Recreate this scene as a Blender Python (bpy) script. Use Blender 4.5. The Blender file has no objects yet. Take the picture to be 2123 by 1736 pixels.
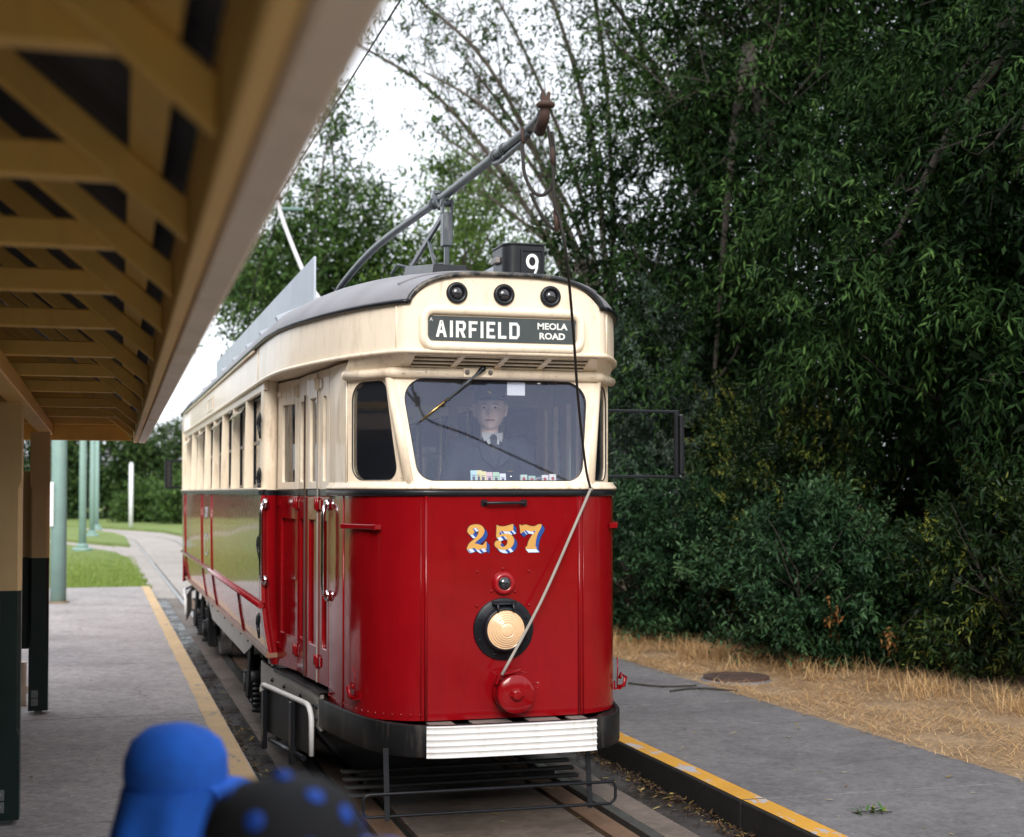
import bpy, bmesh, math, random
import numpy as np
from mathutils import Vector, Matrix, Quaternion

R = math.radians
SC = bpy.context.scene
COL = SC.collection

# ---------------------------------------------------------------- camera
cam_d = bpy.data.cameras.new('camera')
cam = bpy.data.objects.new('camera', cam_d)
COL.objects.link(cam)
cam.location = (0, 0, 1.88)
cam.rotation_euler = (R(91.6), 0, -0.2795385)
cam_d.sensor_width = 36
cam_d.sensor_fit = 'HORIZONTAL'
cam_d.lens = 36 * 3000 / 2123
cam_d.shift_y = 0.0321
cam_d.clip_start = 0.05
cam_d.clip_end = 2000
cam_d.dof.use_dof = True
cam_d.dof.focus_distance = 8.15
cam_d.dof.aperture_fstop = 2.5
SC.camera = cam

# ---------------------------------------------------------------- sky and sun
SUN_EL, SUN_AZ = 30.0, 192.0      # degrees; azimuth measured clockwise from +Y
world = bpy.data.worlds.new('World')
SC.world = world
world.use_nodes = True
nt = world.node_tree
nt.nodes.clear()
n_out = nt.nodes.new('ShaderNodeOutputWorld')
n_bg = nt.nodes.new('ShaderNodeBackground')
n_sky = nt.nodes.new('ShaderNodeTexSky')
n_sky.sky_type = 'NISHITA'
n_sky.sun_disc = False
n_sky.sun_elevation = R(SUN_EL)
n_sky.sun_rotation = R(SUN_AZ)
n_sky.air_density = 1.0
n_sky.dust_density = 3.0
n_mix = nt.nodes.new('ShaderNodeMixRGB')
n_noise = nt.nodes.new('ShaderNodeTexNoise')
n_noise.inputs['Scale'].default_value = 1.8
n_noise.inputs['Detail'].default_value = 5
n_tc = nt.nodes.new('ShaderNodeTexCoord')
n_ramp = nt.nodes.new('ShaderNodeMapRange')
n_ramp.inputs['To Min'].default_value = 0.80
n_ramp.inputs['To Max'].default_value = 0.97
n_ramp.inputs['From Min'].default_value = 0.3
n_ramp.inputs['From Max'].default_value = 0.7
nt.links.new(n_tc.outputs['Generated'], n_noise.inputs['Vector'])
nt.links.new(n_noise.outputs['Fac'], n_ramp.inputs['Value'])
nt.links.new(n_ramp.outputs['Result'], n_mix.inputs['Fac'])
nt.links.new(n_sky.outputs['Color'], n_mix.inputs['Color1'])
n_mix.inputs['Color2'].default_value = (7.4, 7.7, 8.2, 1)     # cloud layer
nt.links.new(n_mix.outputs['Color'], n_bg.inputs['Color'])
n_bg.inputs['Strength'].default_value = 0.10
nt.links.new(n_bg.outputs['Background'], n_out.inputs['Surface'])

sun_d = bpy.data.lights.new('sun', 'SUN')
sun_d.energy = 1.5
sun_d.angle = R(24)
sun_d.color = (1.0, 0.965, 0.91)
sun = bpy.data.objects.new('sun', sun_d)
COL.objects.link(sun)
az, el = R(SUN_AZ), R(SUN_EL)
to_sun = Vector((math.sin(az) * math.cos(el), math.cos(az) * math.cos(el), math.sin(el)))
sun.rotation_euler = to_sun.to_track_quat('Z', 'Y').to_euler()
sun.location = to_sun * 60

SC.view_settings.view_transform = 'Standard'
SC.view_settings.look = 'None'
SC.view_settings.exposure = 1.12
SC.view_settings.gamma = 1.0
SC.render.engine = 'CYCLES'
SC.cycles.use_denoising = True
SC.cycles.max_bounces = 8
SC.cycles.diffuse_bounces = 3
SC.cycles.glossy_bounces = 4
SC.cycles.transparent_max_bounces = 16
SC.cycles.sample_clamp_indirect = 6

rng = np.random.default_rng(7)
random.seed(11)

# ---------------------------------------------------------------- materials
def new_mat(name):
    m = bpy.data.materials.new(name)
    m.use_nodes = True
    t = m.node_tree
    b = t.nodes['Principled BSDF']
    return m, t, b

def lk(t, a, b): t.links.new(a, b)

def noise_node(t, scale, detail=4, rough=0.6, coord='Object', stretch=None, dist=0):
    n = t.nodes.new('ShaderNodeTexNoise')
    n.inputs['Scale'].default_value = scale
    n.inputs['Detail'].default_value = detail
    n.inputs['Roughness'].default_value = rough
    n.inputs['Distortion'].default_value = dist
    tc = t.nodes.new('ShaderNodeTexCoord')
    if stretch:
        mp = t.nodes.new('ShaderNodeMapping')
        mp.inputs['Scale'].default_value = stretch
        lk(t, tc.outputs[coord], mp.inputs['Vector'])
        lk(t, mp.outputs['Vector'], n.inputs['Vector'])
    else:
        lk(t, tc.outputs[coord], n.inputs['Vector'])
    return n

def ramp(t, src, stops):
    r = t.nodes.new('ShaderNodeValToRGB')
    e = r.color_ramp.elements
    while len(e) > 1: e.remove(e[-1])
    e[0].position = stops[0][0]; e[0].color = (*stops[0][1], 1)
    for p, c in stops[1:]:
        x = e.new(p); x.color = (*c, 1)
    lk(t, src, r.inputs['Fac'])
    return r

def mixc(t, fac, a, b, mode='MIX'):
    n = t.nodes.new('ShaderNodeMixRGB'); n.blend_type = mode
    for inp, v in (('Fac', fac), ('Color1', a), ('Color2', b)):
        if isinstance(v, (int, float)): n.inputs[inp].default_value = v
        elif isinstance(v, tuple): n.inputs[inp].default_value = (*v, 1)
        else: lk(t, v, n.inputs[inp])
    return n.outputs['Color']

def bump(t, b, src, strength, dist=0.01):
    n = t.nodes.new('ShaderNodeBump')
    n.inputs['Strength'].default_value = strength
    n.inputs['Distance'].default_value = dist
    lk(t, src, n.inputs['Height'])
    lk(t, n.outputs['Normal'], b.inputs['Normal'])
    return n

def paint(name, col, rough=0.35, var=0.08, dirt=None, dirt_amt=0.4, scale=3, coat=0.0, bmp=0.05, metal=0, streak=True, chip=None):
    """Paint with tone variation, optional grime in vertical streaks and specks."""
    m, t, b = new_mat(name)
    n = noise_node(t, scale, 5)
    lo = tuple(c * (1 - var) for c in col); hi = tuple(min(1, c * (1 + var)) for c in col)
    c = ramp(t, n.outputs['Fac'], [(0.3, lo), (0.7, hi)]).outputs['Color']
    if dirt:
        s = noise_node(t, 5, 7, 0.7, stretch=(3, 3, 0.6) if streak else None)
        f = ramp(t, s.outputs['Fac'], [(0.52, (0, 0, 0)), (0.76, (dirt_amt,) * 3)])
        c = mixc(t, f.outputs['Color'], c, dirt)
        s2 = noise_node(t, 60, 3, 0.6)
        f2 = ramp(t, s2.outputs['Fac'], [(0.70, (0, 0, 0)), (0.76, (dirt_amt,) * 3)])
        c = mixc(t, f2.outputs['Color'], c, dirt)
    if chip:
        s3 = noise_node(t, 34, 5, 0.8)
        f3 = ramp(t, s3.outputs['Fac'], [(0.70, (0, 0, 0)), (0.725, (0.8,) * 3)])
        c = mixc(t, f3.outputs['Color'], c, chip)
    lk(t, c, b.inputs['Base Color'])
    rn = noise_node(t, 12, 4)
    mr = t.nodes.new('ShaderNodeMapRange')
    mr.inputs['To Min'].default_value = max(0.02, rough - 0.08)
    mr.inputs['To Max'].default_value = min(1, rough + 0.10)
    lk(t, rn.outputs['Fac'], mr.inputs['Value'])
    lk(t, mr.outputs['Result'], b.inputs['Roughness'])
    b.inputs['Metallic'].default_value = metal
    b.inputs['Coat Weight'].default_value = coat
    b.inputs['Coat Roughness'].default_value = 0.06
    if bmp: bump(t, b, noise_node(t, 2.2, 3).outputs['Fac'], bmp, 0.02)
    return m

def plain(name, col, rough=0.5, metal=0.0, coat=0.0, emit=None):
    m, t, b = new_mat(name)
    n = noise_node(t, 8, 4)
    c = ramp(t, n.outputs['Fac'], [(0.3, tuple(x * 0.88 for x in col)), (0.7, tuple(min(1, x * 1.1) for x in col))])
    lk(t, c.outputs['Color'], b.inputs['Base Color'])
    b.inputs['Roughness'].default_value = rough
    b.inputs['Metallic'].default_value = metal
    b.inputs['Coat Weight'].default_value = coat
    return m

def glass(name, tint=(0.9, 0.93, 0.93), base=0.08, dust_haze=0.04, gloss_col=(1, 1, 1)):
    m = bpy.data.materials.new(name); m.use_nodes = True
    t = m.node_tree; t.nodes.clear()
    out = t.nodes.new('ShaderNodeOutputMaterial')
    tr = t.nodes.new('ShaderNodeBsdfTransparent'); tr.inputs['Color'].default_value = (*tint, 1)
    gl = t.nodes.new('ShaderNodeBsdfGlossy'); gl.inputs['Roughness'].default_value = 0.03
    gl.inputs['Color'].default_value = (*gloss_col, 1)
    fr = t.nodes.new('ShaderNodeFresnel'); fr.inputs['IOR'].default_value = 1.38
    ad = t.nodes.new('ShaderNodeMath'); ad.operation = 'ADD'; ad.use_clamp = True
    ad.inputs[1].default_value = base
    lk(t, fr.outputs['Fac'], ad.inputs[0])
    mx = t.nodes.new('ShaderNodeMixShader')
    lk(t, ad.outputs['Value'], mx.inputs['Fac'])
    lk(t, tr.outputs['BSDF'], mx.inputs[1]); lk(t, gl.outputs['BSDF'], mx.inputs[2])
    df = t.nodes.new('ShaderNodeBsdfDiffuse'); df.inputs['Color'].default_value = (0.56, 0.62, 0.82, 1)  # dust film, coloured bluish to imitate the haze of reflected sky
    dn = noise_node(t, 4, 5, 0.7)
    dr = t.nodes.new('ShaderNodeMapRange')
    dr.inputs['To Min'].default_value = dust_haze * 0.5; dr.inputs['To Max'].default_value = dust_haze * 1.5
    lk(t, dn.outputs['Fac'], dr.inputs['Value'])
    m2 = t.nodes.new('ShaderNodeMixShader')
    lk(t, dr.outputs['Result'], m2.inputs['Fac'])
    lk(t, mx.outputs['Shader'], m2.inputs[1]); lk(t, df.outputs['BSDF'], m2.inputs[2])
    lk(t, m2.outputs['Shader'], out.inputs['Surface'])
    return m

def foliage_mat(name, cols, rough=0.42, spec=0.35, trans=0.0):
    """Leaf colours picked per leaf from a stored tone attribute."""
    m, t, b = new_mat(name)
    a = t.nodes.new('ShaderNodeAttribute'); a.attribute_name = 'leaf_tone'
    st = [(i / (len(cols) - 1), c) for i, c in enumerate(cols)]
    r = ramp(t, a.outputs['Fac'], st)
    lk(t, r.outputs['Color'], b.inputs['Base Color'])
    b.inputs['Roughness'].default_value = rough
    b.inputs['Specular IOR Level'].default_value = spec
    if trans:
        out = t.nodes['Material Output']
        tl = t.nodes.new('ShaderNodeBsdfTranslucent')
        lk(t, r.outputs['Color'], tl.inputs['Color'])
        mx = t.nodes.new('ShaderNodeMixShader'); mx.inputs['Fac'].default_value = trans
        lk(t, b.outputs['BSDF'], mx.inputs[1]); lk(t, tl.outputs['BSDF'], mx.inputs[2])
        lk(t, mx.outputs['Shader'], out.inputs['Surface'])
    return m

def concrete(name, col, scale=1.0, stain=0.5, rough=0.85, wet=0.0):
    m, t, b = new_mat(name)
    n1 = noise_node(t, 1.1 * scale, 6, 0.65)
    n2 = noise_node(t, 14 * scale, 5, 0.7)
    n3 = noise_node(t, 220, 2, 0.5)
    c = ramp(t, n1.outputs['Fac'], [(0.3, tuple(x * (1 - 0.45 * stain) for x in col)), (0.5, col), (0.72, tuple(min(1, x * 1.18) for x in col))]).outputs['Color']
    g = ramp(t, n2.outputs['Fac'], [(0.3, (0.62,) * 3), (0.7, (1.2,) * 3)]).outputs['Color']
    c = mixc(t, 0.85, c, g, 'MULTIPLY')
    s = ramp(t, n3.outputs['Fac'], [(0.35, (0.75,) * 3), (0.65, (1.15,) * 3)]).outputs['Color']
    c = mixc(t, 0.7, c, s, 'MULTIPLY')
    n4 = noise_node(t, 46, 4, 0.7, stretch=(0.6, 2.2, 1))
    c = mixc(t, 0.75, c, ramp(t, n4.outputs['Fac'], [(0.32, (0.55,) * 3), (0.68, (1.35,) * 3)]).outputs['Color'], 'MULTIPLY')
    # hairline cracks, broken up so that only a few run through
    vo = t.nodes.new('ShaderNodeTexVoronoi'); vo.feature = 'DISTANCE_TO_EDGE'; vo.inputs['Scale'].default_value = 0.55
    tc = t.nodes.new('ShaderNodeTexCoord'); wn = noise_node(t, 2.5, 4, 0.6)
    ad = t.nodes.new('ShaderNodeMixRGB'); ad.blend_type = 'ADD'; ad.inputs['Fac'].default_value = 0.22
    lk(t, tc.outputs['Object'], ad.inputs['Color1']); lk(t, wn.outputs['Color'], ad.inputs['Color2']); lk(t, ad.outputs['Color'], vo.inputs['Vector'])
    cr = ramp(t, vo.outputs['Distance'], [(0.0, (1, 1, 1)), (0.0035, (0, 0, 0))])
    mk = ramp(t, noise_node(t, 0.5, 2).outputs['Fac'], [(0.52, (0, 0, 0)), (0.60, (0.75,) * 3)])
    cf = mixc(t, 1.0, cr.outputs['Color'], mk.outputs['Color'], 'MULTIPLY')
    c = mixc(t, cf, c, tuple(x * 0.25 for x in col))
    lk(t, c, b.inputs['Base Color'])
    b.inputs['Roughness'].default_value = rough
    if wet:
        w = ramp(t, n1.outputs['Fac'], [(0.42, (rough - wet,) * 3), (0.6, (rough,) * 3)])
        lk(t, w.outputs['Color'], b.inputs['Roughness'])
    b.inputs['Specular IOR Level'].default_value = 0.3
    bump(t, b, n3.outputs['Fac'], 0.35, 0.003)
    return m

def worn_yellow(name, col, under, wear=0.62):
    m, t, b = new_mat(name)
    n = noise_node(t, 6, 6, 0.75, stretch=(1.4, 0.55, 1))
    f = ramp(t, n.outputs['Fac'], [(wear, (0, 0, 0)), (wear + 0.015, (1, 1, 1))])
    n2 = noise_node(t, 40, 4, 0.7)
    f2 = ramp(t, n2.outputs['Fac'], [(0.60, (0, 0, 0)), (0.72, (0.55,) * 3)])
    v = noise_node(t, 2, 4)
    c = ramp(t, v.outputs['Fac'], [(0.3, tuple(x * 0.8 for x in col)), (0.7, col)]).outputs['Color']
    c = mixc(t, f2.outputs['Color'], c, (0.09, 0.07, 0.05))
    c = mixc(t, f.outputs['Color'], c, under)
    lk(t, c, b.inputs['Base Color'])
    b.inputs['Roughness'].default_value = 0.75
    bump(t, b, n2.outputs['Fac'], 0.25, 0.004)
    return m

M = {}
M['red'] = paint('red_paint', (0.205, 0.0025, 0.005), 0.12, 0.08, (0.09, 0.003, 0.004), 0.34, coat=0.0, bmp=0.22, chip=(0.42, 0.16, 0.13))
M['red_gloss'] = paint('red_gloss_paint', (0.27, 0.004, 0.008), 0.26, 0.06, None, coat=0.75, bmp=0.12)
M['red_gloss'].node_tree.nodes['Principled BSDF'].inputs['Coat IOR'].default_value = 1.4
M['red_gloss'].node_tree.nodes['Principled BSDF'].inputs['IOR'].default_value = 1.35
M['red'].node_tree.nodes['Principled BSDF'].inputs['IOR'].default_value = 1.40
M['cream'] = paint('cream_paint', (0.83, 0.69, 0.525), 0.38, 0.05, (0.24, 0.15, 0.08), 0.55, coat=0.2, bmp=0.05, chip=(0.16, 0.10, 0.06))
M['cream_clean'] = paint('cream_band_paint', (0.85, 0.72, 0.56), 0.34, 0.05, (0.34, 0.24, 0.15), 0.42, coat=0.25, bmp=0.05)
M['black'] = paint('black_paint', (0.008, 0.009, 0.012), 0.34, 0.2, (0.03, 0.027, 0.026), 0.3, coat=0.1, bmp=0.05)
M['black_worn'] = paint('worn_black_steel', (0.010, 0.010, 0.011), 0.45, 0.4, (0.10, 0.085, 0.07), 0.5, bmp=0.1)
M['roof'] = paint('roof_canvas', (0.20, 0.195, 0.21), 0.5, 0.2, (0.22, 0.20, 0.18), 0.5, bmp=0.12, streak=False)
M['steel_grey'] = paint('grey_steel', (0.22, 0.20, 0.18), 0.42, 0.15, (0.10, 0.08, 0.06), 0.5, bmp=0.05)
M['board_grey'] = paint('blue_grey_board', (0.40, 0.44, 0.50), 0.55, 0.08, (0.5, 0.52, 0.54), 0.4)
M['white'] = paint('white_paint', (0.66, 0.65, 0.64), 0.5, 0.05, (0.28, 0.19, 0.10), 0.4)
M['edging'] = paint('chipped_black_edging', (0.010, 0.011, 0.014), 0.36, 0.2, (0.42, 0.36, 0.28), 0.85, scale=5, bmp=0.1, streak=False)
M['chrome'] = plain('chrome', (0.75, 0.75, 0.77), 0.10, 1.0)
M['pole_metal'] = paint('dark_pole_paint', (0.05, 0.06, 0.07), 0.35, 0.3, (0.25, 0.26, 0.27), 0.6, bmp=0.1)
M['rust'] = paint('rusty_iron', (0.050, 0.024, 0.016), 0.75, 0.35, (0.03, 0.015, 0.01), 0.6, bmp=0.3)
M['rope'] = plain('dark_rope', (0.022, 0.018, 0.016), 0.85)
M['rope_pale'] = plain('pale_rope', (0.30, 0.27, 0.24), 0.8)
M['glass_front'] = glass('windscreen_glass', (0.97, 0.98, 0.99), 0.018, 0.010, (0.66, 0.74, 1.0))  # blue gloss tint imitates the lavender sky veil
M['glass'] = glass('window_glass', (0.97, 0.98, 0.97), 0.01, 0.008)
M['glass_dark'] = plain('dark_lens_glass', (0.015, 0.014, 0.018), 0.06, 0, 1.0)
M['lens'] = plain('ribbed_lamp_lens', (0.76, 0.50, 0.29), 0.05, 0.0, 1.0)
M['sign_black'] = paint('destination_blind', (0.035, 0.045, 0.048), 0.45, 0.3, (0.09, 0.10, 0.10), 0.5, streak=False)
M['sign_white'] = plain('blind_lettering', (0.72, 0.73, 0.71), 0.6)
M['ochre'] = paint('ochre_numeral', (0.56, 0.29, 0.065), 0.4, 0.12)
M['num_blue'] = plain('blue_numeral_shade', (0.015, 0.06, 0.26), 0.3)
M['num_lite'] = plain('pale_numeral_shade', (0.55, 0.62, 0.78), 0.3)
M['num_dark'] = plain('dark_numeral_outline', (0.008, 0.006, 0.012), 0.4)
M['rubber'] = plain('rubber', (0.02, 0.02, 0.02), 0.6)
M['wood_in'] = paint('dark_interior_wood', (0.24, 0.12, 0.07), 0.4, 0.25)
M['wood_pale'] = paint('pale_interior_panel', (0.62, 0.54, 0.42), 0.5, 0.1)
M['ceiling'] = paint('red_brown_ceiling', (0.17, 0.055, 0.035), 0.5, 0.15)
M['seat'] = plain('brown_seat_leather', (0.07, 0.03, 0.02), 0.4)
M['brass'] = plain('brass', (0.65, 0.42, 0.14), 0.25, 1.0)

M['black_worn'].node_tree.nodes['Principled BSDF'].inputs['IOR'].default_value = 1.25
M['black'].node_tree.nodes['Principled BSDF'].inputs['IOR'].default_value = 1.35
# ---------------------------------------------------------------- mesh helpers
class MB:
    def __init__(s): s.v = []; s.f = []; s.sm = []; s.mi = []
    def add(s, vs, fs, smooth=False, mi=0):
        o = len(s.v); s.v += [tuple(p) for p in vs]
        for f in fs:
            s.f.append([i + o for i in f]); s.sm.append(smooth); s.mi.append(mi)
        return s
    def hexa(s, p, mi=0):   # 8 corners: bottom 4 ccw, top 4 ccw
        return s.add(p, [(3, 2, 1, 0), (4, 5, 6, 7), (0, 1, 5, 4), (1, 2, 6, 5), (2, 3, 7, 6), (3, 0, 4, 7)], False, mi)
    def box(s, x0, x1, y0, y1, z0, z1, mi=0):
        return s.hexa([(x0, y0, z0), (x1, y0, z0), (x1, y1, z0), (x0, y1, z0), (x0, y0, z1), (x1, y0, z1), (x1, y1, z1), (x0, y1, z1)], mi)
    def beam(s, a, b, w, h, up=(0, 0, 1), mi=0):
        """rectangular bar from a to b, w across, h along up"""
        a, b = Vector(a), Vector(b); d = (b - a).normalized(); u = Vector(up)
        r = d.cross(u).normalized(); u = r.cross(d).normalized()
        c = []
        for p in (a, b):
            c += [p - r * w / 2 - u * h / 2, p + r * w / 2 - u * h / 2, p + r * w / 2 + u * h / 2, p - r * w / 2 + u * h / 2]
        return s.add(c, [(0, 1, 2, 3), (7, 6, 5, 4), (1, 0, 4, 5), (2, 1, 5, 6), (3, 2, 6, 7), (0, 3, 7, 4)], False, mi)
    def tube(s, pts, r, n=8, caps=True, closed=False, sx=1, sy=1, smooth=True, mi=0):
        pts = [Vector(p) for p in pts]; m = len(pts)
        rs = r if isinstance(r, (list, tuple)) else [r] * m
        vs = []; up = None
        for i, p in enumerate(pts):
            if closed: d = pts[(i + 1) % m] - pts[i - 1]
            else: d = pts[min(i + 1, m - 1)] - pts[max(i - 1, 0)]
            d.normalize()
            if up is None:
                up = Vector((0, 0, 1)) if abs(d.z) < 0.9 else Vector((0, 1, 0))
            x = d.cross(up)
            if x.length < 1e-6: x = d.orthogonal()
            x.normalize(); up = x.cross(d).normalized()
            for k in range(n):
                a = 2 * math.pi * (k + 0.5) / n
                vs.append(p + (x * math.cos(a) * sx + up * math.sin(a) * sy) * rs[i])
        fs = []
        for i in range(m if closed else m - 1):
            j = (i + 1) % m
            for k in range(n):
                k2 = (k + 1) % n
                fs.append((i * n + k, i * n + k2, j * n + k2, j * n + k))
        s.add(vs, fs, smooth, mi)
        if caps and not closed:
            o = len(s.v) - len(vs)
            s.f.append([o + k for k in range(n)][::-1]); s.sm.append(False); s.mi.append(mi)
            s.f.append([o + (m - 1) * n + k for k in range(n)]); s.sm.append(False); s.mi.append(mi)
        return s
    def lathe(s, prof, o, axis, n=32, smooth=True, mi=0):
        o = Vector(o); ax = Vector(axis).normalized(); x = ax.orthogonal().normalized(); y = ax.cross(x)
        vs = []; fs = []
        for r, h in prof:
            for k in range(n):
                a = 2 * math.pi * k / n
                vs.append(o + ax * h + (x * math.cos(a) + y * math.sin(a)) * max(r, 1e-5))
        for i in range(len(prof) - 1):
            for k in range(n):
                k2 = (k + 1) % n
                fs.append((i * n + k, i * n + k2, (i + 1) * n + k2, (i + 1) * n + k))
        return s.add(vs, fs, smooth, mi)
    def sheet(s, rows, smooth=True, mi=0, closed=False):
        n = len(rows[0]); vs = [p for r in rows for p in r]; fs = []
        for i in range(len(rows) - 1):
            for k in range(n if closed else n - 1):
                k2 = (k + 1) % n
                fs.append((i * n + k, i * n + k2, (i + 1) * n + k2, (i + 1) * n + k))
        return s.add(vs, fs, smooth, mi)
    def shell(s, rows, off, smooth=True):
        """closed sheet with thickness: rows of points, off(point,i,k)->inner point"""
        n = len(rows[0]); m = len(rows)
        s.sheet(rows, smooth)
        inner = [[off(Vector(p), i, k) for k, p in enumerate(r)] for i, r in enumerate(rows)]
        s.sheet([r[::-1] for r in inner], smooth)
        rim = [rows[0], inner[0]]; s.sheet([inner[0], rows[0]], False)
        s.sheet([rows[-1], inner[-1]], False)
        s.sheet([[r[0] for r in rows], [r[0] for r in inner]], False)
        s.sheet([[r[-1] for r in inner], [r[-1] for r in rows]], False)
        return s
    def prism(s, poly, vec, smooth=False, mi=0):
        n = len(poly); v = Vector(vec); a = [Vector(p) for p in poly]; b = [p + v for p in a]
        s.add(a + b, [tuple(range(n))[::-1], tuple(range(n, 2 * n))], False, mi)
        o = len(s.v) - 2 * n
        for k in range(n):
            s.f.append([o + k, o + (k + 1) % n, o + n + (k + 1) % n, o + n + k]); s.sm.append(smooth); s.mi.append(mi)
        return s
    def ring(s, outer, inner, vec, smooth_in=True):
        """plate with a hole: two loops of equal length, thickness vec"""
        n = len(outer); v = Vector(vec)
        o = [Vector(p) for p in outer]; i = [Vector(p) for p in inner]
        vs = o + i + [p + v for p in o] + [p + v for p in i]
        fs = []
        b = len(s.v)
        for k in range(n):
            j = (k + 1) % n
            fs.append(((k, j, n + j, n + k), False)); fs.append(((2 * n + j, 2 * n + k, 3 * n + k, 3 * n + j), False))
            fs.append(((j, k, 2 * n + k, 2 * n + j), False)); fs.append(((n + k, n + j, 3 * n + j, 3 * n + k), smooth_in))
        s.v += [tuple(p) for p in vs]
        for f, sm in fs:
            s.f.append([x + b for x in f]); s.sm.append(sm); s.mi.append(0)
        return s
    def ball(s, c, rx, ry=None, rz=None, n=14, m=9, mi=0):
        ry = ry or rx; rz = rz or rx; c = Vector(c)
        rows = []
        for i in range(m + 1):
            a = math.pi * i / m
            rows.append([c + Vector((rx * math.sin(a) * math.cos(2 * math.pi * k / n), ry * math.sin(a) * math.sin(2 * math.pi * k / n), rz * math.cos(a))) for k in range(n)])
        return s.sheet(rows, True, mi, closed=True)
    def build(s, name, mat, parent=None, bevel=0.0, seg=2, recalc=True):
        me = bpy.data.meshes.new(name)
        me.from_pydata(s.v, [], s.f)
        me.polygons.foreach_set('use_smooth', s.sm)
        if isinstance(mat, (list, tuple)):
            for q in mat: me.materials.append(M[q] if isinstance(q, str) else q)
            me.polygons.foreach_set('material_index', s.mi)
        else:
            me.materials.append(M[mat] if isinstance(mat, str) else mat)
        if recalc:
            bm = bmesh.new(); bm.from_mesh(me)
            bmesh.ops.recalc_face_normals(bm, faces=bm.faces)
            bm.to_mesh(me); bm.free()
        me.update()
        o = bpy.data.objects.new(name, me); COL.objects.link(o)
        if parent is not None: o.parent = parent
        if bevel:
            b = o.modifiers.new('bevel', 'BEVEL'); b.width = bevel; b.segments = seg
            b.limit_method = 'ANGLE'; b.angle_limit = R(40)
        return o

def tag(o, label=None, cat=None, group=None, kind=None):
    if label: o['label'] = label
    if cat: o['category'] = cat
    if group: o['group'] = group
    if kind: o['kind'] = kind
    return o

def empty(name, loc=(0, 0, 0), rz=0, label=None, cat=None, group=None):
    o = bpy.data.objects.new(name, None); COL.objects.link(o)
    o.location = loc; o.rotation_euler = (0, 0, rz); o.empty_display_size = 0.2
    return tag(o, label, cat, group)

def copy_tree(o, parent=None):
    c = o.copy(); COL.objects.link(c); c.parent = parent
    for ch in o.children: copy_tree(ch, c)
    return c

def catmull(pts, n=8, closed=False):
    P = [np.array(p, float) for p in pts]; out = []; m = len(P)
    for i in range(m if closed else m - 1):
        if closed: p0, p1, p2, p3 = P[i - 1], P[i], P[(i + 1) % m], P[(i + 2) % m]
        else: p0, p1, p2, p3 = P[max(i - 1, 0)], P[i], P[i + 1], P[min(i + 2, m - 1)]
        for k in range(n):
            t = k / n
            out.append(0.5 * ((2 * p1) + (-p0 + p2) * t + (2 * p0 - 5 * p1 + 4 * p2 - p3) * t * t + (-p0 + 3 * p1 - 3 * p2 + p3) * t ** 3))
    if not closed: out.append(P[-1])
    return [tuple(p) for p in out]

def round_poly(pts, r, n=6):
    """2-D polygon with rounded corners"""
    out = []; m = len(pts)
    rs = r if isinstance(r, (list, tuple)) else [r] * m
    for i in range(m):
        p = Vector(pts[i]); a = (Vector(pts[i - 1]) - p).normalized(); b = (Vector(pts[(i + 1) % m]) - p).normalized()
        if rs[i] <= 0: out.append(tuple(p)); continue
        ang = a.angle(b); d = rs[i] / math.tan(ang / 2)
        p1 = p + a * d; p2 = p + b * d
        c = p + (a + b).normalized() * (rs[i] / math.sin(ang / 2))
        v1 = p1 - c; v2 = p2 - c
        tot = v1.angle_signed(v2)
        for k in range(n + 1):
            t = -tot * k / n
            out.append((c.x + v1.x * math.cos(t) - v1.y * math.sin(t), c.y + v1.x * math.sin(t) + v1.y * math.cos(t)))
    return out

def poly_at(poly, c, ang):
    """point where the ray from c at angle ang leaves a star-shaped polygon"""
    d = (math.cos(ang), math.sin(ang)); best = None
    for i in range(len(poly)):
        ax, ay = poly[i - 1][0] - c[0], poly[i - 1][1] - c[1]
        bx, by = poly[i][0] - c[0], poly[i][1] - c[1]
        ex, ey = bx - ax, by - ay
        den = d[0] * ey - d[1] * ex
        if abs(den) < 1e-12: continue
        t = (ax * ey - ay * ex) / den; u = (ax * d[1] - ay * d[0]) / den
        if t > 0 and -1e-6 <= u <= 1 + 1e-6 and (best is None or t > best): best = t
    return (c[0] + d[0] * best, c[1] + d[1] * best)

def holed_plate(mb, to3, outer, hole, thick, nseg=56):
    """plate in a 2-D frame: to3((u,v)) -> 3-D point; hole is star-shaped"""
    cx = sum(p[0] for p in hole) / len(hole); cy = sum(p[1] for p in hole) / len(hole); c = (cx, cy)
    angs = [2 * math.pi * k / nseg for k in range(nseg)] + [math.atan2(p[1] - cy, p[0] - cx) % (2 * math.pi) for p in outer] + [math.atan2(p[1] - cy, p[0] - cx) % (2 * math.pi) for p in hole]
    angs = sorted(angs); a2 = [angs[0]]
    for a in angs[1:]:
        if a - a2[-1] > 1e-4: a2.append(a)
    o = [to3(poly_at(outer, c, a)) for a in a2]; i = [to3(poly_at(hole, c, a)) for a in a2]
    mb.ring(o, i, thick)
    return i

def text_mesh(name, s, size, mat, parent, mw, offset=0.0, sx=1.0, align='CENTER', extrude=0.0008):
    cu = bpy.data.curves.new('tmp_text', 'FONT'); cu.body = s; cu.size = size; cu.offset = offset
    cu.align_x = align; cu.extrude = extrude; cu.resolution_u = 3
    ob = bpy.data.objects.new('tmp_text', cu); COL.objects.link(ob)
    dg = bpy.context.evaluated_depsgraph_get()
    me = bpy.data.meshes.new_from_object(ob.evaluated_get(dg)); me.name = name
    bpy.data.objects.remove(ob); bpy.data.curves.remove(cu)
    me.transform(mw @ Matrix.Diagonal((sx, 1, 1, 1)))
    me.materials.clear(); me.materials.append(M[mat])
    o = bpy.data.objects.new(name, me); COL.objects.link(o); o.parent = parent
    return o
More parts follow.
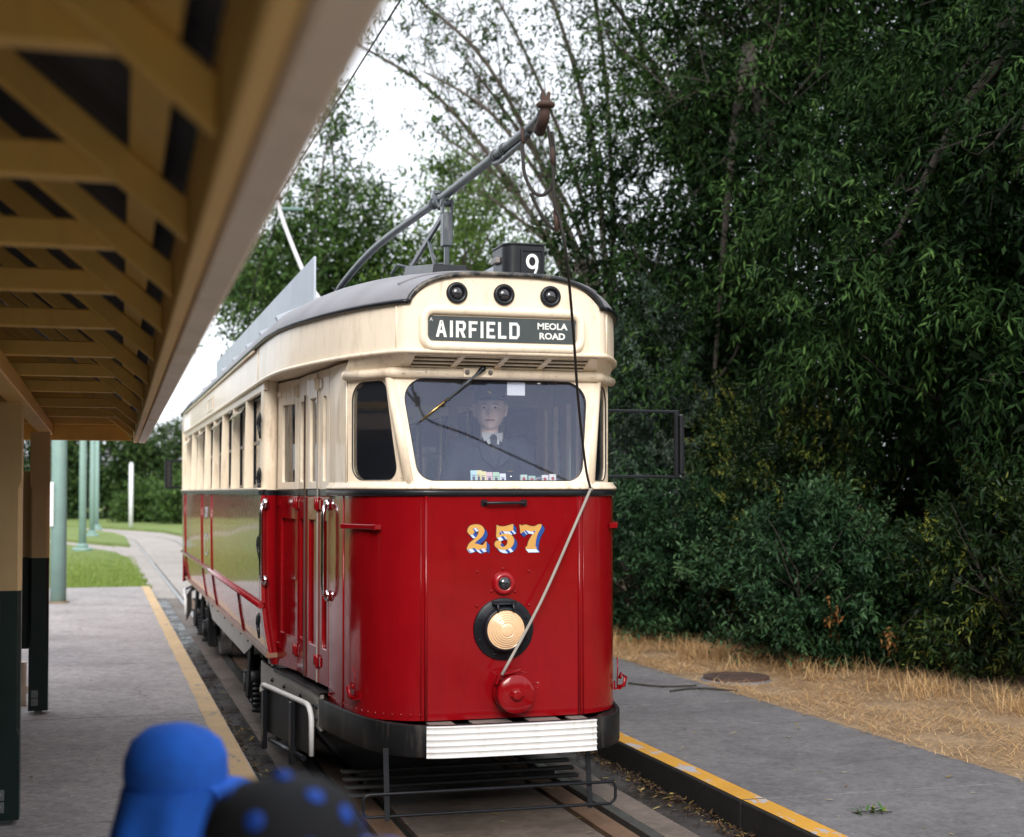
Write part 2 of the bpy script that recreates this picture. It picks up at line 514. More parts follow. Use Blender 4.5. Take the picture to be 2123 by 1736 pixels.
# ================================================================ SETTING
M['conc_plat'] = concrete('platform_concrete', (0.40, 0.365, 0.355), 1.0, 0.55)
M['conc_right'] = concrete('path_concrete', (0.155, 0.147, 0.150), 1.0, 0.6, 0.72)
M['conc_track'] = concrete('track_concrete', (0.165, 0.13, 0.108), 0.8, 0.8, 0.75, 0.3)
M['gutter'] = concrete('wet_gutter', (0.055, 0.048, 0.045), 2.0, 0.8, 0.5, 0.3)
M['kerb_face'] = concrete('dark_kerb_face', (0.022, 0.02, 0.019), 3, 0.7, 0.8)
M['yellow_l'] = worn_yellow('pale_yellow_line', (0.62, 0.43, 0.23), (0.28, 0.24, 0.20), 0.60)
M['yellow_r'] = worn_yellow('yellow_kerb_paint', (0.55, 0.27, 0.02), (0.34, 0.33, 0.35), 0.565)
M['rail'] = paint('worn_rail_steel', (0.30, 0.29, 0.28), 0.3, 0.25, (0.14, 0.07, 0.035), 0.7, metal=0.85, bmp=0.02)
M['rust_strip'] = paint('rusty_flangeway', (0.15, 0.085, 0.05), 0.8, 0.35, (0.04, 0.025, 0.018), 0.7)
M['soil'] = concrete('dry_soil', (0.30, 0.205, 0.12), 3, 0.6, 0.95)
M['path_far'] = concrete('pale_path', (0.42, 0.38, 0.35), 0.4, 0.3)

def grass_ground(name, a, b):
    m, t, bs = new_mat(name)
    n = noise_node(t, 0.7, 5, 0.65); n2 = noise_node(t, 30, 3)
    c = ramp(t, n.outputs['Fac'], [(0.3, a), (0.7, b)]).outputs['Color']
    c2 = ramp(t, n2.outputs['Fac'], [(0.3, (0.6,) * 3), (0.7, (1.2,) * 3)]).outputs['Color']
    lk(t, mixc(t, 0.8, c, c2, 'MULTIPLY'), bs.inputs['Base Color'])
    bs.inputs['Roughness'].default_value = 0.9
    bump(t, bs, n2.outputs['Fac'], 0.8, 0.05)
    return m
M['lawn'] = grass_ground('lawn', (0.13, 0.20, 0.035), (0.22, 0.28, 0.07))

CXT = 2.19      # track centre
def cl(s):
    """track centre line: straight, then a left-hand bend"""
    if s <= 56: return (CXT, s, 0.0)
    r = 42.0; a = (s - 56) / r
    return (CXT - r * (1 - math.cos(a)), 56 + r * math.sin(a), a)
def track_pt(s, off, z):
    x, y, a = cl(s)
    return (x + off * math.cos(a), y + off * math.sin(a), z)
STN = [-6] + list(np.arange(-4, 56, 3.0)) + list(np.arange(56, 112, 2.0))
def strip(mb, o0, o1, z0, z1, s_list=STN, skirt=None):
    rows = [[track_pt(s, o0, z0), track_pt(s, o1, z1)] for s in s_list]
    mb.sheet(rows, False)
    if skirt is not None:
        mb.sheet([[track_pt(s, o1, z1), track_pt(s, o1, skirt)] for s in s_list], False)
        mb.sheet([[track_pt(s, o0, skirt), track_pt(s, o0, z0)] for s in s_list], False)
    return mb

g = MB(); g.add([(-900, -300, -0.14), (900, -300, -0.14), (900, 1500, -0.14), (-900, 1500, -0.14)], [(0, 1, 2, 3)])
tag(g.build('ground', 'lawn'), kind='structure')

tb = empty('track_bed'); tag(tb, kind='structure')
S_NEAR = [s for s in STN if s <= 26]; S_NEAR[-1] = 26.2
S_FAR = [26.2] + [s for s in STN if s > 27]
strip(MB(), -0.49, 0.49, 0.0, 0.0, S_NEAR, skirt=-0.12).build('centre_slab', 'conc_track', tb, recalc=False)
strip(MB(), -0.688, 0.688, 0.0, 0.0, S_FAR, skirt=-0.12).build('centre_slab', 'path_far', tb, recalc=False)
for sd in (-1, 1):
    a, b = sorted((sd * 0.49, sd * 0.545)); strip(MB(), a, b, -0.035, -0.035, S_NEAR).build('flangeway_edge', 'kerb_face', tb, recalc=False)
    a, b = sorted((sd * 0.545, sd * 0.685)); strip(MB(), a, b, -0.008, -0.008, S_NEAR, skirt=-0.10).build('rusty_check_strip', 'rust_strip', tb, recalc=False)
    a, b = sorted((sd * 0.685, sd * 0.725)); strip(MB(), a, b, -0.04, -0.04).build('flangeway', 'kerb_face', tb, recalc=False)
    a, b = sorted((sd * 0.805, sd * 0.99)); strip(MB(), a, b, 0.0, 0.0, S_NEAR, skirt=-0.12).build('outer_slab', 'conc_track', tb, recalc=False)
    a, b = sorted((sd * 0.99, sd * 1.262)); strip(MB(), a, b, -0.006, -0.006, S_NEAR).build('gutter', 'gutter', tb, recalc=False)
    rl = MB(); strip(rl, *sorted((sd * 0.725, sd * 0.795)), 0.004, 0.004, skirt=-0.1)
    rl.build('rail', 'rail', tb, recalc=False)
    a, b = sorted((sd * 0.80, sd * 1.55))
    strip(MB(), a, b, 0.002, 0.002, S_FAR).build('path_shoulder', 'path_far', tb, recalc=False)

# ---- left platform: slabs with open joints, worn yellow edge line
PZ = 0.17
plat = empty('platform'); tag(plat, kind='structure')
bm_ = MB(); bm_.box(-7, 0.925, -6, 27.0, -0.13, 0.10); bm_.build('platform_base', 'kerb_face', plat)
jl = [-6, -2.9, 0.6, 4.2, 7.84, 11.46, 14.95, 18.6, 22.3, 27.05]
for j in range(len(jl) - 1):
    for (xa, xb) in ((-7, -3.05), (-3.05, 0.94)):
        dz = random.uniform(-0.002, 0.002)
        mb = MB(); mb.box(xa + 0.005, xb - 0.0, jl[j] + 0.009, jl[j + 1] - 0.009, 0.10, PZ + dz)
        mb.build('slab', 'conc_plat', plat, 0.003, 1)
    mb = MB(); mb.box(-7, 0.93, jl[j + 1] - 0.0085, jl[j + 1] + 0.0085, 0.11, PZ - 0.006); mb.build('joint_filler', 'kerb_face', plat)
    y0, y1 = jl[j] + 0.006, jl[j + 1] - 0.006
    n = 14
    mb = MB(); rr = [[(0.795 + random.uniform(-0.006, 0.006), y0 + (y1 - y0) * i / n, PZ + 0.005), (0.932 + random.uniform(-0.005, 0.002), y0 + (y1 - y0) * i / n, PZ + 0.005)] for i in range(n + 1)]
    mb.sheet(rr, False); mb.build('edge_line', 'yellow_l', plat, recalc=False)

# ---- right footpath with yellow kerb
fp = empty('footpath'); tag(fp, kind='structure')
jr = [-6, -3.1, 0.4, 3.9, 7.41, 10.91, 14.4, 17.9, 21.4, 24.9, 28.4, 31.9, 36, 42, 48, 54]
for j in range(len(jr) - 1):
    y0, y1 = jr[j] + 0.009, jr[j + 1] - 0.009
    xe = lambda y: 5.38 - 0.0235 * (y - 5) + 0.0
    mb = MB(); dz = random.uniform(-0.002, 0.002)
    mb.hexa([(3.60, y0, 0.02), (xe(y0), y0, 0.02), (xe(y1), y1, 0.02), (3.60, y1, 0.02), (3.60, y0, PZ + dz), (xe(y0), y0, PZ + dz), (xe(y1), y1, PZ + dz), (3.60, y1, PZ + dz)])
    mb.build('slab', 'conc_right', fp, 0.003, 1)
    mb = MB(); mb.box(3.6, xe(y1), y1 + 0.001, y1 + 0.017, 0.03, PZ - 0.006); mb.build('joint_filler', 'kerb_face', fp)
    k0, k1 = y0 - 0.002, y1 + 0.002
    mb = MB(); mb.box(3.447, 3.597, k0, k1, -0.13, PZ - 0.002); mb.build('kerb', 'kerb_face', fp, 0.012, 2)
    n = 16
    rr = [[(3.457 + random.uniform(-0.003, 0.003), k0 + (k1 - k0) * i / n, PZ + 0.003), (3.592, k0 + (k1 - k0) * i / n, PZ + 0.003)] for i in range(n + 1)]
    mb = MB(); mb.sheet(rr, False)
    mb.build('kerb_paint', 'yellow_r', fp, recalc=False)

# ---- bank behind the footpath
def bank_z(x, y):
    return 0.165 + max(0, x - 5.6) * 0.03 + 0.03 * math.sin(x * 2.1 + y) * min(1, max(0, (x - 5.4)))
xs = [4.9, 5.3, 5.7, 6.2, 7, 8, 10, 14, 20, 40, 90]; ys = list(np.arange(-6, 34, 1.0)) + [36, 40, 50, 70, 100]
mb = MB(); mb.sheet([[(x, y, bank_z(x, y) - (0.05 if x < 5 else 0)) for x in xs] for y in ys], True)
tag(mb.build('bank', 'soil', recalc=False), kind='structure')

# ---- lawns and paths beyond the platform
LZ = 0.10
def flat(name, poly, z, mat, kind='structure', thick=0.2):
    mb = MB(); mb.prism([(x, y, z - thick) for x, y in poly], (0, 0, thick)); o = mb.build(name, mat); tag(o, kind=kind); return o
flat('lawn', [(-60, 27.07), (0.93, 27.07), (0.92, 32), (0.86, 40), (0.55, 44.5), (-0.9, 51.3), (-8, 82), (-60, 82)], LZ, 'lawn')
flat('lawn', [(1.1, 50.6), (1.12, 60.5), (0.7, 66), (-0.9, 74), (-6.2, 80.5), (-1.07, 57.3)], LZ, 'lawn')
flat('lawn', [(3.75, 54.2), (60, 54.2), (60, 140), (-60, 140), (-60, 86), (-14, 86), (-4.5, 84), (0.2, 78), (3.0, 69), (3.7, 60)], LZ, 'lawn')
flat('path', [(-60, 40), (6, 40), (6, 95), (-60, 95)], -0.02, 'path_far', thick=0.08)

# ---- lawn blades (uncountable)
M['grass'] = foliage_mat('grass_blades', [(0.09, 0.16, 0.02), (0.16, 0.25, 0.035), (0.24, 0.31, 0.07), (0.38, 0.38, 0.16)], 0.5, 0.2, 0.3)
def blades(name, pts, hgt, wid, mat, lean=0.5, flat_=False, kind='stuff', label=None, cat=None, parent=None):
    n = len(pts); a = rng.uniform(0, 2 * np.pi, n)
    h = hgt * rng.uniform(0.5, 1.3, n); w = wid * rng.uniform(0.6, 1.3, n)
    le = lean * rng.uniform(0.2, 1.0, n) * h
    dx, dy = np.cos(a), np.sin(a)
    P = np.asarray(pts, float)
    up = h * (0.25 if flat_ else 1.0)
    v = np.zeros((n, 5, 3))
    v[:, 0] = P + np.stack([-dy * w, dx * w, np.zeros(n)], 1)
    v[:, 1] = P + np.stack([dy * w, -dx * w, np.zeros(n)], 1)
    mid = P + np.stack([dx * le * 0.4, dy * le * 0.4, up * 0.6], 1)
    v[:, 2] = mid + np.stack([dy * w * .7, -dx * w * .7, np.zeros(n)], 1)
    v[:, 3] = mid + np.stack([-dy * w * .7, dx * w * .7, np.zeros(n)], 1)
    v[:, 4] = P + np.stack([dx * le, dy * le, up], 1)
    me = bpy.data.meshes.new(name)
    b = np.arange(n)[:, None] * 5
    quads = b + np.array([0, 1, 2, 3]); tris = b + np.array([3, 2, 4])
    me.vertices.add(n * 5); me.vertices.foreach_set('co', v.reshape(-1))
    loops = np.concatenate([np.concatenate([quads, tris], 1).reshape(-1)])
    me.loops.add(n * 7); me.loops.foreach_set('vertex_index', loops.astype(np.int32))
    me.polygons.add(n * 2)
    st = np.stack([np.arange(n) * 7, np.arange(n) * 7 + 4], 1).reshape(-1)
    me.polygons.foreach_set('loop_start', st.astype(np.int32))
    at = me.attributes.new('leaf_tone', 'FLOAT', 'FACE')
    at.data.foreach_set('value', np.repeat(np.clip(rng.beta(2, 2, n), 0, 1), 2).astype(np.float32))
    me.materials.append(M[mat]); me.update(); me.validate()
    o = bpy.data.objects.new(name, me); COL.objects.link(o)
    if parent: o.parent = parent
    return tag(o, label, cat, kind=kind)

gp = []
while len(gp) < 26000:
    y = 27.08 + abs(random.gauss(0, 7)); x = random.uniform(-3.2, 1.02)
    if y > 50 or x > 0.93 + 0.08 * math.sin(y * 3) : continue
    if y > 41 and x > 0.86 - (y - 41) * 0.2: continue
    gp.append((x, y, LZ - 0.02))
blades('lawn_grass', gp, 0.085, 0.006, 'grass', 0.8, label='short green mown grass on the lawn past the platform', cat='grass')
# ================================================================ SHELTER
M['sh_yel'] = paint('buff_timber_paint', (0.76, 0.47, 0.125), 0.5, 0.08, (0.22, 0.13, 0.06), 0.2, bmp=0.05)
M['sh_cream'] = paint('cream_post_paint', (0.66, 0.45, 0.22), 0.5, 0.06, (0.3, 0.2, 0.1), 0.2)
M['sh_green'] = paint('dark_green_paint', (0.006, 0.022, 0.018), 0.35, 0.2)
M['gutter_paint'] = paint('buff_gutter_paint', (0.86, 0.73, 0.58), 0.45, 0.06, (0.2, 0.15, 0.1), 0.25)
M['iron_roof'] = paint('corrugated_iron', (0.05, 0.052, 0.058), 0.6, 0.25)
M['fascia'] = paint('buff_fascia', (0.80, 0.52, 0.17), 0.5, 0.06)
M['galv'] = plain('galvanised_plate', (0.28, 0.29, 0.29), 0.45, 0.8)

sh = empty('tram_stop_shelter', (0, 0, PZ), label='buff timber tram stop shelter with exposed rafters and dark green post bottoms', cat='shelter')
SK = 0.0142      # the shelter runs very slightly askew to the track
def S(x, y, z): return (x + SK * (y - 1.2), y, z - PZ)
EAVE_X, EAVE_Z, PITCH = 0.130, 2.315, 0.82
YE0, YE1 = -3.2, 12.42
RID_X = -1.75
def rz(x): return EAVE_Z + (EAVE_X - x) * PITCH      # rafter underside
raf_y = [-2.6, -1.75, -0.9, -0.05, 0.95, 1.80, 2.58, 3.32, 4.08, 4.98, 6.05, 7.10, 8.22, 9.72, 10.95, 12.2]
for i, y in enumerate(raf_y):
    mb = MB(); h = 0.058 / math.cos(math.atan(PITCH)); t = 0.036
    for (xa, xb) in ((EAVE_X, RID_X), (2 * RID_X - EAVE_X, RID_X)):
        za, zb = EAVE_Z, rz(RID_X)
        mb.hexa([S(xa, y - t / 2, za), S(xa, y + t / 2, za), S(xb, y + t / 2, zb), S(xb, y - t / 2, zb),
                 S(xa, y - t / 2, za + h), S(xa, y + t / 2, za + h), S(xb, y + t / 2, zb + h), S(xb, y - t / 2, zb + h)])
    mb.build('rafter', 'sh_yel', sh, 0.004, 1)
    # tie beside its rafter, resting on the post beams
    mb = MB(); yy = y + 0.048
    zt = 2.425; x_end = EAVE_X - (zt - EAVE_Z) / PITCH + 0.04
    x_l = 2 * RID_X - x_end
    mb.hexa([S(x_l, yy - t / 2, zt), S(x_end, yy - t / 2, zt), S(x_end, yy + t / 2, zt), S(x_l, yy + t / 2, zt),
             S(x_l + 0.1, yy - t / 2, zt + 0.064), S(x_end - 0.064 / PITCH, yy - t / 2, zt + 0.064), S(x_end - 0.064 / PITCH, yy + t / 2, zt + 0.064), S(x_l + 0.1, yy + t / 2, zt + 0.064)])
    mb.build('tie_beam', 'sh_yel', sh, 0.004, 1)
# purlins lying across the rafters, flat under the iron
hh = 0.058 / math.cos(math.atan(PITCH))
for (xa, xb) in ((0.085, 0.030), (-0.62, -0.68), (-1.20, -1.26)):
    mb = MB(); d = 0.028
    mb.hexa([S(xa, YE0, rz(xa) + hh + 0.001), S(xb, YE0, rz(xb) + hh + 0.001), S(xb, YE1, rz(xb) + hh + 0.001), S(xa, YE1, rz(xa) + hh + 0.001),
             S(xa, YE0, rz(xa) + hh + d), S(xb, YE0, rz(xb) + hh + d), S(xb, YE1, rz(xb) + hh + d), S(xa, YE1, rz(xa) + hh + d)])
    mb.build('purlin', 'sh_yel', sh)
# corrugated roof sheets
for sgn in (1, -1):
    yv = YE0 - 0.05
    while yv < YE1 + 0.05:
        y1 = min(yv + 0.76, YE1 + 0.08)
        n = max(3, int((y1 - yv) / 0.0127)); rows = []
        for k in range(n + 1):
            y = yv + (y1 - yv) * k / n; c = 0.009 * math.cos(2 * math.pi * y / 0.076)
            row = []
            for x in (EAVE_X + 0.09, RID_X):
                X = x if sgn > 0 else 2 * RID_X - x
                row.append(S(X, y, rz(x) + hh + 0.056 + c))
            rows.append(row)
        mb = MB(); mb.shell(rows, lambda p, i, k: p + Vector((0, 0, 0.004)))
        mb.build('roof_sheet', 'iron_roof', sh, recalc=False)
        yv = y1 - 0.0
# fascia, inner trim and gutter
mb = MB(); f0 = EAVE_X
mb.hexa([S(f0 + .002, YE0, 2.285), S(f0 + 0.034, YE0, 2.285), S(f0 + 0.034, YE1, 2.285), S(f0 + .002, YE1, 2.285), S(f0 + .002, YE0, 2.47), S(f0 + 0.034, YE0, 2.47), S(f0 + 0.034, YE1, 2.47), S(f0 + .002, YE1, 2.47)])
mb.build('fascia_board', 'fascia', sh, 0.004, 1)
prof = [(0.040, 2.39), (0.040, 2.294), (0.045, 2.286), (0.094, 2.283), (0.103, 2.292), (0.108, 2.33), (0.109, 2.375), (0.114, 2.381), (0.114, 2.388), (0.104, 2.388), (0.102, 2.335), (0.098, 2.298), (0.090, 2.290), (0.048, 2.293), (0.046, 2.39)]
for a, b in ((YE0, 0.5), (0.5, 4.35), (4.35, 8.4), (8.4, YE1)):
    mb = MB(); mb.prism([S(f0 + px, a, pz) for px, pz in prof], Vector(S(f0, b, 0)) - Vector(S(f0, a, 0)))
    g_ = mb.build('gutter', 'gutter_paint', sh)
for y in (0.5, 4.35, 8.4):
    mb = MB(); mb.prism([S(f0 + 0.075 + (px - 0.075) * 1.06, y - 0.03, 2.345 + (pz - 2.345) * 1.06) for px, pz in prof[1:9]], (0, 0.06, 0)); mb.build('gutter_joiner', 'gutter_paint', sh)
mb = MB(); mb.prism([S(f0 + px, YE1, pz) for px, pz in prof[:8]], (0.0, 0.006, 0)); mb.build('gutter_end', 'gutter_paint', sh)
# end board closing the far gable
mb = MB(); mb.hexa([S(-3.4, YE1 - 0.10, 2.30), S(EAVE_X, YE1 - 0.10, 2.30), S(EAVE_X, YE1 - 0.06, 2.30), S(-3.4, YE1 - 0.06, 2.30), S(-3.4, YE1 - 0.10, 2.425), S(EAVE_X - 0.1, YE1 - 0.10, 2.425), S(EAVE_X - 0.1, YE1 - 0.06, 2.425), S(-3.4, YE1 - 0.06, 2.425)])
mb.build('end_beam', 'sh_yel', sh, 0.004, 1)
# beams on the post rows
for bx in (-0.385, -2.9):
    mb = MB()
    mb.hexa([(bx - .055 - .03, YE0, 2.342 - PZ), (bx + .045 - .03, YE0, 2.342 - PZ), (bx + .045, YE1 - .11, 2.342 - PZ), (bx - .055, YE1 - .11, 2.342 - PZ), (bx - .055 - .03, YE0, 2.424 - PZ), (bx + .045 - .03, YE0, 2.424 - PZ), (bx + .045, YE1 - .11, 2.424 - PZ), (bx - .055, YE1 - .11, 2.424 - PZ)])
    mb.build('post_beam', 'sh_yel', sh, 0.005, 1)
# posts: square foot and head, chamfered shaft, two-colour paint
def post(x, y):
    w = 0.0725; c = 0.018
    def sq(z, ch): 
        if ch < 1e-4: ch = 1e-4
        return [(x - w + ch, y - w, z - PZ), (x + w - ch, y - w, z - PZ), (x + w, y - w + ch, z - PZ), (x + w, y + w - ch, z - PZ), (x + w - ch, y + w, z - PZ), (x - w + ch, y + w, z - PZ), (x - w, y + w - ch, z - PZ), (x - w, y - w + ch, z - PZ)]
    mb = MB(); zz = [(0.195, 0.003), (0.62, 0.003), (0.66, c), (1.37, c)]
    mb.sheet([sq(z, ch) for z, ch in zz], False, closed=True)
    mb.add(sq(0.195, 0.003), [tuple(range(8))])
    p = mb.build('post', 'sh_green', sh)
    mb = MB(); zz = [(1.37, c), (1.90, c), (1.94, 0.003), (2.341, 0.003)]
    mb.sheet([sq(z, ch) for z, ch in zz], False, closed=True); mb.add(sq(2.341, 0.003), [tuple(range(8))])
    q = mb.build('cream_shaft', 'sh_cream', p)
    for k in range(2):
        mb = MB(); z = 0.235 + k * 0.062 - PZ + 0.0
        mb.box(x - 0.05, x + 0.0, y - w - 0.008, y - w - 0.001, z, z + 0.056); mb.build('fixing_plate', 'galv', p, 0.002, 1)
        mb = MB(); mb.lathe([(0.013, 0), (0.013, 0.006), (0.008, 0.010), (0, 0.011)], (x - 0.025, y - w - 0.008, z + 0.028), (0, -1, 0), 10); mb.build('bolt', 'galv', p)
    mb = MB(); mb.box(x - 0.03, x + 0.03, y - 0.03, y + 0.03, 0.0, 0.03); mb.build('stirrup', 'galv', p)
for y, px_ in ((-1.2, -0.50), (3.6, -0.47), (7.965, -0.443), (11.83, -0.421)):
    post(px_, y); post(-2.9, y)
# screens between post and gable
def screen(x0, x1, y0, y1, z0, z1):
    mb = MB(); mb.box(x0, x1, y0, y1, z0 - PZ, min(z1, 1.37) - PZ); p = mb.build('screen_panel', 'sh_green', sh, 0.006, 1)
    if z1 > 1.37:
        mb = MB(); mb.box(x0, x1, y0, y1, 1.3705 - PZ, z1 - PZ); mb.build('cream_upper', 'sh_cream', p, 0.006, 1)
    for xx in (x0 + 0.03, x1 - 0.03):
        for yy in (y0 + 0.01, y1 - 0.01):
            pass
    return p
screen(-2.82, -0.495, 11.88, 11.92, 0.66, 2.04)
screen(-0.45, -0.41, 3.69, 6.55, 0.56, 1.41)
mb = MB(); mb.box(-0.465, -0.395, 6.552, 6.60, 0.0, 1.42 - PZ); mb.build('screen_stile', 'sh_green', sh, 0.01, 2)
mb = MB(); mb.tube([(-0.56, 12.25, 0.0), (-0.56, 12.25, 0.35)], 0.035, 14); mb.tube([(-0.56, 12.25, 0.1), (-0.56, 12.25, 0.16)], 0.045, 14); mb.build('drain_pipe', 'gutter_paint', sh)

# gable infill and back wall
for yy in (YE1 - 0.05, YE0 + 0.05):
    mb = MB(); mb.prism([S(EAVE_X - 0.14, yy, 2.426), S(RID_X, yy, rz(RID_X) + 0.10), S(2 * RID_X - EAVE_X + 0.14, yy, 2.426)], (0, 0.02, 0)); mb.build('gable_board', 'sh_yel', sh)
mb = MB(); mb.box(-3.12, -3.08, YE0, YE1 - 0.2, 0.0, 2.42 - PZ); mb.build('back_wall', 'sh_green', sh)
# ================================================================ TRAM
TX, TY = 2.18, 7.76
tram = empty('tram', (TX, TY, 0), label='vintage red and cream electric tram with curved front, numbered 257', cat='tram')
LOWP = [(0.44, 0.0), (0.57, 0.055), (0.69, 0.17), (0.765, 0.34), (0.80, 0.56), (0.82, 0.76), (0.828, 0.95)]
ZB, ZBELT0, ZBELT1 = 0.628, 1.856, 1.893
LEN_S0, LEN_S1, LEN = 2.30, 11.80, 14.1

def nrm2(c, i):
    a = c[max(i - 1, 0)]; b = c[min(i + 1, len(c) - 1)]
    dx, dy = b[0] - a[0], b[1] - a[1]; l = math.hypot(dx, dy) or 1
    return (dy / l, -dx / l)          # outward for curves that run from the front to the back on +x
def off2(c, d): return [(p[0] + nrm2(c, i)[0] * d, p[1] + nrm2(c, i)[1] * d) for i, p in enumerate(c)]
def mir(c, s): return [(s * x, y) for x, y in c]

low_c = catmull(LOWP, 6)                        # right-hand corner, front to back
full_front = [(-x, y) for x, y in low_c[::-1]] + low_c

# ---- lower front: centre panel, curved corner panels, beads
mb = MB(); mb.shell([[(-0.436, 0, z) for z in (ZB, 0.9, 1.3, 1.6, ZBELT0)], [(-0.2, -0.004, z) for z in (ZB, 0.9, 1.3, 1.6, ZBELT0)], [(0.2, -0.004, z) for z in (ZB, 0.9, 1.3, 1.6, ZBELT0)], [(0.436, 0, z) for z in (ZB, 0.9, 1.3, 1.6, ZBELT0)]], lambda p, i, k: p + Vector((0, 0.02, 0)))
front = mb.build('front_panel', 'red', tram)
for s in (-1, 1):
    c = mir(low_c, s); ci = mir(off2(low_c, -0.02), s)
    zs = [ZB, 0.8, 1.0, 1.3, 1.6, ZBELT0]
    mb = MB(); mb.shell([[(x, y, z) for z in zs] for x, y in c], lambda p, i, k: Vector((ci[i][0], ci[i][1], p.z)))
    cp = mb.build('corner_panel', 'red', tram)
    for xx, yy, w in ((0.442, -0.001, 0.013), (0.801, 0.575, 0.010), (0.469, 0.006, 0.004)):
        mb = MB(); mb.tube([(s * xx, yy, ZB), (s * xx, yy, ZBELT0)], w * 0.7, 8); mb.build('joint_bead', 'red', cp)
    # grab bar on the corner panel, hook below
    mb = MB()
    a, b = (s * 0.672, 0.135), (s * 0.795, 0.46)
    n = Vector((s * 0.93, -0.37, 0))
    pa, pb = Vector((a[0], a[1], 1.685)), Vector((b[0], b[1], 1.685))
    mb.beam(pa + n * 0.035, pb + n * 0.035, 0.016, 0.026); mb.beam(pa, pa + n * 0.045, 0.03, 0.03); mb.beam(pb, pb + n * 0.045, 0.03, 0.03)
    mb.build('bracket_bar', 'red', cp, 0.003, 1)
    q = Vector((s * 0.76, 0.31, 0.74)); mb = MB()
    mb.beam(q, q + n * 0.010, 0.06, 0.045); mb.beam(q + Vector((0, 0, -0.018)), q + n * 0.045 + Vector((0, 0, -0.018)), 0.035, 0.006)
    mb.tube([q + n * 0.02 + Vector((0, 0, -0.01)), q + n * 0.06 + Vector((0, 0, 0)), q + n * 0.07 + Vector((0, 0, 0.05)), q + n * 0.045 + Vector((0, 0, 0.07)), q + n * 0.035 + Vector((0, 0, 0.04))], 0.012, 6)
    mb.tube([q + n * 0.02, q + n * 0.025 + Vector((0, -0.0, 0.12)), q + n * 0.02 + Vector((s * 0.01, 0.03, 0.16))], 0.004, 5)
    mb.build('lamp_hook', 'red', cp)

# rivets along the bottom of the front
riv = MB()
for i in range(len(full_front)):
    x, y = full_front[i]
    if i % 2 == 0:
        nx, ny = (0, -1) if abs(x) < 0.44 else (math.copysign(0.8, x), -0.6)
        riv.lathe([(0.006, -0.002), (0.006, 0.002), (0, 0.005)], (x, y, 0.66), (nx, ny, 0), 8)
tag(riv.build('bottom_rivets', 'red', tram), kind='stuff')

# ---- belt (black) and cream window sill
bc = [(0.0, -0.004), (0.30, -0.004)] + low_c
belt = [(-x, y) for x, y in bc[::-1]][:-1] + bc
def swept(prof, curve, name, mat, parent, close=True):
    """prof: list of (outward, z); curve runs left to right across the front"""
    mb = MB(); rows = []
    for i, (x, y) in enumerate(curve):
        a = curve[max(i - 1, 0)]; b = curve[min(i + 1, len(curve) - 1)]
        dx, dy = b[0] - a[0], b[1] - a[1]; l = math.hypot(dx, dy); nx, ny = dy / l, -dx / l
        rows.append([(x + nx * o, y + ny * o, z) for o, z in prof])
    mb.sheet(rows, True, closed=True)
    n = len(prof)
    mb.add(rows[0], [tuple(range(n))]); mb.add(rows[-1], [tuple(range(n))[::-1]])
    return mb.build(name, mat, parent)
swept([(-0.02, ZBELT0 + .001), (0.012, ZBELT0 + .001), (0.018, ZBELT0 + 0.008), (0.018, ZBELT1 - 0.01), (0.012, ZBELT1), (-0.02, ZBELT1)], belt, 'belt_moulding', 'black', tram)
swept([(-0.03, ZBELT1 + .001), (0.020, ZBELT1 + .001), (0.024, ZBELT1 + 0.006), (0.022, ZBELT1 + 0.014), (0.006, ZBELT1 + 0.030), (0.002, ZBELT1 + 0.042), (-0.03, ZBELT1 + 0.042)], belt, 'window_sill', 'cream', tram)
ZW0, ZW1 = 1.932, 2.528

# ---- windscreen: raked plane, rounded opening
def ws3(p): # p=(x, h) with h measured in z
    return (p[0], 0.028 + (p[1] - ZW0) * 0.21, p[1])
outer = [(-0.505, ZW0), (0.505, ZW0), (0.592, ZW1), (-0.592, ZW1)]
hole = round_poly([(-0.478, 1.940), (0.470, 1.940), (0.545, 2.512), (-0.555, 2.516)], [0.10, 0.10, 0.12, 0.12], 8)
mb = MB(); inner = holed_plate(mb, ws3, outer, hole, (0, 0.03, 0.004))
wsf = mb.build('windscreen_frame', 'cream', tram, 0.003, 1)
mb = MB(); mb.prism([Vector(ws3(p)) + Vector((0, 0.014, 0)) for p in round_poly([(-0.482, 1.936), (0.474, 1.936), (0.549, 2.516), (-0.559, 2.520)], [0.1, 0.1, 0.12, 0.12], 8)], (0, 0.005, 0))
mb.build('windscreen_glass', 'glass_front', wsf)
mb = MB(); mb.tube([Vector(ws3(p)) + Vector((0, 0.005, 0)) for p in hole], 0.005, 6, closed=True); mb.build('gasket', 'rubber', wsf)

for x in (-0.42, -0.2, 0.02, 0.24, 0.44):
    mb = MB(); mb.ball((x, -0.026, ZBELT1 + 0.012), 0.0055, n=7, m=5); mb.build('sill_screw', 'cream', tram)
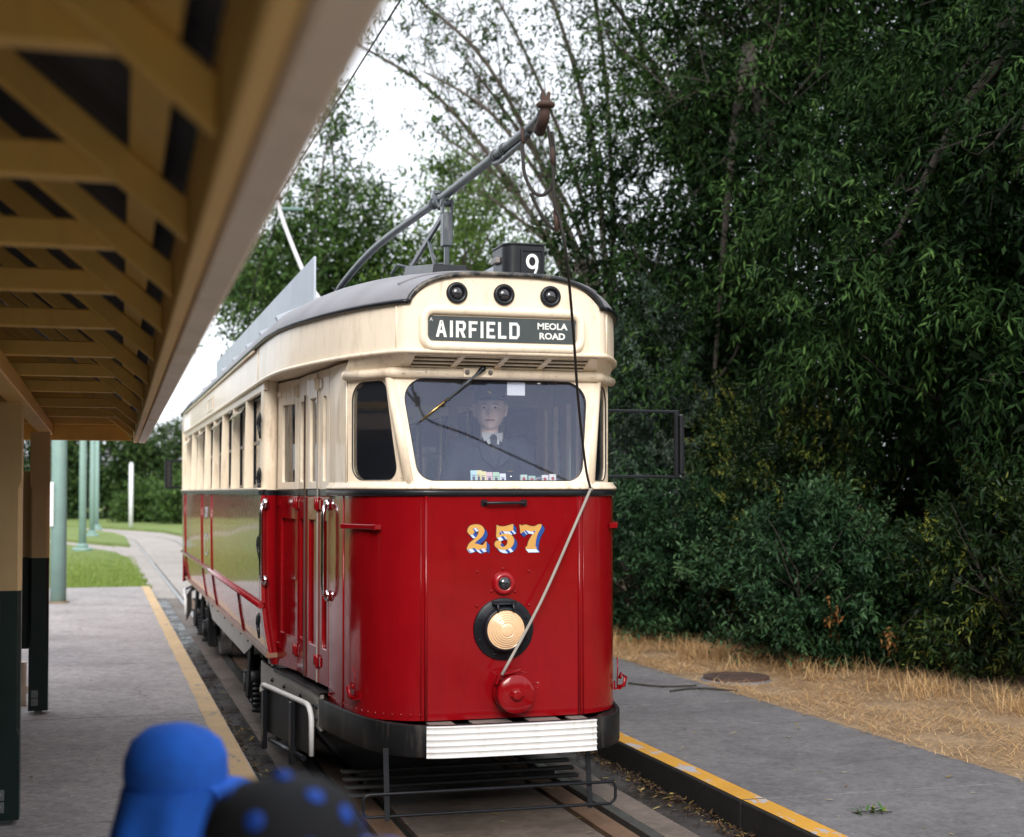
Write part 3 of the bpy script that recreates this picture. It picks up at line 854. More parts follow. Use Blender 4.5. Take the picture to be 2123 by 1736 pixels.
# ---- pillars, quarter windows, door-side posts
for s in (-1, 1):
    mb = MB(); mb.tube([(s * 0.520, 0.058, ZW0 - 0.012), (s * 0.605, 0.186, ZW1)], 0.034, 14)
    pl = mb.build('windscreen_pillar', 'cream', tram)
    A = Vector((s * 0.545, 0.105, 0)); B = Vector((s * 0.792, 0.50, 0)); d = (B - A).normalized(); Lq = (B - A).length
    inw = Vector((-s * abs(d.y), abs(d.x), 0))
    def q3(p): return A + d * p[0] + Vector((0, 0, p[1]))
    dx = 0.10
    outer = [(0.0, ZW0), (Lq, ZW0), (Lq, ZW1), (0.125, ZW1)] if True else None
    hole = round_poly([(0.045, 1.945), (Lq - 0.035, 1.945), (Lq - 0.035, 2.505), (0.155, 2.505)], [0.07, 0.09, 0.10, 0.06], 7)
    if s < 0: pass
    mb = MB(); holed_plate(mb, q3, outer, hole, inw * 0.03)
    qf = mb.build('quarter_window_frame', 'cream', tram, 0.003, 1)
    mb = MB(); mb.prism([q3(p) + inw * 0.014 for p in hole], inw * 0.005); mb.build('quarter_glass', 'glass', qf)
    mb = MB(); mb.tube([q3(p) + inw * 0.004 for p in hole], 0.005, 6, closed=True); mb.build('gasket', 'rubber', qf)
    for (u, v) in ((0.02, 1.96), (0.05, 2.1), (0.085, 2.3), (0.12, 2.48), (0.26, ZW1 - 0.012), (Lq - 0.015, 2.46), (Lq - 0.015, 2.25), (Lq - 0.015, 2.05)):
        mb = MB(); mb.ball(q3((u, v)) - inw * 0.001, 0.0045, n=7, m=5); mb.build('screw', 'cream', qf)
    # corner post between quarter window and door
    pc = mir([p for p in low_c if p[1] > 0.50], s); pci = mir([p for p in off2(low_c, -0.06) if True][-len(pc):], s)
    mb = MB(); mb.shell([[(x, y, z) for z in (ZW0, 2.2, ZW1 + 0.10)] for x, y in pc], lambda p, i, k: Vector((pci[i][0], pci[i][1], p.z)))
    mb.build('corner_post', 'cream', tram)
    mb = MB(); mb.tube([(s * 0.795, 0.52, ZW0), (s * 0.795, 0.52, ZW1 + 0.1)], 0.007, 6); mb.build('joint_bead', 'cream', tram)

# ---- beam moulding above the windows
bpts = [(-0.806, 0.48, 2.545), (-0.71, 0.335, 2.545), (-0.628, 0.175, 2.545), (-0.60, 0.138, 2.545), (-0.3, 0.126, 2.545), (0, 0.122, 2.545), (0.3, 0.126, 2.545), (0.60, 0.138, 2.545), (0.628, 0.175, 2.545), (0.71, 0.335, 2.545), (0.806, 0.48, 2.545)]
mb = MB(); mb.tube(bpts, 0.029, 14)
for e in (bpts[0], bpts[-1]): mb.ball(e, 0.029)
bmo = mb.build('beam_moulding', 'cream', tram)
for x in (-0.55, -0.42, -0.3, 0.08, 0.2, 0.34, 0.46, 0.56):
    mb = MB(); mb.ball((x, 0.098, 2.545 + 0.004 * (-1) ** int(x * 10)), 0.006, n=8, m=5); mb.build('screw', 'cream', bmo)
mb = MB(); mb.beam((-0.21, 0.094, 2.548), (-0.035, 0.094, 2.548), 0.014, 0.052); wp = mb.build('wiper_plate', 'cream', bmo, 0.005, 2)
for x in (-0.19, -0.055):
    mb = MB(); mb.lathe([(0.013, 0), (0.013, 0.012), (0.007, 0.013), (0.007, 0.022), (0, 0.022)], (x, 0.087, 2.55), (0, -1, 0.1), 12); mb.build('wiper_spindle', 'steel_grey', bmo)
# windscreen wiper
mb = MB(); a = Vector((-0.105, 0.062, 2.568)); b = Vector((-0.30, 0.075, 2.40)); c = Vector((-0.455, 0.082, 2.275))
mb.beam(a, a.lerp(b, 0.55), 0.012, 0.026, (0, -1, 0)); mb.beam(a.lerp(b, 0.5), b, 0.010, 0.014, (0, -1, 0))
wi = mb.build('windscreen_wiper', 'pole_metal', tram, 0.003, 1)
mb = MB(); mb.tube([a + Vector((0.012, 0, 0.012)), a, a.lerp(b, 0.2)], [0.014, 0.017, 0.008], 8); mb.build('wiper_knuckle', 'black', wi)
mb = MB(); mb.tube([b, b.lerp(c, 0.5), c], [0.006, 0.005, 0.003], 6); mb.build('wiper_rod', 'brass', wi)
mb = MB(); mb.tube([c, c + (c - b) * 0.06], 0.005, 6); mb.tube([b + Vector((0.01, 0, -0.005)), b.lerp(c, 0.12)], 0.008, 6); mb.build('wiper_tip', 'rubber', wi)

# ---- upper band (destination box wrapping round to the sides)
BANDP = [(0.545, -0.058), (0.585, -0.03), (0.63, 0.04), (0.70, 0.17), (0.805, 0.42), (0.93, 0.86), (1.04, 1.43), (1.078, 2.0), (1.082, 2.6)]
band_c = catmull(BANDP, 5)
ZE = 2.915        # roof edge height
for s in (-1, 1):
    c = band_c + [(1.082, y) for y in (4, 6, 8, 10, 11.5)] + [(p[0], LEN - p[1]) for p in band_c[::-1]]
    co = mir(c, s); ci = mir(off2(c, -0.025), s)
    mb = MB(); mb.shell([[(x, y, 2.645), (x, y, 2.78), (x - s * 0.004, y, ZE)] for x, y in co], lambda p, i, k: Vector((ci[i][0], ci[i][1], p.z)))
    ub = mb.build('upper_band', 'cream_clean', tram)
    for yy in (0.0, 2.62):
        j = min(range(len(co)), key=lambda k: abs(co[k][1] - yy) + (5 if k > len(co) / 2 else 0))
        mb = MB(); mb.tube([(co[j][0], co[j][1], 2.65), (co[j][0], co[j][1], ZE)], 0.005, 6); mb.build('joint_bead', 'cream', ub)
    # cornice moulding under the band
    cc = [(0.0, -0.058), (0.3, -0.058)] + c[:len(band_c) + 5]
    mb = MB(); mb.tube([(s * (x + nrm2(cc, i)[0] * 0.006), y + nrm2(cc, i)[1] * 0.006, 2.648) for i, (x, y) in enumerate(cc)], 0.013, 8)
    mb.build('cornice_moulding', 'cream', tram)
    # soffit over the doors
    inner_c = [(0.50, 0.12), (0.55, 0.16), (0.60, 0.2), (0.66, 0.29), (0.74, 0.40), (0.78, 0.55), (0.79, 0.95), (0.80, 1.2), (0.84, 1.5), (0.90, 1.9), (0.98, 2.3), (1.0, 2.6)]
    ic = catmull(inner_c, 4); oc = [p for p in off2(band_c, -0.012)]
    k = np.linspace(0, len(ic) - 1, len(oc)).round().astype(int)
    st_i = min(range(len(oc)), key=lambda i: abs(oc[i][1] - 0.33))
    mb = MB(); mb.sheet([[(s * oc[i][0], oc[i][1], 2.650), (s * ic[k[i]][0], ic[k[i]][1] if ic[k[i]][1] > 0 else 0, 2.643)] for i in range(st_i, len(oc))], False)
    mb.sheet([[(s * oc[i][0], oc[i][1], 2.656), (s * ic[k[i]][0], ic[k[i]][1], 2.660)] for i in range(st_i, len(oc))], False)
    mb.build('door_soffit', 'cream', tram)
    # sloping face under the band corner, and panel above the beam
    mb = MB(); mb.sheet([[(s * 0.535, -0.040, 2.640), (s * 0.60, 0.150, 2.570)], [(s * 0.60, 0.0, 2.640), (s * 0.632, 0.19, 2.570)], [(s * 0.70, 0.17, 2.643), (s * 0.72, 0.345, 2.570)], [(s * 0.80, 0.42, 2.643), (s * 0.808, 0.50, 2.570)]], True)
    mb.sheet([[(s * 0.60, 0.162, 2.568), (s * 0.535, -0.028, 2.644)], [(s * 0.62, 0.20, 2.568), (s * 0.59, 0.01, 2.644)], [(s * 0.71, 0.355, 2.568), (s * 0.69, 0.18, 2.647)], [(s * 0.80, 0.51, 2.568), (s * 0.79, 0.43, 2.647)]], True)
    mb.build('corner_slope', 'cream', tram)

# front face of the destination box with an arched top
arch = [(0.0, 3.088), (0.12, 3.087), (0.22, 3.082), (0.30, 3.070), (0.38, 3.046), (0.45, 3.008), (0.50, 2.968), (0.535, 2.930), (0.545, ZE)]
top = [(-x, z) for x, z in arch[::-1]] + arch[1:]
mb = MB(); mb.prism([(-0.545, -0.058, 2.645)] + [(x, -0.058, z) for x, z in top] + [(0.545, -0.058, 2.645)], (0, 0.025, 0))
dbx = mb.build('destination_box_face', 'cream', tram)
# ventilator slope: frame, mullions, louvres
V0, V1 = Vector((0, 0.140, 2.572)), Vector((0, -0.040, 2.640))
def v3(x, t, o=0.0):
    p = V0.lerp(V1, t); n = Vector((0, -0.35, -0.93)); return Vector((x, 0, 0)) + p + n * o
mb = MB(); mb.prism([v3(-0.60, 0, -0.010), v3(0.60, 0, -0.010), v3(0.535, 1, -0.010), v3(-0.535, 1, -0.010)], Vector((0, 0.002, 0.006)))
vp = mb.build('vent_gap_shade', 'black', tram)  # black sheet painted in for the shadow between the louvres
for (x0a, x1a, x0b, x1b) in ((-0.60, -0.508, -0.535, -0.505), (0.505, 0.60, 0.50, 0.535)):
    mb = MB(); mb.prism([v3(x0a, 0), v3(x1a, 0), v3(x1b, 1), v3(x0b, 1)], Vector((0, 0.01, 0.025))); mb.build('vent_end', 'cream', vp)
for x in (-0.253, 0.0, 0.253):
    mb = MB(); mb.beam(v3(x - 0.018, 0.0, 0.0), v3(x + 0.018, 1.0, 0.0), 0.034, 0.012); mb.build('vent_mullion', 'cream', vp)
for b in range(4):
    xa = -0.505 + b * 0.2525; xb = xa + 0.2525
    for k in range(4):
        t = 0.12 + k * 0.235
        mb = MB(); mb.tube([v3(xa, t, -0.001), v3(xb, t, -0.001)], 0.0075, 8); mb.build('louvre', 'cream', vp)
mb = MB(); mb.beam(v3(-0.535, 0.985, 0.004), v3(0.535, 0.985, 0.004), 0.02, 0.014); mb.build('vent_rail', 'cream', vp)

# destination sign
SCX, SCZ = -0.022, 2.775
out_r = round_poly([(-0.452, -0.100), (0.452, -0.100), (0.452, 0.102), (-0.452, 0.102)], 0.06, 8)
mb = MB(); mb.tube([(SCX + x, -0.066, SCZ + z) for x, z in out_r], 0.026, 12, closed=True)
sf = mb.build('sign_frame', 'cream_clean', tram)
mb = MB(); mb.prism([(SCX + x, -0.062, SCZ + z) for x, z in round_poly([(-0.424, -0.068), (0.424, -0.068), (0.424, 0.068), (-0.424, 0.068)], 0.012, 4)], (0, 0.003, 0))
bl = mb.build('destination_blind', 'sign_black', sf)
mb = MB()
def block(mb, x, z, w, h, t, ch):
    Y = -0.0645
    def bar(pts): mb.prism([(x + px * w, Y, z + pz * h) for px, pz in pts], (0, 0.0015, 0))
    T, U = t / w, t / h
    if ch == 'I': bar([(0.5 - T / 2, 0), (0.5 + T / 2, 0), (0.5 + T / 2, 1), (0.5 - T / 2, 1)])
    if ch == 'A':
        bar([(0, 0), (T, 0), (0.5 + T * 0.15, 0.86), (0.5 + T * .5, 1), (0.5 - T * .5, 1)]); bar([(1, 0), (0.5 + T * .5, 1), (0.5 - T * .15, 0.86), (1 - T, 0)])
        mb.prism([(x + w * 0.24, Y - .0003, z + h * 0.24), (x + w * 0.76, Y - .0003, z + h * 0.24), (x + w * 0.70, Y - .0003, z + h * (0.24 + U)), (x + w * 0.30, Y - .0003, z + h * (0.24 + U))], (0, 0.0015, 0))
    if ch in 'RFELD': bar([(0, 0), (T, 0), (T, 1), (0, 1)])
    if ch in 'FE':
        bar([(T, 1 - U), (1, 1 - U), (1, 1), (T, 1)]); bar([(T, 0.5 - U / 2), (0.86, 0.5 - U / 2), (0.86, 0.5 + U / 2), (T, 0.5 + U / 2)])
    if ch in 'EL': bar([(T, 0), (1, 0), (1, U), (T, U)])
    if ch == 'D':
        c, d = 0.3, 0.22
        bar([(T, 1 - U), (1 - c, 1 - U), (1 - T, 1 - d - U * .4), (1 - T, d + U * .4), (1 - c, U), (T, U), (T, 0), (1 - c * .8, 0), (1, d), (1, 1 - d), (1 - c * .8, 1), (T, 1)])
    if ch == 'R':
        bar([(T, 1 - U), (1 - .28, 1 - U), (1 - T, 1 - .16 - U * .3), (1 - T, .5 + .10 + U * .2), (1 - .28, .5 + U * .3), (T, .5 + U * .3), (T, .5 - U * .7), (1 - .2, .5 - U * .7), (1, .58), (1, .86), (1 - .2, 1), (T, 1)])
        bar([(0.42, .5 - U * .7), (0.42 + T * 1.1, .5 - U * .7), (1, 0), (1 - T * 1.1, 0)])
xx = SCX - 0.382
for ch, w in zip('AIRFIELD', (0.062, 0.018, 0.056, 0.050, 0.018, 0.050, 0.048, 0.060)):
    block(mb, xx, SCZ - 0.048, w, 0.092, 0.0165, ch); xx += w + 0.0165
mb.build('airfield_lettering', 'sign_white', bl)
for i, (txt, dz) in enumerate((('MEOLA', 0.012), ('ROAD', -0.043))):
    text_mesh('small_lettering', txt, 0.049, 'sign_white', bl, Matrix.Translation((SCX + 0.285, -0.0635, SCZ + dz)) @ Matrix.Rotation(R(90), 4, 'X'), 0.0017, 1.10)
text_mesh('small_lettering', 'A', 0.028, 'sign_white', bl, Matrix.Translation((SCX - 0.408, -0.0635, SCZ + 0.038)) @ Matrix.Rotation(R(90), 4, 'X'), 0.0)
# three round marker lamps
for x in (-0.285, -0.016, 0.254):
    mb = MB(); mb.lathe([(0.060, 0.0), (0.060, 0.010), (0.054, 0.018), (0.044, 0.019), (0.036, 0.012), (0.034, 0.004)], (x, -0.058, 2.972), (0, -1, 0), 28)
    ml = mb.build('marker_lamp', 'black', tram)
    mb = MB(); mb.lathe([(0.036, 0.004), (0.034, 0.010), (0.026, 0.017), (0.014, 0.021), (0, 0.022)], (x, -0.058, 2.972), (0, -1, 0), 24); mb.build('lamp_glass', 'glass_dark', ml)

# ---- roof
def roof_w(y):
    ys = [p[1] for p in band_c]; xs_ = [p[0] for p in band_c]
    y = min(y, LEN - y)
    return float(np.interp(y, ys, xs_))
def crown(y):
    y = min(y, LEN - y)
    return float(np.interp(y, [-0.06, 0.1, 0.5, 1.1, 2.0, 3.2], [3.088, 3.115, 3.17, 3.225, 3.275, 3.30]))
def roof_z(x, y):
    w = roof_w(y) + 0.012; u = min(1, abs(x) / w)
    p = float(np.interp(min(y, LEN - y), [-0.06, 1.5], [3.4, 2.6]))
    return ZE + (crown(y) - ZE) * max(0, 1 - u ** p) ** 0.62
ry = [-0.062, -0.04, 0.0, 0.06, 0.14, 0.25, 0.4, 0.6, 0.85, 1.15, 1.5, 2.0, 2.6, 4, 6, 8, 10, 11.5]; ry = ry + [LEN - y for y in ry[:-4][::-1]]
us = [math.sin(math.pi / 2 * k / 14) for k in range(15)]; us = [-u for u in us[::-1]][:-1] + us
mb = MB(); mb.shell([[((roof_w(y) + 0.012) * u, y, roof_z((roof_w(y) + 0.012) * u, y)) for u in us] for y in ry], lambda p, i, k: p + Vector((0, 0, -0.012)))
roof = mb.build('roof', 'roof', tram)
# edging: drip moulding along the sides and round the arch
w0 = roof_w(-0.06) + 0.012
arch_pts = [(w0 * u, -0.068, roof_z(w0 * u, -0.062)) for u in us]
mb = MB(); mb.tube([(x, y, z - 0.004) for x, y, z in arch_pts], 0.015, 8); mb.build('roof_edging', 'edging', roof)
for s in (-1, 1):
    mb = MB(); mb.tube([(s * (roof_w(y) + 0.014), y, ZE + 0.002) for y in ry], 0.014, 8); mb.build('roof_edging', 'black', roof)
    mb = MB(); mb.tube([(s * (roof_w(y) + 0.012), y, ZE - 0.022) for y in (2.75, 4, 6, 8, 10, 11.4)], 0.010, 6); mb.build('drip_rail', 'cream', roof)
mb = MB(); mb.tube([(x * 0.97, 0.10, roof_z(x * 0.97, 0.10) + 0.002) for x in np.linspace(-0.6, 0.6, 25)], 0.007, 6); mb.build('roof_seam', 'roof', roof)

# roof-mounted advertising board with support blocks
mb = MB(); mb.box(-0.69, -0.672, 2.60, 11.4, 3.255, 3.575); bd = mb.build('roof_board', 'board_grey', tram, 0.003, 1)
for y in (2.8, 3.9, 5.0, 6.3, 7.6, 9, 10.4):
    mb = MB(); mb.beam((-0.70, y, roof_z(-.7, y) + .02), (-0.93, y, roof_z(-.93, y) + 0.02), 0.07, 0.05); mb.build('board_support', 'board_grey', bd, 0.004, 1)
mb = MB(); mb.box(0.672, 0.69, 2.60, 11.4, 3.255, 3.575); mb.build('roof_board', 'board_grey', tram, 0.003, 1)

# route number box
NX0, NX1, NY0, NY1, NZ = 0.20, 0.455, 0.69, 1.02, 3.388
pl2 = round_poly([(NX0, NY0), (NX1, NY0), (NX1, NY1), (NX0, NY1)], [0.07, 0.006, 0.006, 0.07], 8)
mb = MB(); mb.prism([(x, y, 3.10) for x, y in pl2], (0, 0, NZ - 3.10)); nb = mb.build('route_number_box', 'black', tram, 0.004, 2)
mb = MB(); mb.prism([(NX0 - 0.006 + (x - NX0) * 1.04, NY0 - 0.006 + (y - NY0) * 1.03, NZ) for x, y in pl2], (0, 0, 0.012)); mb.build('box_lid', 'black', nb, 0.003, 1)
mb = MB(); fr_ = [(0.300, 3.17), (0.448, 3.17), (0.448, 3.365), (0.300, 3.365)]
holed_plate(mb, lambda p: (p[0], NY0 - 0.012, p[1]), fr_, [(0.312, 3.182), (0.436, 3.182), (0.436, 3.353), (0.312, 3.353)], (0, 0.012, 0)); mb.build('number_frame', 'black', nb)
mb = MB(); n = 28
oo = [(0.374 + 0.040 * math.cos(2 * math.pi * k / n), 3.290 + 0.047 * math.sin(2 * math.pi * k / n)) for k in range(n)]
ii = [(0.374 + 0.021 * math.cos(2 * math.pi * k / n), 3.290 + 0.028 * math.sin(2 * math.pi * k / n)) for k in range(n)]
mb.ring([(x, NY0 - 0.003, z) for x, z in oo], [(x, NY0 - 0.003, z) for x, z in ii], (0, 0.002, 0))
mb.tube([(0.4045, NY0 - 0.003, 3.290), (0.403, NY0 - 0.003, 3.25), (0.392, NY0 - 0.003, 3.215), (0.365, NY0 - 0.003, 3.197), (0.345, NY0 - 0.003, 3.205)], 0.009, 6, sy=0.15)
mb.build('route_number', 'sign_white', nb)
mb = MB(); mb.box(NX0 - 0.03, NX0, NY0 + 0.10, NY0 + 0.22, 3.29, 3.325); mb.build('box_catch', 'steel_grey', nb, 0.004, 1)
mb = MB(); mb.box(-0.13, 0.13, LEN - 1.0, LEN - 0.7, 3.1, 3.4); mb.build('rear_number_box', 'black', tram, 0.02, 2)

# ---- trolley pole stowed on its hook, ropes to the front
PXL = -0.18
pole = catmull([(PXL, 4.95, 3.56), (PXL, 4.4, 3.65), (PXL, 2.9, 3.715), (PXL, 0.80, 3.662), (PXL, -0.5, 3.643), (PXL, -1.12, 3.640), (PXL, -1.30, 3.652)], 5)
mb = MB(); mb.tube(pole, [0.029 - 0.008 * i / (len(pole) - 1) for i in range(len(pole))], 12)
tp = mb.build('trolley_pole', 'pole_metal', tram)
for y, r in ((0.98, 0.036), (-0.45, 0.032), (-0.62, 0.030)):
    z = float(np.interp(-y, [-p[1] for p in pole], [p[2] for p in pole]))
    mb = MB(); mb.tube([(PXL, y, z), (PXL, y - 0.05, z)], r, 12); mb.build('pole_clip', 'pole_metal', tp)
mb = MB(); mb.tube([(PXL, -0.45, 3.61), (PXL, -0.6, 3.59), (PXL + 0.005, -0.75, 3.60), (PXL + 0.01, -0.95, 3.605), (PXL, -1.1, 3.615)], 0.014, 7); mb.build('pole_lead', 'pole_metal', tp)
hd = Vector((PXL, -1.36, 3.655))
mb = MB(); mb.tube([hd + Vector((0, 0.10, -0.075)), hd + Vector((0, 0.02, -0.02)), hd + Vector((0, -0.0, 0.03))], [0.028, 0.027, 0.021], 10)
mb.lathe([(0.018, -0.008), (0.042, 0.0), (0.046, 0.012), (0.032, 0.024), (0.016, 0.027)], hd + Vector((0, 0, 0.02)), (0, 0, 1), 12)
mb.prism([hd + Vector((x, -0.012, z)) for x, z in ((-0.019, 0.044), (0.019, 0.044), (0.021, 0.084), (0.013, 0.094), (0.008, 0.070), (-0.008, 0.070), (-0.013, 0.094), (-0.021, 0.084))], (0, 0.03, 0))
mb.build('trolley_head', 'rust', tp)
# base with springs
mb = MB(); mb.box(PXL - 0.22, PXL + 0.22, 4.2, 5.9, 3.30, 3.34); mb.box(PXL - 0.10, PXL + 0.10, 4.75, 5.15, 3.34, 3.46); mb.tube([(PXL - 0.12, 4.95, 3.55), (PXL + 0.12, 4.95, 3.55)], 0.05, 12)
for dx in (-0.10, 0.10): mb.tube([(PXL + dx, 4.9, 3.50), (PXL + dx, 4.3, 3.44)], 0.04, 10); mb.tube([(PXL + dx, 4.3, 3.44), (PXL + dx, 3.95, 3.38)], 0.028, 8)
mb.build('trolley_base', 'black', tram, 0.004, 1)
# hook post
hy = 0.62
mb = MB(); mb.box(PXL - 0.014, PXL + 0.014, hy - 0.02, hy + 0.02, 3.16, 3.35); mb.box(PXL - 0.03, PXL + 0.03, hy - 0.035, hy + 0.035, 3.345, 3.545)
mb.box(PXL - 0.034, PXL - 0.02, hy - 0.03, hy + 0.03, 3.54, 3.63); mb.box(PXL + 0.02, PXL + 0.034, hy - 0.03, hy + 0.03, 3.54, 3.63)
mb.tube([(PXL - 0.04, hy, 3.605), (PXL + 0.04, hy, 3.605)], 0.022, 10)
hk = mb.build('pole_hook_post', 'pole_metal', tram, 0.004, 1)
mb = MB(); mb.tube([(PXL - 0.02, hy + 0.1, 3.59), (PXL - 0.03, hy + 0.22, 3.69), (PXL - 0.02, hy + 0.27, 3.72), (PXL + 0.01, hy + 0.2, 3.71)], 0.014, 7); mb.build('pole_hook', 'pole_metal', hk)
mb = MB(); mb.beam((PXL, hy + 0.09, 3.55), (PXL, 2.02, 3.30), 0.02, 0.03); mb.beam((PXL, 1.12, 3.475), (PXL, 0.86, 3.20), 0.016, 0.022); mb.build('hook_strut', 'pole_metal', hk)
mb = MB(); mb.tube([(PXL - 0.01, 1.65, 3.37), (PXL - 0.05, 1.85, 3.42), (PXL - 0.06, 2.0, 3.38), (PXL - 0.02, 2.02, 3.30)], 0.010, 6); mb.build('hook_lever', 'pole_metal', hk)
mb = MB(); mb.hexa([(PXL - 0.12, 0.50, 3.12), (PXL + 0.12, 0.50, 3.12), (PXL + 0.12, 1.42, 3.14), (PXL - 0.12, 1.42, 3.14), (PXL - 0.10, 0.53, 3.222), (PXL + 0.10, 0.53, 3.222), (PXL + 0.10, 1.35, 3.33), (PXL - 0.10, 1.35, 3.33)]); mb.build('hook_plinth', 'black', hk, 0.004, 1)
mb = MB(); mb.tube([(PXL + 0.03, 0.72, 3.23), (PXL + 0.03, 0.74, 3.262), (PXL + 0.03, 0.95, 3.29), (PXL + 0.03, 0.97, 3.26)], 0.007, 6); mb.build('plinth_handle', 'black', hk)
# ropes
rtop = hd + Vector((0.02, 0.03, -0.06))
ring_p = Vector((-0.085, -1.28, 3.105))
rope = catmull([rtop, rtop + Vector((0.022, 0, -0.16)), rtop + Vector((0.035, 0.0, -0.38)), (-0.10, -1.32, 3.16), (-0.06, -1.30, 3.0), (0.10, -0.92, 2.70), (0.27, -0.50, 2.35), (0.44, -0.12, 2.02), (0.50, -0.025, 1.905)], 5)
mb = MB(); mb.tube(rope, 0.0072, 7); rp = mb.build('trolley_rope', 'rope', tram)
mb = MB(); mb.tube(catmull([(-0.235, -1.17, 3.59), (-0.245, -1.20, 3.50), (-0.245, -1.24, 3.38), (-0.215, -1.28, 3.29), (-0.17, -1.3, 3.275), (-0.13, -1.31, 3.33), (-0.125, -1.32, 3.45), (-0.14, -1.33, 3.57)], 5), 0.0085, 6)
mb.tube(catmull([(-0.225, -1.27, 3.285), (-0.18, -1.28, 3.19), (-0.13, -1.29, 3.125), (-0.10, -1.3, 3.12), (-0.095, -1.31, 3.17)], 5), 0.0085, 6); mb.build('rope_loop', 'rope', rp)
for pp, rr in (([(-0.12, -1.315, 3.20), (-0.11, -1.315, 3.10)], 0.016), ([(-0.235, -1.16, 3.62), (-0.24, -1.19, 3.54)], 0.013), ([rtop + Vector((.02, 0, -.1)), rtop + Vector((0.026, 0, -0.18))], 0.015)):
    mb = MB(); mb.tube(pp, rr * 0.75, 7); mb.build('rope_splice', 'rust', rp)
mb = MB(); mb.tube(catmull([(0.50, -0.03, 1.895), (0.40, -0.06, 1.70), (0.18, -0.11, 1.27), (-0.055, -0.155, 0.885)], 4), 0.0085, 7); mb.build('trolley_rope', 'rope_pale', tram)
mb = MB(); mb.tube([(0.515, -0.01, 1.90), (0.505, -0.035, 1.893), (0.49, -0.03, 1.885)], 0.008, 6); mb.build('rope_eye', 'steel_grey', tram)

# ---- fittings on the lower front
mb = MB(); mb.tube([(-0.115, -0.012, 1.818), (-0.108, -0.040, 1.818), (0.108, -0.040, 1.818), (0.115, -0.012, 1.818)], 0.010, 8)
for x in (-0.115, 0.115): mb.box(x - 0.018, x + 0.018, -0.010, -0.002, 1.800, 1.836)
mb.build('black_front_handle', 'black', front, 0.003, 1)
# headlamp
LX, LZ_ = -0.005, 1.120
mb = MB(); mb.lathe([(0.172, 0.002), (0.172, 0.012), (0.168, 0.017), (0.128, 0.018), (0.124, 0.045), (0.118, 0.058), (0.108, 0.062), (0.104, 0.05)], (LX, -0.004, LZ_), (0, -1, 0), 48)
hl = mb.build('headlamp', 'black', front)
prof = []
for i in range(27):
    r = 0.106 * (1 - i / 26); h = 0.055 + 0.042 * (1 - (r / 0.106) ** 2)
    if r > 0.035: h += 0.0045 * (1 if i % 3 == 0 else -0.6)
    prof.append((r, h))
mb = MB(); mb.lathe(prof, (LX, -0.004, LZ_), (0, -1, 0), 48); mb.build('lamp_lens', 'lens', hl)
mb = MB(); mb.box(LX - 0.07, LX + 0.07, -0.04, -0.015, LZ_ + 0.135, LZ_ + 0.158); mb.tube([(LX - 0.06, -0.045, LZ_ + 0.14), (LX + 0.06, -0.045, LZ_ + 0.14)], 0.007, 8)
for dx in (-0.045, 0.045): mb.tube([(LX + dx, -0.045, LZ_ + 0.15), (LX + dx, -0.062, LZ_ + 0.13), (LX + dx, -0.066, LZ_ + 0.095)], 0.009, 6)
mb.build('lamp_hinge', 'black', hl, 0.003, 1)
for k in range(8):
    a = 2 * math.pi * (k + 0.5) / 8; mb = MB(); mb.ball((LX + 0.15 * math.cos(a), -0.022, LZ_ + 0.15 * math.sin(a)), 0.007, n=8, m=5); mb.build('bolt', 'black', hl)
# small marker lamp
mb = MB(); mb.lathe([(0.066, 0.0), (0.065, 0.012), (0.056, 0.026), (0.042, 0.030), (0.036, 0.026)], (-0.003, -0.004, 1.372), (0, -1, 0), 32); mk = mb.build('red_marker_lamp', 'red_gloss', front)
mb = MB(); mb.lathe([(0.037, 0.026), (0.03, 0.034), (0.016, 0.040), (0, 0.041)], (-0.003, -0.004, 1.372), (0, -1, 0), 24); mb.build('lamp_glass', 'glass_dark', mk)
for x, z in ((-0.154, 1.438), (-0.005, 1.452), (0.144, 1.437), (-0.074, 1.329), (0.063, 1.326), (-0.158, 1.251), (0.145, 1.249)):
    mb = MB(); mb.lathe([(0.008, 0), (0.008, 0.004), (0.004, 0.008), (0, 0.008)], (x, -0.004, z), (0, -1, 0), 8); mb.build('bolt', 'red', front)
# rope catcher reel
RC = Vector((0.03, -0.004, 0.775))
mb = MB(); mb.lathe([(0.02, -0.0), (0.103, 0.02), (0.105, 0.05), (0.094, 0.055), (0.092, 0.090), (0.104, 0.094), (0.106, 0.145), (0.100, 0.150), (0.03, 0.151)], RC, (0, -1, 0), 36); rc = mb.build('rope_catcher', 'red', front)
mb = MB(); mb.lathe([(0.036, 0.151), (0.036, 0.158), (0.030, 0.160), (0.030, 0.172), (0.022, 0.176), (0, 0.176)], RC, (0, -1, 0), 14); mb.beam(RC + Vector((-0.04, -0.165, 0)), RC + Vector((0.04, -0.165, 0)), 0.008, 0.014); mb.beam(RC + Vector((0, -0.165, 0.055)), RC + Vector((0, -0.165, 0)), 0.012, 0.012); mb.build('reel_hub', 'red', rc)
mb = MB(); mb.beam(RC + Vector((-0.07, -0.10, 0.108)), RC + Vector((0.035, -0.10, 0.128)), 0.05, 0.014); mb.beam(RC + Vector((-0.1, -0.075, 0.05)), RC + Vector((-0.08, -0.075, 0.10)), 0.05, 0.012); mb.beam(RC + Vector((0.02, -0.1, 0.118)), RC + Vector((0.075, -0.1, 0.11)), 0.012, 0.006); mb.build('reel_guard', 'red', rc, 0.003, 1)
mb = MB(); mb.tube([RC + Vector((0.10, -0.12, 0.05)), RC + Vector((0.13, -0.13, 0.06)), RC + Vector((0.128, -0.13, 0.03)), RC + Vector((0.115, -0.13, 0.025))], 0.005, 6); mb.build('reel_catch', 'red', rc)

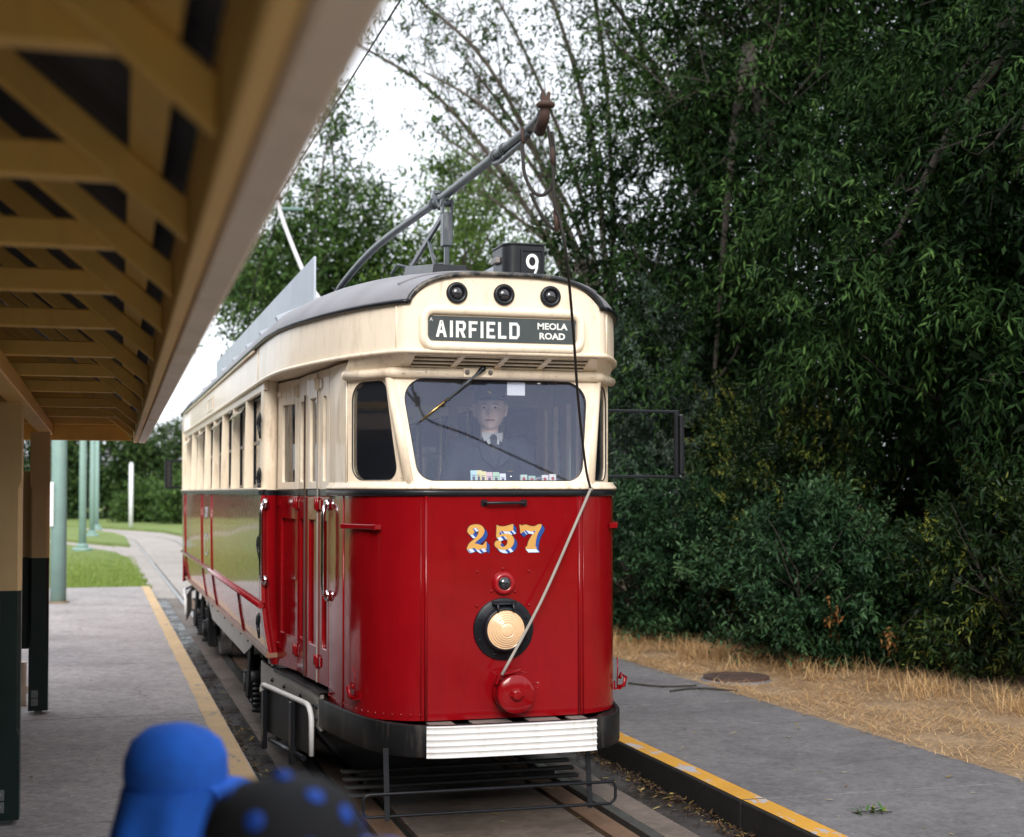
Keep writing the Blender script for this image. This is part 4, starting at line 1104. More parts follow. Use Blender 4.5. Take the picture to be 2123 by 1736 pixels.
# ---- fleet number 257, shaded block numerals
def digits():
    s = 1 / 1000.0
    two = catmull([(40, 690), (60, 800), (150, 910), (330, 960), (560, 930), (690, 800), (700, 660), (610, 500), (430, 360), (330, 260), (420, 250), (520, 215), (640, 200), (700, 250)], 4) + [(745, 320), (790, 320), (790, 60), (750, 20), (690, 90), (600, 60)] + catmull([(600, 60), (450, 20), (300, 90), (150, 60), (30, 30)], 4) + [(20, 90)] + catmull([(20, 90), (130, 280), (330, 430), (440, 570), (480, 720), (400, 830), (300, 820), (260, 790), (320, 700), (250, 590), (120, 580)], 4)[1:]
    five = [(150, 930), (240, 890)] + catmull([(240, 890), (430, 880), (600, 920), (760, 960)], 4)[1:] + [(790, 960), (790, 740)] + catmull([(740, 720), (600, 690), (420, 700), (260, 700)], 4) + [(240, 560)] + catmull([(240, 560), (420, 610), (650, 590), (800, 460), (820, 280), (720, 110), (520, 20), (300, 20), (130, 90), (50, 220), (110, 340), (230, 360), (320, 280), (290, 180), (380, 120), (500, 170), (560, 300), (520, 460), (400, 520), (260, 490), (140, 440)], 4)[1:] + [(120, 520), (130, 940)]
    seven = [(30, 940), (70, 940), (110, 900)] + catmull([(110, 900), (280, 940), (450, 890), (620, 880), (780, 950)], 4)[1:] + [(900, 950), (900, 880)] + catmull([(880, 820), (740, 560), (680, 330), (660, 130)], 4) + [(700, 110), (700, 30), (270, 30), (270, 110), (330, 130)] + catmull([(330, 130), (390, 330), (520, 540), (700, 720)], 4)[1:] + catmull([(660, 720), (520, 680), (330, 730), (200, 690), (120, 620)], 4) + [(70, 620)]
    return two, five, seven
fn = None
tm = digits()
for poly, x0, w in zip(tm, (-0.217, -0.063, 0.084), (0.150, 0.150, 0.152)):
    H_ = 0.150
    P2 = [(x0 + p[0] / 900 * w * 0.88, 1.556 + p[1] / 1000 * H_) for p in poly]
    # outline
    def grow(P, d):
        c = (sum(p[0] for p in P) / len(P), sum(p[1] for p in P) / len(P)); out = []
        ar = sum(P[i - 1][0] * P[i][1] - P[i][0] * P[i - 1][1] for i in range(len(P)))
        sg = 1 if ar > 0 else -1
        for i in range(len(P)):
            a, b = P[i - 1], P[(i + 1) % len(P)]; dx, dy = b[0] - a[0], b[1] - a[1]; l = math.hypot(dx, dy) or 1
            out.append((P[i][0] + sg * dy / l * d, P[i][1] - sg * dx / l * d))
        return out
    SX, SZ = 0.017, -0.019
    if fn is None:
        pass
    me_face = MB(); me_face.prism([(x, -0.0075, z) for x, z in P2], (0, 0.0012, 0))
    num = me_face.build('numeral', 'ochre', front)
    mb = MB()
    for i in range(len(P2)):
        a, b = P2[i - 1], P2[i]
        ar = sum(P2[j - 1][0] * P2[j][1] - P2[j][0] * P2[j - 1][1] for j in range(len(P2))); sg = 1 if ar > 0 else -1
        nx, nz = sg * (b[1] - a[1]), -sg * (b[0] - a[0]); l = math.hypot(nx, nz) or 1; nx /= l; nz /= l
        if nx * SX + nz * SZ <= 0.0005: continue
        mi = 0 if nx > 0.55 else (1 if (nz < -0.75 and (i % 7 < 4)) else (0 if i % 5 else 1))
        yy = -0.0062 - 0.00001 * (i % 9)
        mb.add([(a[0], yy, a[1]), (b[0], yy, b[1]), (b[0] + SX, yy, b[1] + SZ), (a[0] + SX, yy, a[1] + SZ)], [(0, 1, 2, 3)], False, mi)
    mb.build('numeral_shade', ['num_blue', 'num_lite'], num, recalc=False)
    mb = MB(); g1 = grow(P2, 0.0028)
    mb.prism([(x, -0.0052, z) for x, z in g1], (0, 0.0008, 0))
    mb.prism([(x + SX, -0.00505, z + SZ) for x, z in grow(P2, 0.0026)], (0, 0.0008, 0))
    for i in range(len(P2)):
        a, b = g1[i - 1], g1[i]
        mb.add([(a[0], -0.0051, a[1]), (b[0], -0.0051, b[1]), (b[0] + SX, -0.0051, b[1] + SZ), (a[0] + SX, -0.0051, a[1] + SZ)], [(0, 1, 2, 3)])
    mb.build('numeral_outline', 'num_dark', num, recalc=False)

# ---- bumper, deck, white corrugated pad
BP = [(0.0, -0.215), (0.25, -0.212), (0.47, -0.19), (0.61, -0.09), (0.715, 0.10), (0.785, 0.36), (0.845, 0.72), (0.875, 1.0)]
bcv = catmull(BP, 5); bcf = [(-x, y) for x, y in bcv[::-1]][:-1] + bcv
bu = swept([(0, 0.462), (0.004, 0.468), (0.004, 0.628), (0.0, 0.634), (-0.022, 0.634), (-0.022, 0.462)], bcf, 'bumper', 'black_worn', tram)
mb = MB()
for s in (-1, 1):
    ins = off2(low_c, -0.01); k = np.linspace(0, len(low_c) - 1, len(bcv)).round().astype(int)
    mb.sheet([[(s * (p[0] - 0.01), p[1] + 0.012, 0.622), (s * ins[k[i]][0], ins[k[i]][1], 0.618)] for i, p in enumerate(bcv) if p[0] > 0.40], False)
mb.build('bumper_deck', 'black_worn', bu, recalc=False)
for x0, x1 in ((-0.44, -0.30), (-0.20, 0.02), (0.12, 0.30), (0.36, 0.46)):
    mb = MB(); mb.box(x0, x1, -0.20, 0.01, 0.612, 0.620); mb.build('deck_plate', 'steel_grey', bu)
mb = MB()
cv = [(x, y) for x, y in bcf if abs(x) < 0.46]; cv = [(-0.478, -0.187)] + cv + [(0.455, -0.190)]
prof = [(-0.0, 0.632)]
z = 0.632
for k in range(5):
    prof += [(0.032, z), (0.035, z - 0.003), (0.034, z - 0.006), (0.029, z - 0.009), (0.029, z - 0.030)]; z -= 0.0325
prof += [(0.034, z), (0.034, z - 0.004), (0.0, z - 0.004)]
swept([(o + 0.004, zz) for o, zz in prof], cv, 'white_bumper_pad', 'white', bu)

# ---- sides (both), doors, posts
def side_x(z):
    return float(np.interp(z, [0.70, 0.85, 1.10, 1.5, 1.88, 2.2, 2.65], [1.015, 1.05, 1.083, 1.092, 1.09, 1.083, 1.070]))
zlow = [0.73, 0.80, 0.92, 1.08]; zup = [1.115, 1.3, 1.55, 1.856]
ribs = [LEN_S0, 6.71, 8.08, 11.11, LEN_S1]
for s in (-1, 1):
    for zz in (zlow, zup):
        rb = ribs if zz is zup else [LEN_S0, 4.03, 6.71, 8.08, 11.11, LEN_S1]
        for a, b in zip(rb[:-1], rb[1:]):
            ysub = np.linspace(a + 0.006, b - 0.006, max(2, int((b - a) / 0.6) + 1))
            mb = MB(); mb.shell([[(s * (side_x(z) + 0.0015 * math.sin(y * 2.3 + z * 3)), y, z) for z in zz] for y in ysub], lambda p, i, k: p + Vector((-s * 0.025, 0, 0)))
            sp = mb.build('side_panel', 'red_gloss', tram)
    for y in ribs[1:-1] + [4.03]:
        zz = [0.72, 0.80, 0.92, 1.08] + ([1.115, 1.3, 1.55, 1.856] if y != 4.03 else [])
        mb = MB(); mb.tube([(s * (side_x(z) + 0.004), y, z) for z in zz], 0.010, 6); mb.build('panel_strip', 'red', tram)
    mb = MB(); mb.tube([(s * 1.092, LEN_S0 - 0.02, 1.098), (s * 1.092, LEN_S1, 1.098)], 0.021, 8, sx=1.1); mb.build('rub_rail', 'red_gloss', tram)
    mb = MB(); mb.beam((s * 1.090, LEN_S0, 1.875), (s * 1.090, LEN_S1, 1.875), 0.032, 0.034); mb.build('side_belt', 'black', tram, 0.006, 2)
    mb = MB(); mb.beam((s * 1.083, LEN_S0, 1.9), (s * 1.083, LEN_S1, 1.9), 0.06, 0.014); mb.build('side_sill', 'cream', tram, 0.005, 2)
    # window header under the band
    mb = MB(); mb.beam((s * 1.058, LEN_S0, 2.615), (s * 1.058, LEN_S1, 2.615), 0.03, 0.065); mb.build('window_header', 'cream', tram, 0.004, 1)
    # window posts with deep reveals, glass, hopper flaps
    py = [2.46, 3.56, 4.66, 5.72, 6.76, 7.88, 8.98, 10.08, 11.10, 11.74]
    for i, y in enumerate(py):
        mb = MB(); w = 0.028
        zr = [1.908, 2.2, 2.60]
        for za, zb in zip(zr[:-1], zr[1:]):
            mb.hexa([(s * (side_x(za) - 0.10), y - w, za), (s * side_x(za), y - w, za), (s * side_x(za), y + w, za), (s * (side_x(za) - 0.10), y + w, za), (s * (side_x(zb) - 0.10), y - w, zb), (s * side_x(zb), y - w, zb), (s * side_x(zb), y + w, zb), (s * (side_x(zb) - 0.10), y + w, zb)])
        wpst = mb.build('window_post', 'cream', tram, 0.003, 1)
        if s < 0 and i < 6:
            mb = MB()
            for z in np.linspace(1.95, 2.55, 6): mb.ball((s * (side_x(z) - 0.05), y - w, z), 0.006, n=6, m=4)
            mb.build('post_screws', 'cream', wpst)
    for i in range(len(py) - 1):
        ya, yb = py[i] + 0.03, py[i + 1] - 0.03
        x = 1.005
        mb = MB(); mb.box(s * x - 0.002, s * x + 0.003, ya, yb, 1.91, 2.59); g_ = mb.build('side_window_pane', 'glass', tram)
        mb = MB()
        for (z0, z1) in ((1.908, 1.935), (2.235, 2.262), (2.57, 2.598)): mb.box(s * x - 0.012, s * x + 0.012, ya, yb, z0, z1)
        for yy in (ya, yb - 0.02): mb.box(s * x - 0.0125, s * x + 0.0125, yy, yy + 0.02, 1.908, 2.598)
        mb.build('sash', 'black', g_)
        if i % 2 == 1:
            mb = MB(); mb.hexa([(s * 1.03, ya + 0.01, 2.59), (s * 1.034, ya + 0.01, 2.59), (s * 1.034, yb - 0.01, 2.59), (s * 1.03, yb - 0.01, 2.59)] [::-1] + [(s * 1.115, ya + 0.01, 2.475), (s * 1.119, ya + 0.01, 2.478), (s * 1.119, yb - 0.01, 2.478), (s * 1.115, yb - 0.01, 2.475)][::-1]); mb.build('hopper_flap', 'glass', g_)
    # small ventilator opening in the band
    mb = MB(); holed_plate(mb, lambda p: (s * 1.084, p[0], p[1]), [(6.70, 2.69), (7.48, 2.69), (7.48, 2.825), (6.70, 2.825)], [(6.78, 2.71), (7.40, 2.71), (7.40, 2.805), (6.78, 2.805)], (-s * 0.004 if False else s * 0.006, 0, 0)); vv = mb.build('ventilator_frame', 'cream', tram)
    mb = MB(); mb.box(s * 1.0855 - .001, s * 1.0855 + .001, 6.77, 7.41, 2.705, 2.81); mb.build('ventilator_panel', 'wood_pale', vv)
    # drip plate
    # door post between doors and side
    prof = [(1.092, 2.46), (1.094, 2.38), (1.075, 2.325), (1.04, 2.31), (0.99, 2.325), (0.975, 2.36), (0.965, 2.42)]
    prof2 = catmull(prof, 3)
    def post_rows(z0s):
        return [[(s * (x - (1.092 - side_x(z)) * (1.0 if x > 1.0 else 0.75)), y, z) for z in z0s] for x, y in prof2]
    mb = MB(); mb.shell(post_rows([0.69, 0.8, 0.95, 1.1, 1.4, ZBELT0]), lambda p, i, k: p + Vector((-s * 0.02, 0.03, 0))); dp = mb.build('door_post', 'red', tram)
    mb = MB(); mb.shell(post_rows([ZBELT1, 2.2, 2.645]), lambda p, i, k: p + Vector((-s * 0.02, 0.03, 0))); mb.build('door_post', 'cream', tram)
    mb = MB(); mb.shell([[(s * (abs(r[0][0]) + 0.006), r[0][1] - 0.005, z) for z in (ZBELT0 + .001, ZBELT1 - .001)] for r in post_rows([1.875])], lambda p, i, k: p + Vector((-s * 0.02, 0.03, 0))); mb.build('post_belt', 'black', tram)
    for z in (0.98, 1.52, 1.98, 2.36):
        mb = MB(); q = Vector((s * 1.102, 2.37, z))
        mb.ball(q, 0.014, 0.020, 0.055); mb.ball(q + Vector((-s * 0.004, -0.045, 0.025)), 0.012, 0.016, 0.045); mb.tube([q, q + Vector((-s * 0.008, -0.03, -0.11))], [0.016, 0.007], 7); mb.build('cleat', 'black', tram)
    # folding doors: four leaves in a shallow zig-zag
    dpts = [(0.975, 2.30), (0.893, 1.875), (0.886, 1.545), (0.850, 1.225), (0.824, 0.985)]
    for i in range(4):
        A = Vector((s * dpts[i][0], dpts[i][1], 0)); B = Vector((s * dpts[i + 1][0], dpts[i + 1][1], 0)); d = (B - A).normalized(); Ld = (B - A).length
        n = Vector((s * abs(d.y), -abs(d.x), 0)); 
        def l3(p): return A + d * p[0] + Vector((0, 0, p[1]))
        e = 0.004
        mb = MB(); hole = [(0.075, 0.92), (Ld - 0.05, 0.92), (Ld - 0.05, 1.70), (0.075, 1.70)]
        holed_plate(mb, l3, [(e, 0.695), (Ld - e, 0.695), (Ld - e, ZBELT0 - 0.004), (e, ZBELT0 - 0.004)], hole, -n * 0.035, 16); lf = mb.build('door_leaf', 'red', tram, 0.004, 1)
        mb = MB(); mb.prism([l3(p) - n * 0.018 for p in [(0.07, 0.915), (Ld - 0.045, 0.915), (Ld - 0.045, 1.705), (0.07, 1.705)]], -n * 0.008); mb.build('sunk_panel', 'red', lf)
        mb = MB(); hole = round_poly([(0.095, 1.945), (Ld - 0.07, 1.945), (Ld - 0.07, 2.47), (0.095, 2.47)], 0.012, 3)
        holed_plate(mb, l3, [(e, ZBELT1 + 0.003), (Ld - e, ZBELT1 + 0.003), (Ld - e, 2.63), (e, 2.63)], hole, -n * 0.035, 16); mb.build('upper_leaf', 'cream', lf, 0.004, 1)
        mb = MB(); mb.prism([l3(p) - n * 0.018 for p in [(0.085, 1.935), (Ld - 0.06, 1.935), (Ld - 0.06, 2.48), (0.085, 2.48)]], -n * 0.005); mb.build('leaf_pane', 'glass', lf)
        mb = MB(); mb.prism([l3(p) for p in [(e, ZBELT0), (Ld - e, ZBELT0), (Ld - e, ZBELT1), (e, ZBELT1)]], -n * 0.03); mb.build('leaf_belt', 'black', lf)
        for z, mt in ((0.83, 'red'), (1.80, 'red'), (2.55, 'cream')):
            if i in (0, 2):
                mb = MB(); q = l3((Ld, z)) + n * 0.004
                mb.beam(q - d * 0.075, q + d * 0.075, 0.008, 0.062, (0, 0, 1)); mb.tube([q + n * 0.006 + Vector((0, 0, -0.042)), q + n * 0.006 + Vector((0, 0, 0.042))], 0.011, 8); mb.tube([q - d * 0.05 + n * 0.004 - Vector((0, 0, 0.03)), q - d * 0.05 + n * 0.004 + Vector((0, 0, 0.04))], 0.012, 6); mb.build('hinge', mt, lf, 0.003, 1)
            if i == 0:
                mb = MB(); q = l3((0.03, z)) + n * 0.004; mb.beam(q - d * 0.03, q + d * 0.05, 0.008, 0.04, (0, 0, 1)); mb.build('hinge_strap', mt, lf, 0.003, 1)
        if i in (1, 2):
            mb = MB(); q = l3((Ld - 0.006 if i == 1 else Ld - 0.012, 0)) + n * 0.008
            mb.beam(q + Vector((0, 0, 0.70)), q + Vector((0, 0, 2.5 if i == 1 else 2.62)), 0.009, 0.010 if i == 1 else 0.006, n); mb.build('edge_seal', 'rust' if i == 1 else 'rope_pale', lf)
    # chrome grab handles
    for (hx, hyy, ht, hb) in ((1.06, 2.285, 1.80, 1.27), (0.838, 0.93, 1.80, 1.255)):
        n = Vector((s * 0.6, -0.8, 0)); q0 = Vector((s * hx, hyy, 0))
        p = [q0 + Vector((0, 0, ht)), q0 + n * 0.045 + Vector((0, 0, ht - 0.012)), q0 + n * 0.06 + Vector((0, 0, ht - 0.07)), q0 + n * 0.06 + Vector((0, 0, (ht + hb) / 2)), q0 + n * 0.06 + Vector((0, 0, hb + 0.07)), q0 + n * 0.045 + Vector((0, 0, hb + 0.012)), q0 + Vector((0, 0, hb))]
        mb = MB(); mb.tube(catmull(p, 4), 0.0135, 10)
        for z in (ht, hb): mb.ball(q0 + Vector((0, 0, z)) + n * 0.004, 0.024, 0.024, 0.036)
        mb.build('grab_handle', 'chrome', tram)
    # mirror bracket frame at the front right / rear left
    if s > 0:
        mb = MB()
        for z in (2.386, 1.975): mb.beam((0.80, 0.74, z), (1.36, 0.74, z), 0.014, 0.018)
        mb.box(1.325, 1.352, 0.728, 0.75, 1.98, 2.38); mb.beam((0.80, 0.74, 2.2), (0.90, 0.74, 2.2), 0.03, 0.03)
        mb.build('mirror_bracket', 'black', tram, 0.004, 1)
        mb = MB(); mb.box(1.354, 1.385, 0.71, 0.775, 1.99, 2.37); mb.build('wing_mirror', 'black', tram, 0.01, 2)
    else:
        mb = MB()
        for z in (2.31, 1.94): mb.beam((-0.9, 12.9, z), (-1.24, 12.9, z), 0.025, 0.03)
        mb.box(-1.27, -1.24, 12.86, 12.94, 1.93, 2.33); mb.box(-1.20, -1.17, 12.86, 12.94, 1.93, 2.33); mb.build('mirror_bracket', 'black', tram, 0.004, 1)
        mb = MB(); mb.box(-1.24, -1.20, 12.87, 12.93, 1.96, 2.30); mb.build('wing_mirror', 'glass_dark', tram)
    # step beam beneath the doors
    mb = MB(); sb = [(0.874, 0.97), (0.885, 1.3), (0.93, 1.75), (0.995, 2.30), (1.02, 2.9)]
    mb.shell([[(s * x, y, z) for z in (0.44, 0.60, 0.655)] for x, y in sb], lambda p, i, k: p + Vector((-s * 0.02, 0, 0))); stp = mb.build('step_beam', 'steel_grey', tram)
    mb = MB(); mb.sheet([[(s * (x + 0.006), y, 0.668), (s * (x - 0.12), y, 0.668)] for x, y in sb[:-1]], False); mb.sheet([[(s * (x + 0.006), y, 0.668), (s * (x + 0.006), y, 0.645)] for x, y in sb[:-1]], False); mb.build('door_step', 'black_worn', tram, recalc=False)
    mb = MB()
    for y, x in ((1.08, 0.88), (1.15, 0.882), (1.55, 0.91), (2.0, 0.96), (2.35, 1.0)):
        for z in ((0.50, 0.57) if y < 1.3 else (0.58,)): mb.ball((s * x, y, z), 0.016, 0.016, 0.016, n=8, m=5)
    mb.build('step_bolts', 'black', stp)
    # white-edged side guard
    ga, gb = Vector((s * 1.085, 2.20, 0)), Vector((s * 0.905, 1.10, 0)); gd = (gb - ga).normalized(); gl_ = (gb - ga).length; gn = Vector((s * abs(gd.y), -abs(gd.x), 0))
    outl = round_poly([(0, 0.27), (gl_, 0.27), (gl_, 0.575), (0, 0.575)], [0.01, 0.01, 0.11, 0.05], 7)
    mb = MB(); mb.prism([ga + gd * u + Vector((0, 0, v)) for u, v in outl], -gn * 0.012); gu = mb.build('side_guard', 'black_worn', tram)
    edge = [p for p in round_poly([(0, 0.27), (gl_, 0.27), (gl_, 0.575), (0, 0.575)], [0.0, 0.0, 0.11, 0.05], 7)][1:]
    mb = MB(); mb.tube([ga + gd * u + Vector((0, 0, v)) + gn * 0.004 for u, v in edge], 0.017, 8, sy=1.0); mb.build('guard_edge', 'white', gu)
    for u in (0.12, gl_ * 0.68):
        mb = MB(); p0 = ga + gd * u + gn * 0.02; mb.beam(p0 + Vector((0, 0, 0.16)), p0 + Vector((0, 0, 0.555)), 0.05, 0.03, gn); mb.build('guard_strap', 'black', gu, 0.004, 1)
    mb = MB(); mb.tube([ga + gd * (0.18 * gl_) + Vector((0, 0, 0.23)), ga + gd * (0.85 * gl_) + Vector((0, 0, 0.23))], 0.018, 8); mb.build('guard_spring', 'black', gu)
    # aprons
    mb = MB(); mb.prism([(s * 1.0, y, z) for y, z in ((3.62, 0.74), (8.2, 0.74), (8.2, 0.66), (7.75, 0.545), (4.35, 0.545), (3.80, 0.66))], (-s * 0.012, 0, 0)); ap = mb.build('apron', 'steel_grey', tram)
    mb = MB()
    for y in (4.0, 4.6, 5.4, 6.2, 7.0, 7.7): mb.ball((s * 1.001, y, 0.69), 0.012, n=6, m=4)
    mb.build('apron_bolts', 'black', ap)
# emblem on the near side
EX = -1.094
mb = MB()
for r0, r1, a0, a1 in ((0.085, 0.10, 200, 520),):
    n = 26; pts = []
    outer_ = [(math.cos(R(a0 + (a1 - a0) * k / n)), math.sin(R(a0 + (a1 - a0) * k / n))) for k in range(n + 1)]
    mb.sheet([[(EX, 7.40 + 0.30 * r / 0.1 * c * 0.8, 1.34 + r * sn * 1.1) for r in (r0, r1)] for c, sn in outer_], False)
mb.build('side_emblem', 'num_lite', tram, recalc=False)
text_mesh('side_number', '257', 0.15, 'num_lite', tram, Matrix.Translation((-1.0945, 7.40, 1.62)) @ Matrix.Rotation(R(-90), 4, 'Z') @ Matrix.Rotation(R(90), 4, 'X'), 0.0, 1.4)

# ---- tail end of the body
for s in (-1, 1):
    c = [(s * x, LEN - y) for x, y in low_c]
    mb = MB(); mb.shell([[(x, y, z) for z in (ZB, 1.2, ZBELT0)] for x, y in c], lambda p, i, k: p + Vector((-s * 0.02, -0.01, 0))); mb.build('tail_panel', 'red', tram)
    mb = MB(); mb.shell([[(x, y, z) for z in (ZBELT1, 1.95)] for x, y in c], lambda p, i, k: p + Vector((-s * 0.02, -0.01, 0))); mb.build('tail_sill', 'cream', tram)
    mb = MB(); 
    for (x, y) in ((0.60, 13.9), (0.80, 13.55), (0.95, 12.2), (1.05, 11.85)): mb.box(s * x - 0.04, s * x + 0.04, y - 0.04, y + 0.04, 1.9, 2.66)
    mb.build('tail_posts', 'cream', tram)
    mb = MB(); mb.hexa([(s * 0.83, 13.15, 0.7), (s * 0.81, 13.15, 0.7), (s * 1.06, 11.8, 0.7), (s * 1.08, 11.8, 0.7), (s * 0.83, 13.15, ZBELT0), (s * 0.81, 13.15, ZBELT0), (s * 1.06, 11.8, ZBELT0), (s * 1.08, 11.8, ZBELT0)]); mb.build('tail_door', 'red', tram)
    mb = MB(); mb.tube([(s * 0.9, 12.95, 0.56), (s * 1.02, 12.4, 0.56), (s * 1.06, 11.6, 0.54), (s * 1.06, 11.45, 0.5), (s * 1.06, 11.42, 0.3)], 0.02, 8); gt = mb.build('tail_guard', 'white', tram)
    mb = MB(); mb.hexa([(s * 0.9, 12.9, 0.22), (s * 0.89, 12.9, 0.22), (s * 1.04, 11.45, 0.22), (s * 1.05, 11.45, 0.22), (s * 0.9, 12.9, 0.55), (s * 0.89, 12.9, 0.55), (s * 1.04, 11.45, 0.55), (s * 1.05, 11.45, 0.55)]); mb.build('guard_plate', 'black_worn', gt)
mb = MB(); mb.box(-0.45, 0.45, LEN - 0.03, LEN, ZB, 1.93); mb.build('tail_centre', 'red', tram)
mb = MB(); mb.tube([(-0.86, LEN - 0.9, 0.55), (-0.7, LEN + 0.05, 0.55), (0, LEN + 0.2, 0.55), (0.7, LEN + 0.05, 0.55), (0.86, LEN - 0.9, 0.55)], 0.08, 8, sx=0.3); mb.build('tail_bumper', 'black_worn', tram)
mb = MB(); mb.box(-0.53, 0.53, LEN + 0.02, LEN + 0.05, 2.645, 3.05); mb.build('tail_destination_face', 'cream', tram)

# ---- running gear
mb = MB(); mb.box(-0.80, 0.80, 1.0, 13.1, 0.50, 0.62); mb.box(-0.62, 0.62, 0.05, 1.0, 0.50, 0.60); mb.build('underframe', 'black', tram)
def bogie(y0):
    mb = MB(); mb.box(-0.6, 0.6, y0 + 0.72, y0 + 0.92, 0.30, 0.50)
    for s in (-1, 1): mb.box(s * 0.86 - 0.03, s * 0.86 + 0.03, y0 - 0.25, y0 + 1.9, 0.36, 0.46)
    bg = mb.build('bogie', 'black_worn', tram, 0.008, 1)
    for yy in (y0, y0 + 1.64):
        mb = MB(); mb.tube([(-0.8, yy, 0.335), (0.8, yy, 0.335)], 0.055, 12); mb.build('axle', 'black', bg)
        for s in (-1, 1):
            mb = MB(); mb.lathe([(0.05, -0.06), (0.30, -0.055), (0.33, -0.05), (0.337, 0.04), (0.36, 0.05), (0.36, 0.065), (0.29, 0.066), (0.06, 0.05)], (s * 0.75, yy, 0.337), (-s, 0, 0), 36); mb.build('wheel', 'rail', bg)
            mb = MB(); mb.lathe([(0.10, -0.08), (0.115, -0.04), (0.115, 0.05), (0.095, 0.06), (0.09, 0.09), (0.05, 0.10), (0, 0.10)], (s * 0.90, yy, 0.32), (s, 0, 0), 24)
            for k in range(6):
                a = 2 * math.pi * k / 6; mb.ball((s * 0.985, yy + 0.085 * math.cos(a), 0.32 + 0.085 * math.sin(a)), 0.016, n=7, m=5)
            mb.build('axle_box', 'black_worn', bg)
            mb = MB(); mb.box(s * 0.9 - 0.05, s * 0.9 + 0.05, yy - 0.16, yy - 0.12, 0.14, 0.52); mb.box(s * 0.9 - 0.05, s * 0.9 + 0.05, yy + 0.12, yy + 0.16, 0.14, 0.52); mb.box(s * 0.9 - 0.04, s * 0.9 + 0.04, yy - 0.17, yy + 0.17, 0.12, 0.16); mb.build('horn_guide', 'black_worn', bg, 0.006, 1)
    for s in (-1, 1):
        for yy in (y0 + 0.42, y0 + 1.18):
            mb = MB()
            hel = [(s * 0.9 + 0.06 * math.cos(t), yy + 0.06 * math.sin(t), 0.17 + 0.20 * t / (2 * math.pi * 5)) for t in np.linspace(0, 2 * math.pi * 5, 60)]
            mb.tube(hel, 0.013, 5); mb.tube([(s * .9, yy, 0.13), (s * .9, yy, 0.165)], 0.08, 12); mb.tube([(s * .9, yy, 0.372), (s * .9, yy, 0.45)], 0.085, 14); mb.build('spring', 'black_worn', bg)
        mb = MB(); mb.beam((s * 0.97, y0 + 0.30, 0.70), (s * 0.99, y0 + 0.25, 0.22), 0.035, 0.05); mb.beam((s * 0.97, y0 + 1.30, 0.70), (s * 0.99, y0 + 1.35, 0.22), 0.035, 0.05); mb.tube([(s * 0.94, y0 + 0.30, 0.68), (s * 0.96, y0 + 0.8, 0.73), (s * 0.94, y0 + 1.3, 0.68)], 0.03, 7); mb.build('brake_hanger', 'black_worn', bg, 0.006, 1)
        mb = MB(); mb.beam((s * 0.86, y0 - 0.3, 0.16), (s * 0.86, y0 + 1.95, 0.16), 0.03, 0.035); mb.build('brake_rod', 'black_worn', bg)
bogie(2.75); bogie(9.2)
# lifeguard: hanging gate of rods and slatted tray behind
mb = MB()
lg = round_poly([(-0.80, 0.262), (0.627, 0.262), (0.627, 0.142), (-0.80, 0.142)], 0.035, 4)
fr = [(x, -0.10 if abs(x) < 0.6 else -0.08, z) for x, z in lg]
mb.tube(fr, 0.0085, 7, closed=True)
for x in (-0.672, 0.474): mb.beam((x, -0.09, 0.12), (x, -0.04, 0.50), 0.028, 0.008, (0, 1, 0))
mb.build('lifeguard_gate', 'black', tram)
mb = MB(); mb.box(-0.6, 0.6, 0.95, 1.0, 0.08, 0.13); lt = mb.build('lifeguard_tray', 'black_worn', tram)
for k in range(4):
    mb = MB(); y = 0.62 + k * 0.09; mb.box(-0.76, 0.68, y, y + 0.05, 0.10 + k * 0.03, 0.122 + k * 0.03); mb.build('tray_slat', 'rubber', lt, 0.006, 1)  # dark rubber colour stands for the deep shade under the bumper

# ---- interior
fl_ = off2(low_c, -0.03); mb = MB(); mb.prism([(x, y, 0.74) for x, y in fl_] + [(0.78, 1.2, 0.74), (-0.78, 1.2, 0.74)] + [(-x, y, 0.74) for x, y in fl_[::-1]], (0, 0, 0.03)); mb.box(-0.80, 0.80, 1.2, 2.3, 0.74, 0.769); mb.box(-1.05, 1.05, 2.3, 11.8, 0.74, 0.771); mb.box(-0.78, 0.78, 11.8, 13.8, 0.74, 0.77); mb.build('floor', 'wood_in', tram)
mb = MB(); mb.sheet([[((roof_w(y) - 0.05) * u, y, roof_z((roof_w(y) - 0.05) * u, y) - 0.05) for u in (-1, -0.8, -0.4, 0, 0.4, 0.8, 1)] for y in (0.02, 0.5, 1.2, 2.0, 4, 6, 8, 10, 12, 13.5)], True); mb.build('ceiling', 'ceiling', tram, recalc=False)
for yb in (2.42, 11.6):
    mb = MB()
    for x in (-1.0, -0.56, -0.30, 0.30, 0.56, 1.0): mb.box(x - 0.03, x + 0.03, yb - 0.03, yb + 0.03, 0.77, 2.66)
    mb.box(-1.03, 1.03, yb - 0.028, yb + 0.028, 2.50, 2.9)
    for s in (-1, 1): mb.box(*sorted((s * 0.30, s * 1.03)), yb - 0.02, yb + 0.02, 0.77, 1.75)
    bh = mb.build('bulkhead', 'wood_pale', tram, 0.004, 1)
    for (x0, x1) in ((-0.97, -0.59), (0.59, 0.97)):
        mb = MB(); mb.box(x0, x1, yb - 0.002, yb + 0.002, 1.75, 2.5); mb.build('bulkhead_pane', 'glass', bh)
sn = 0
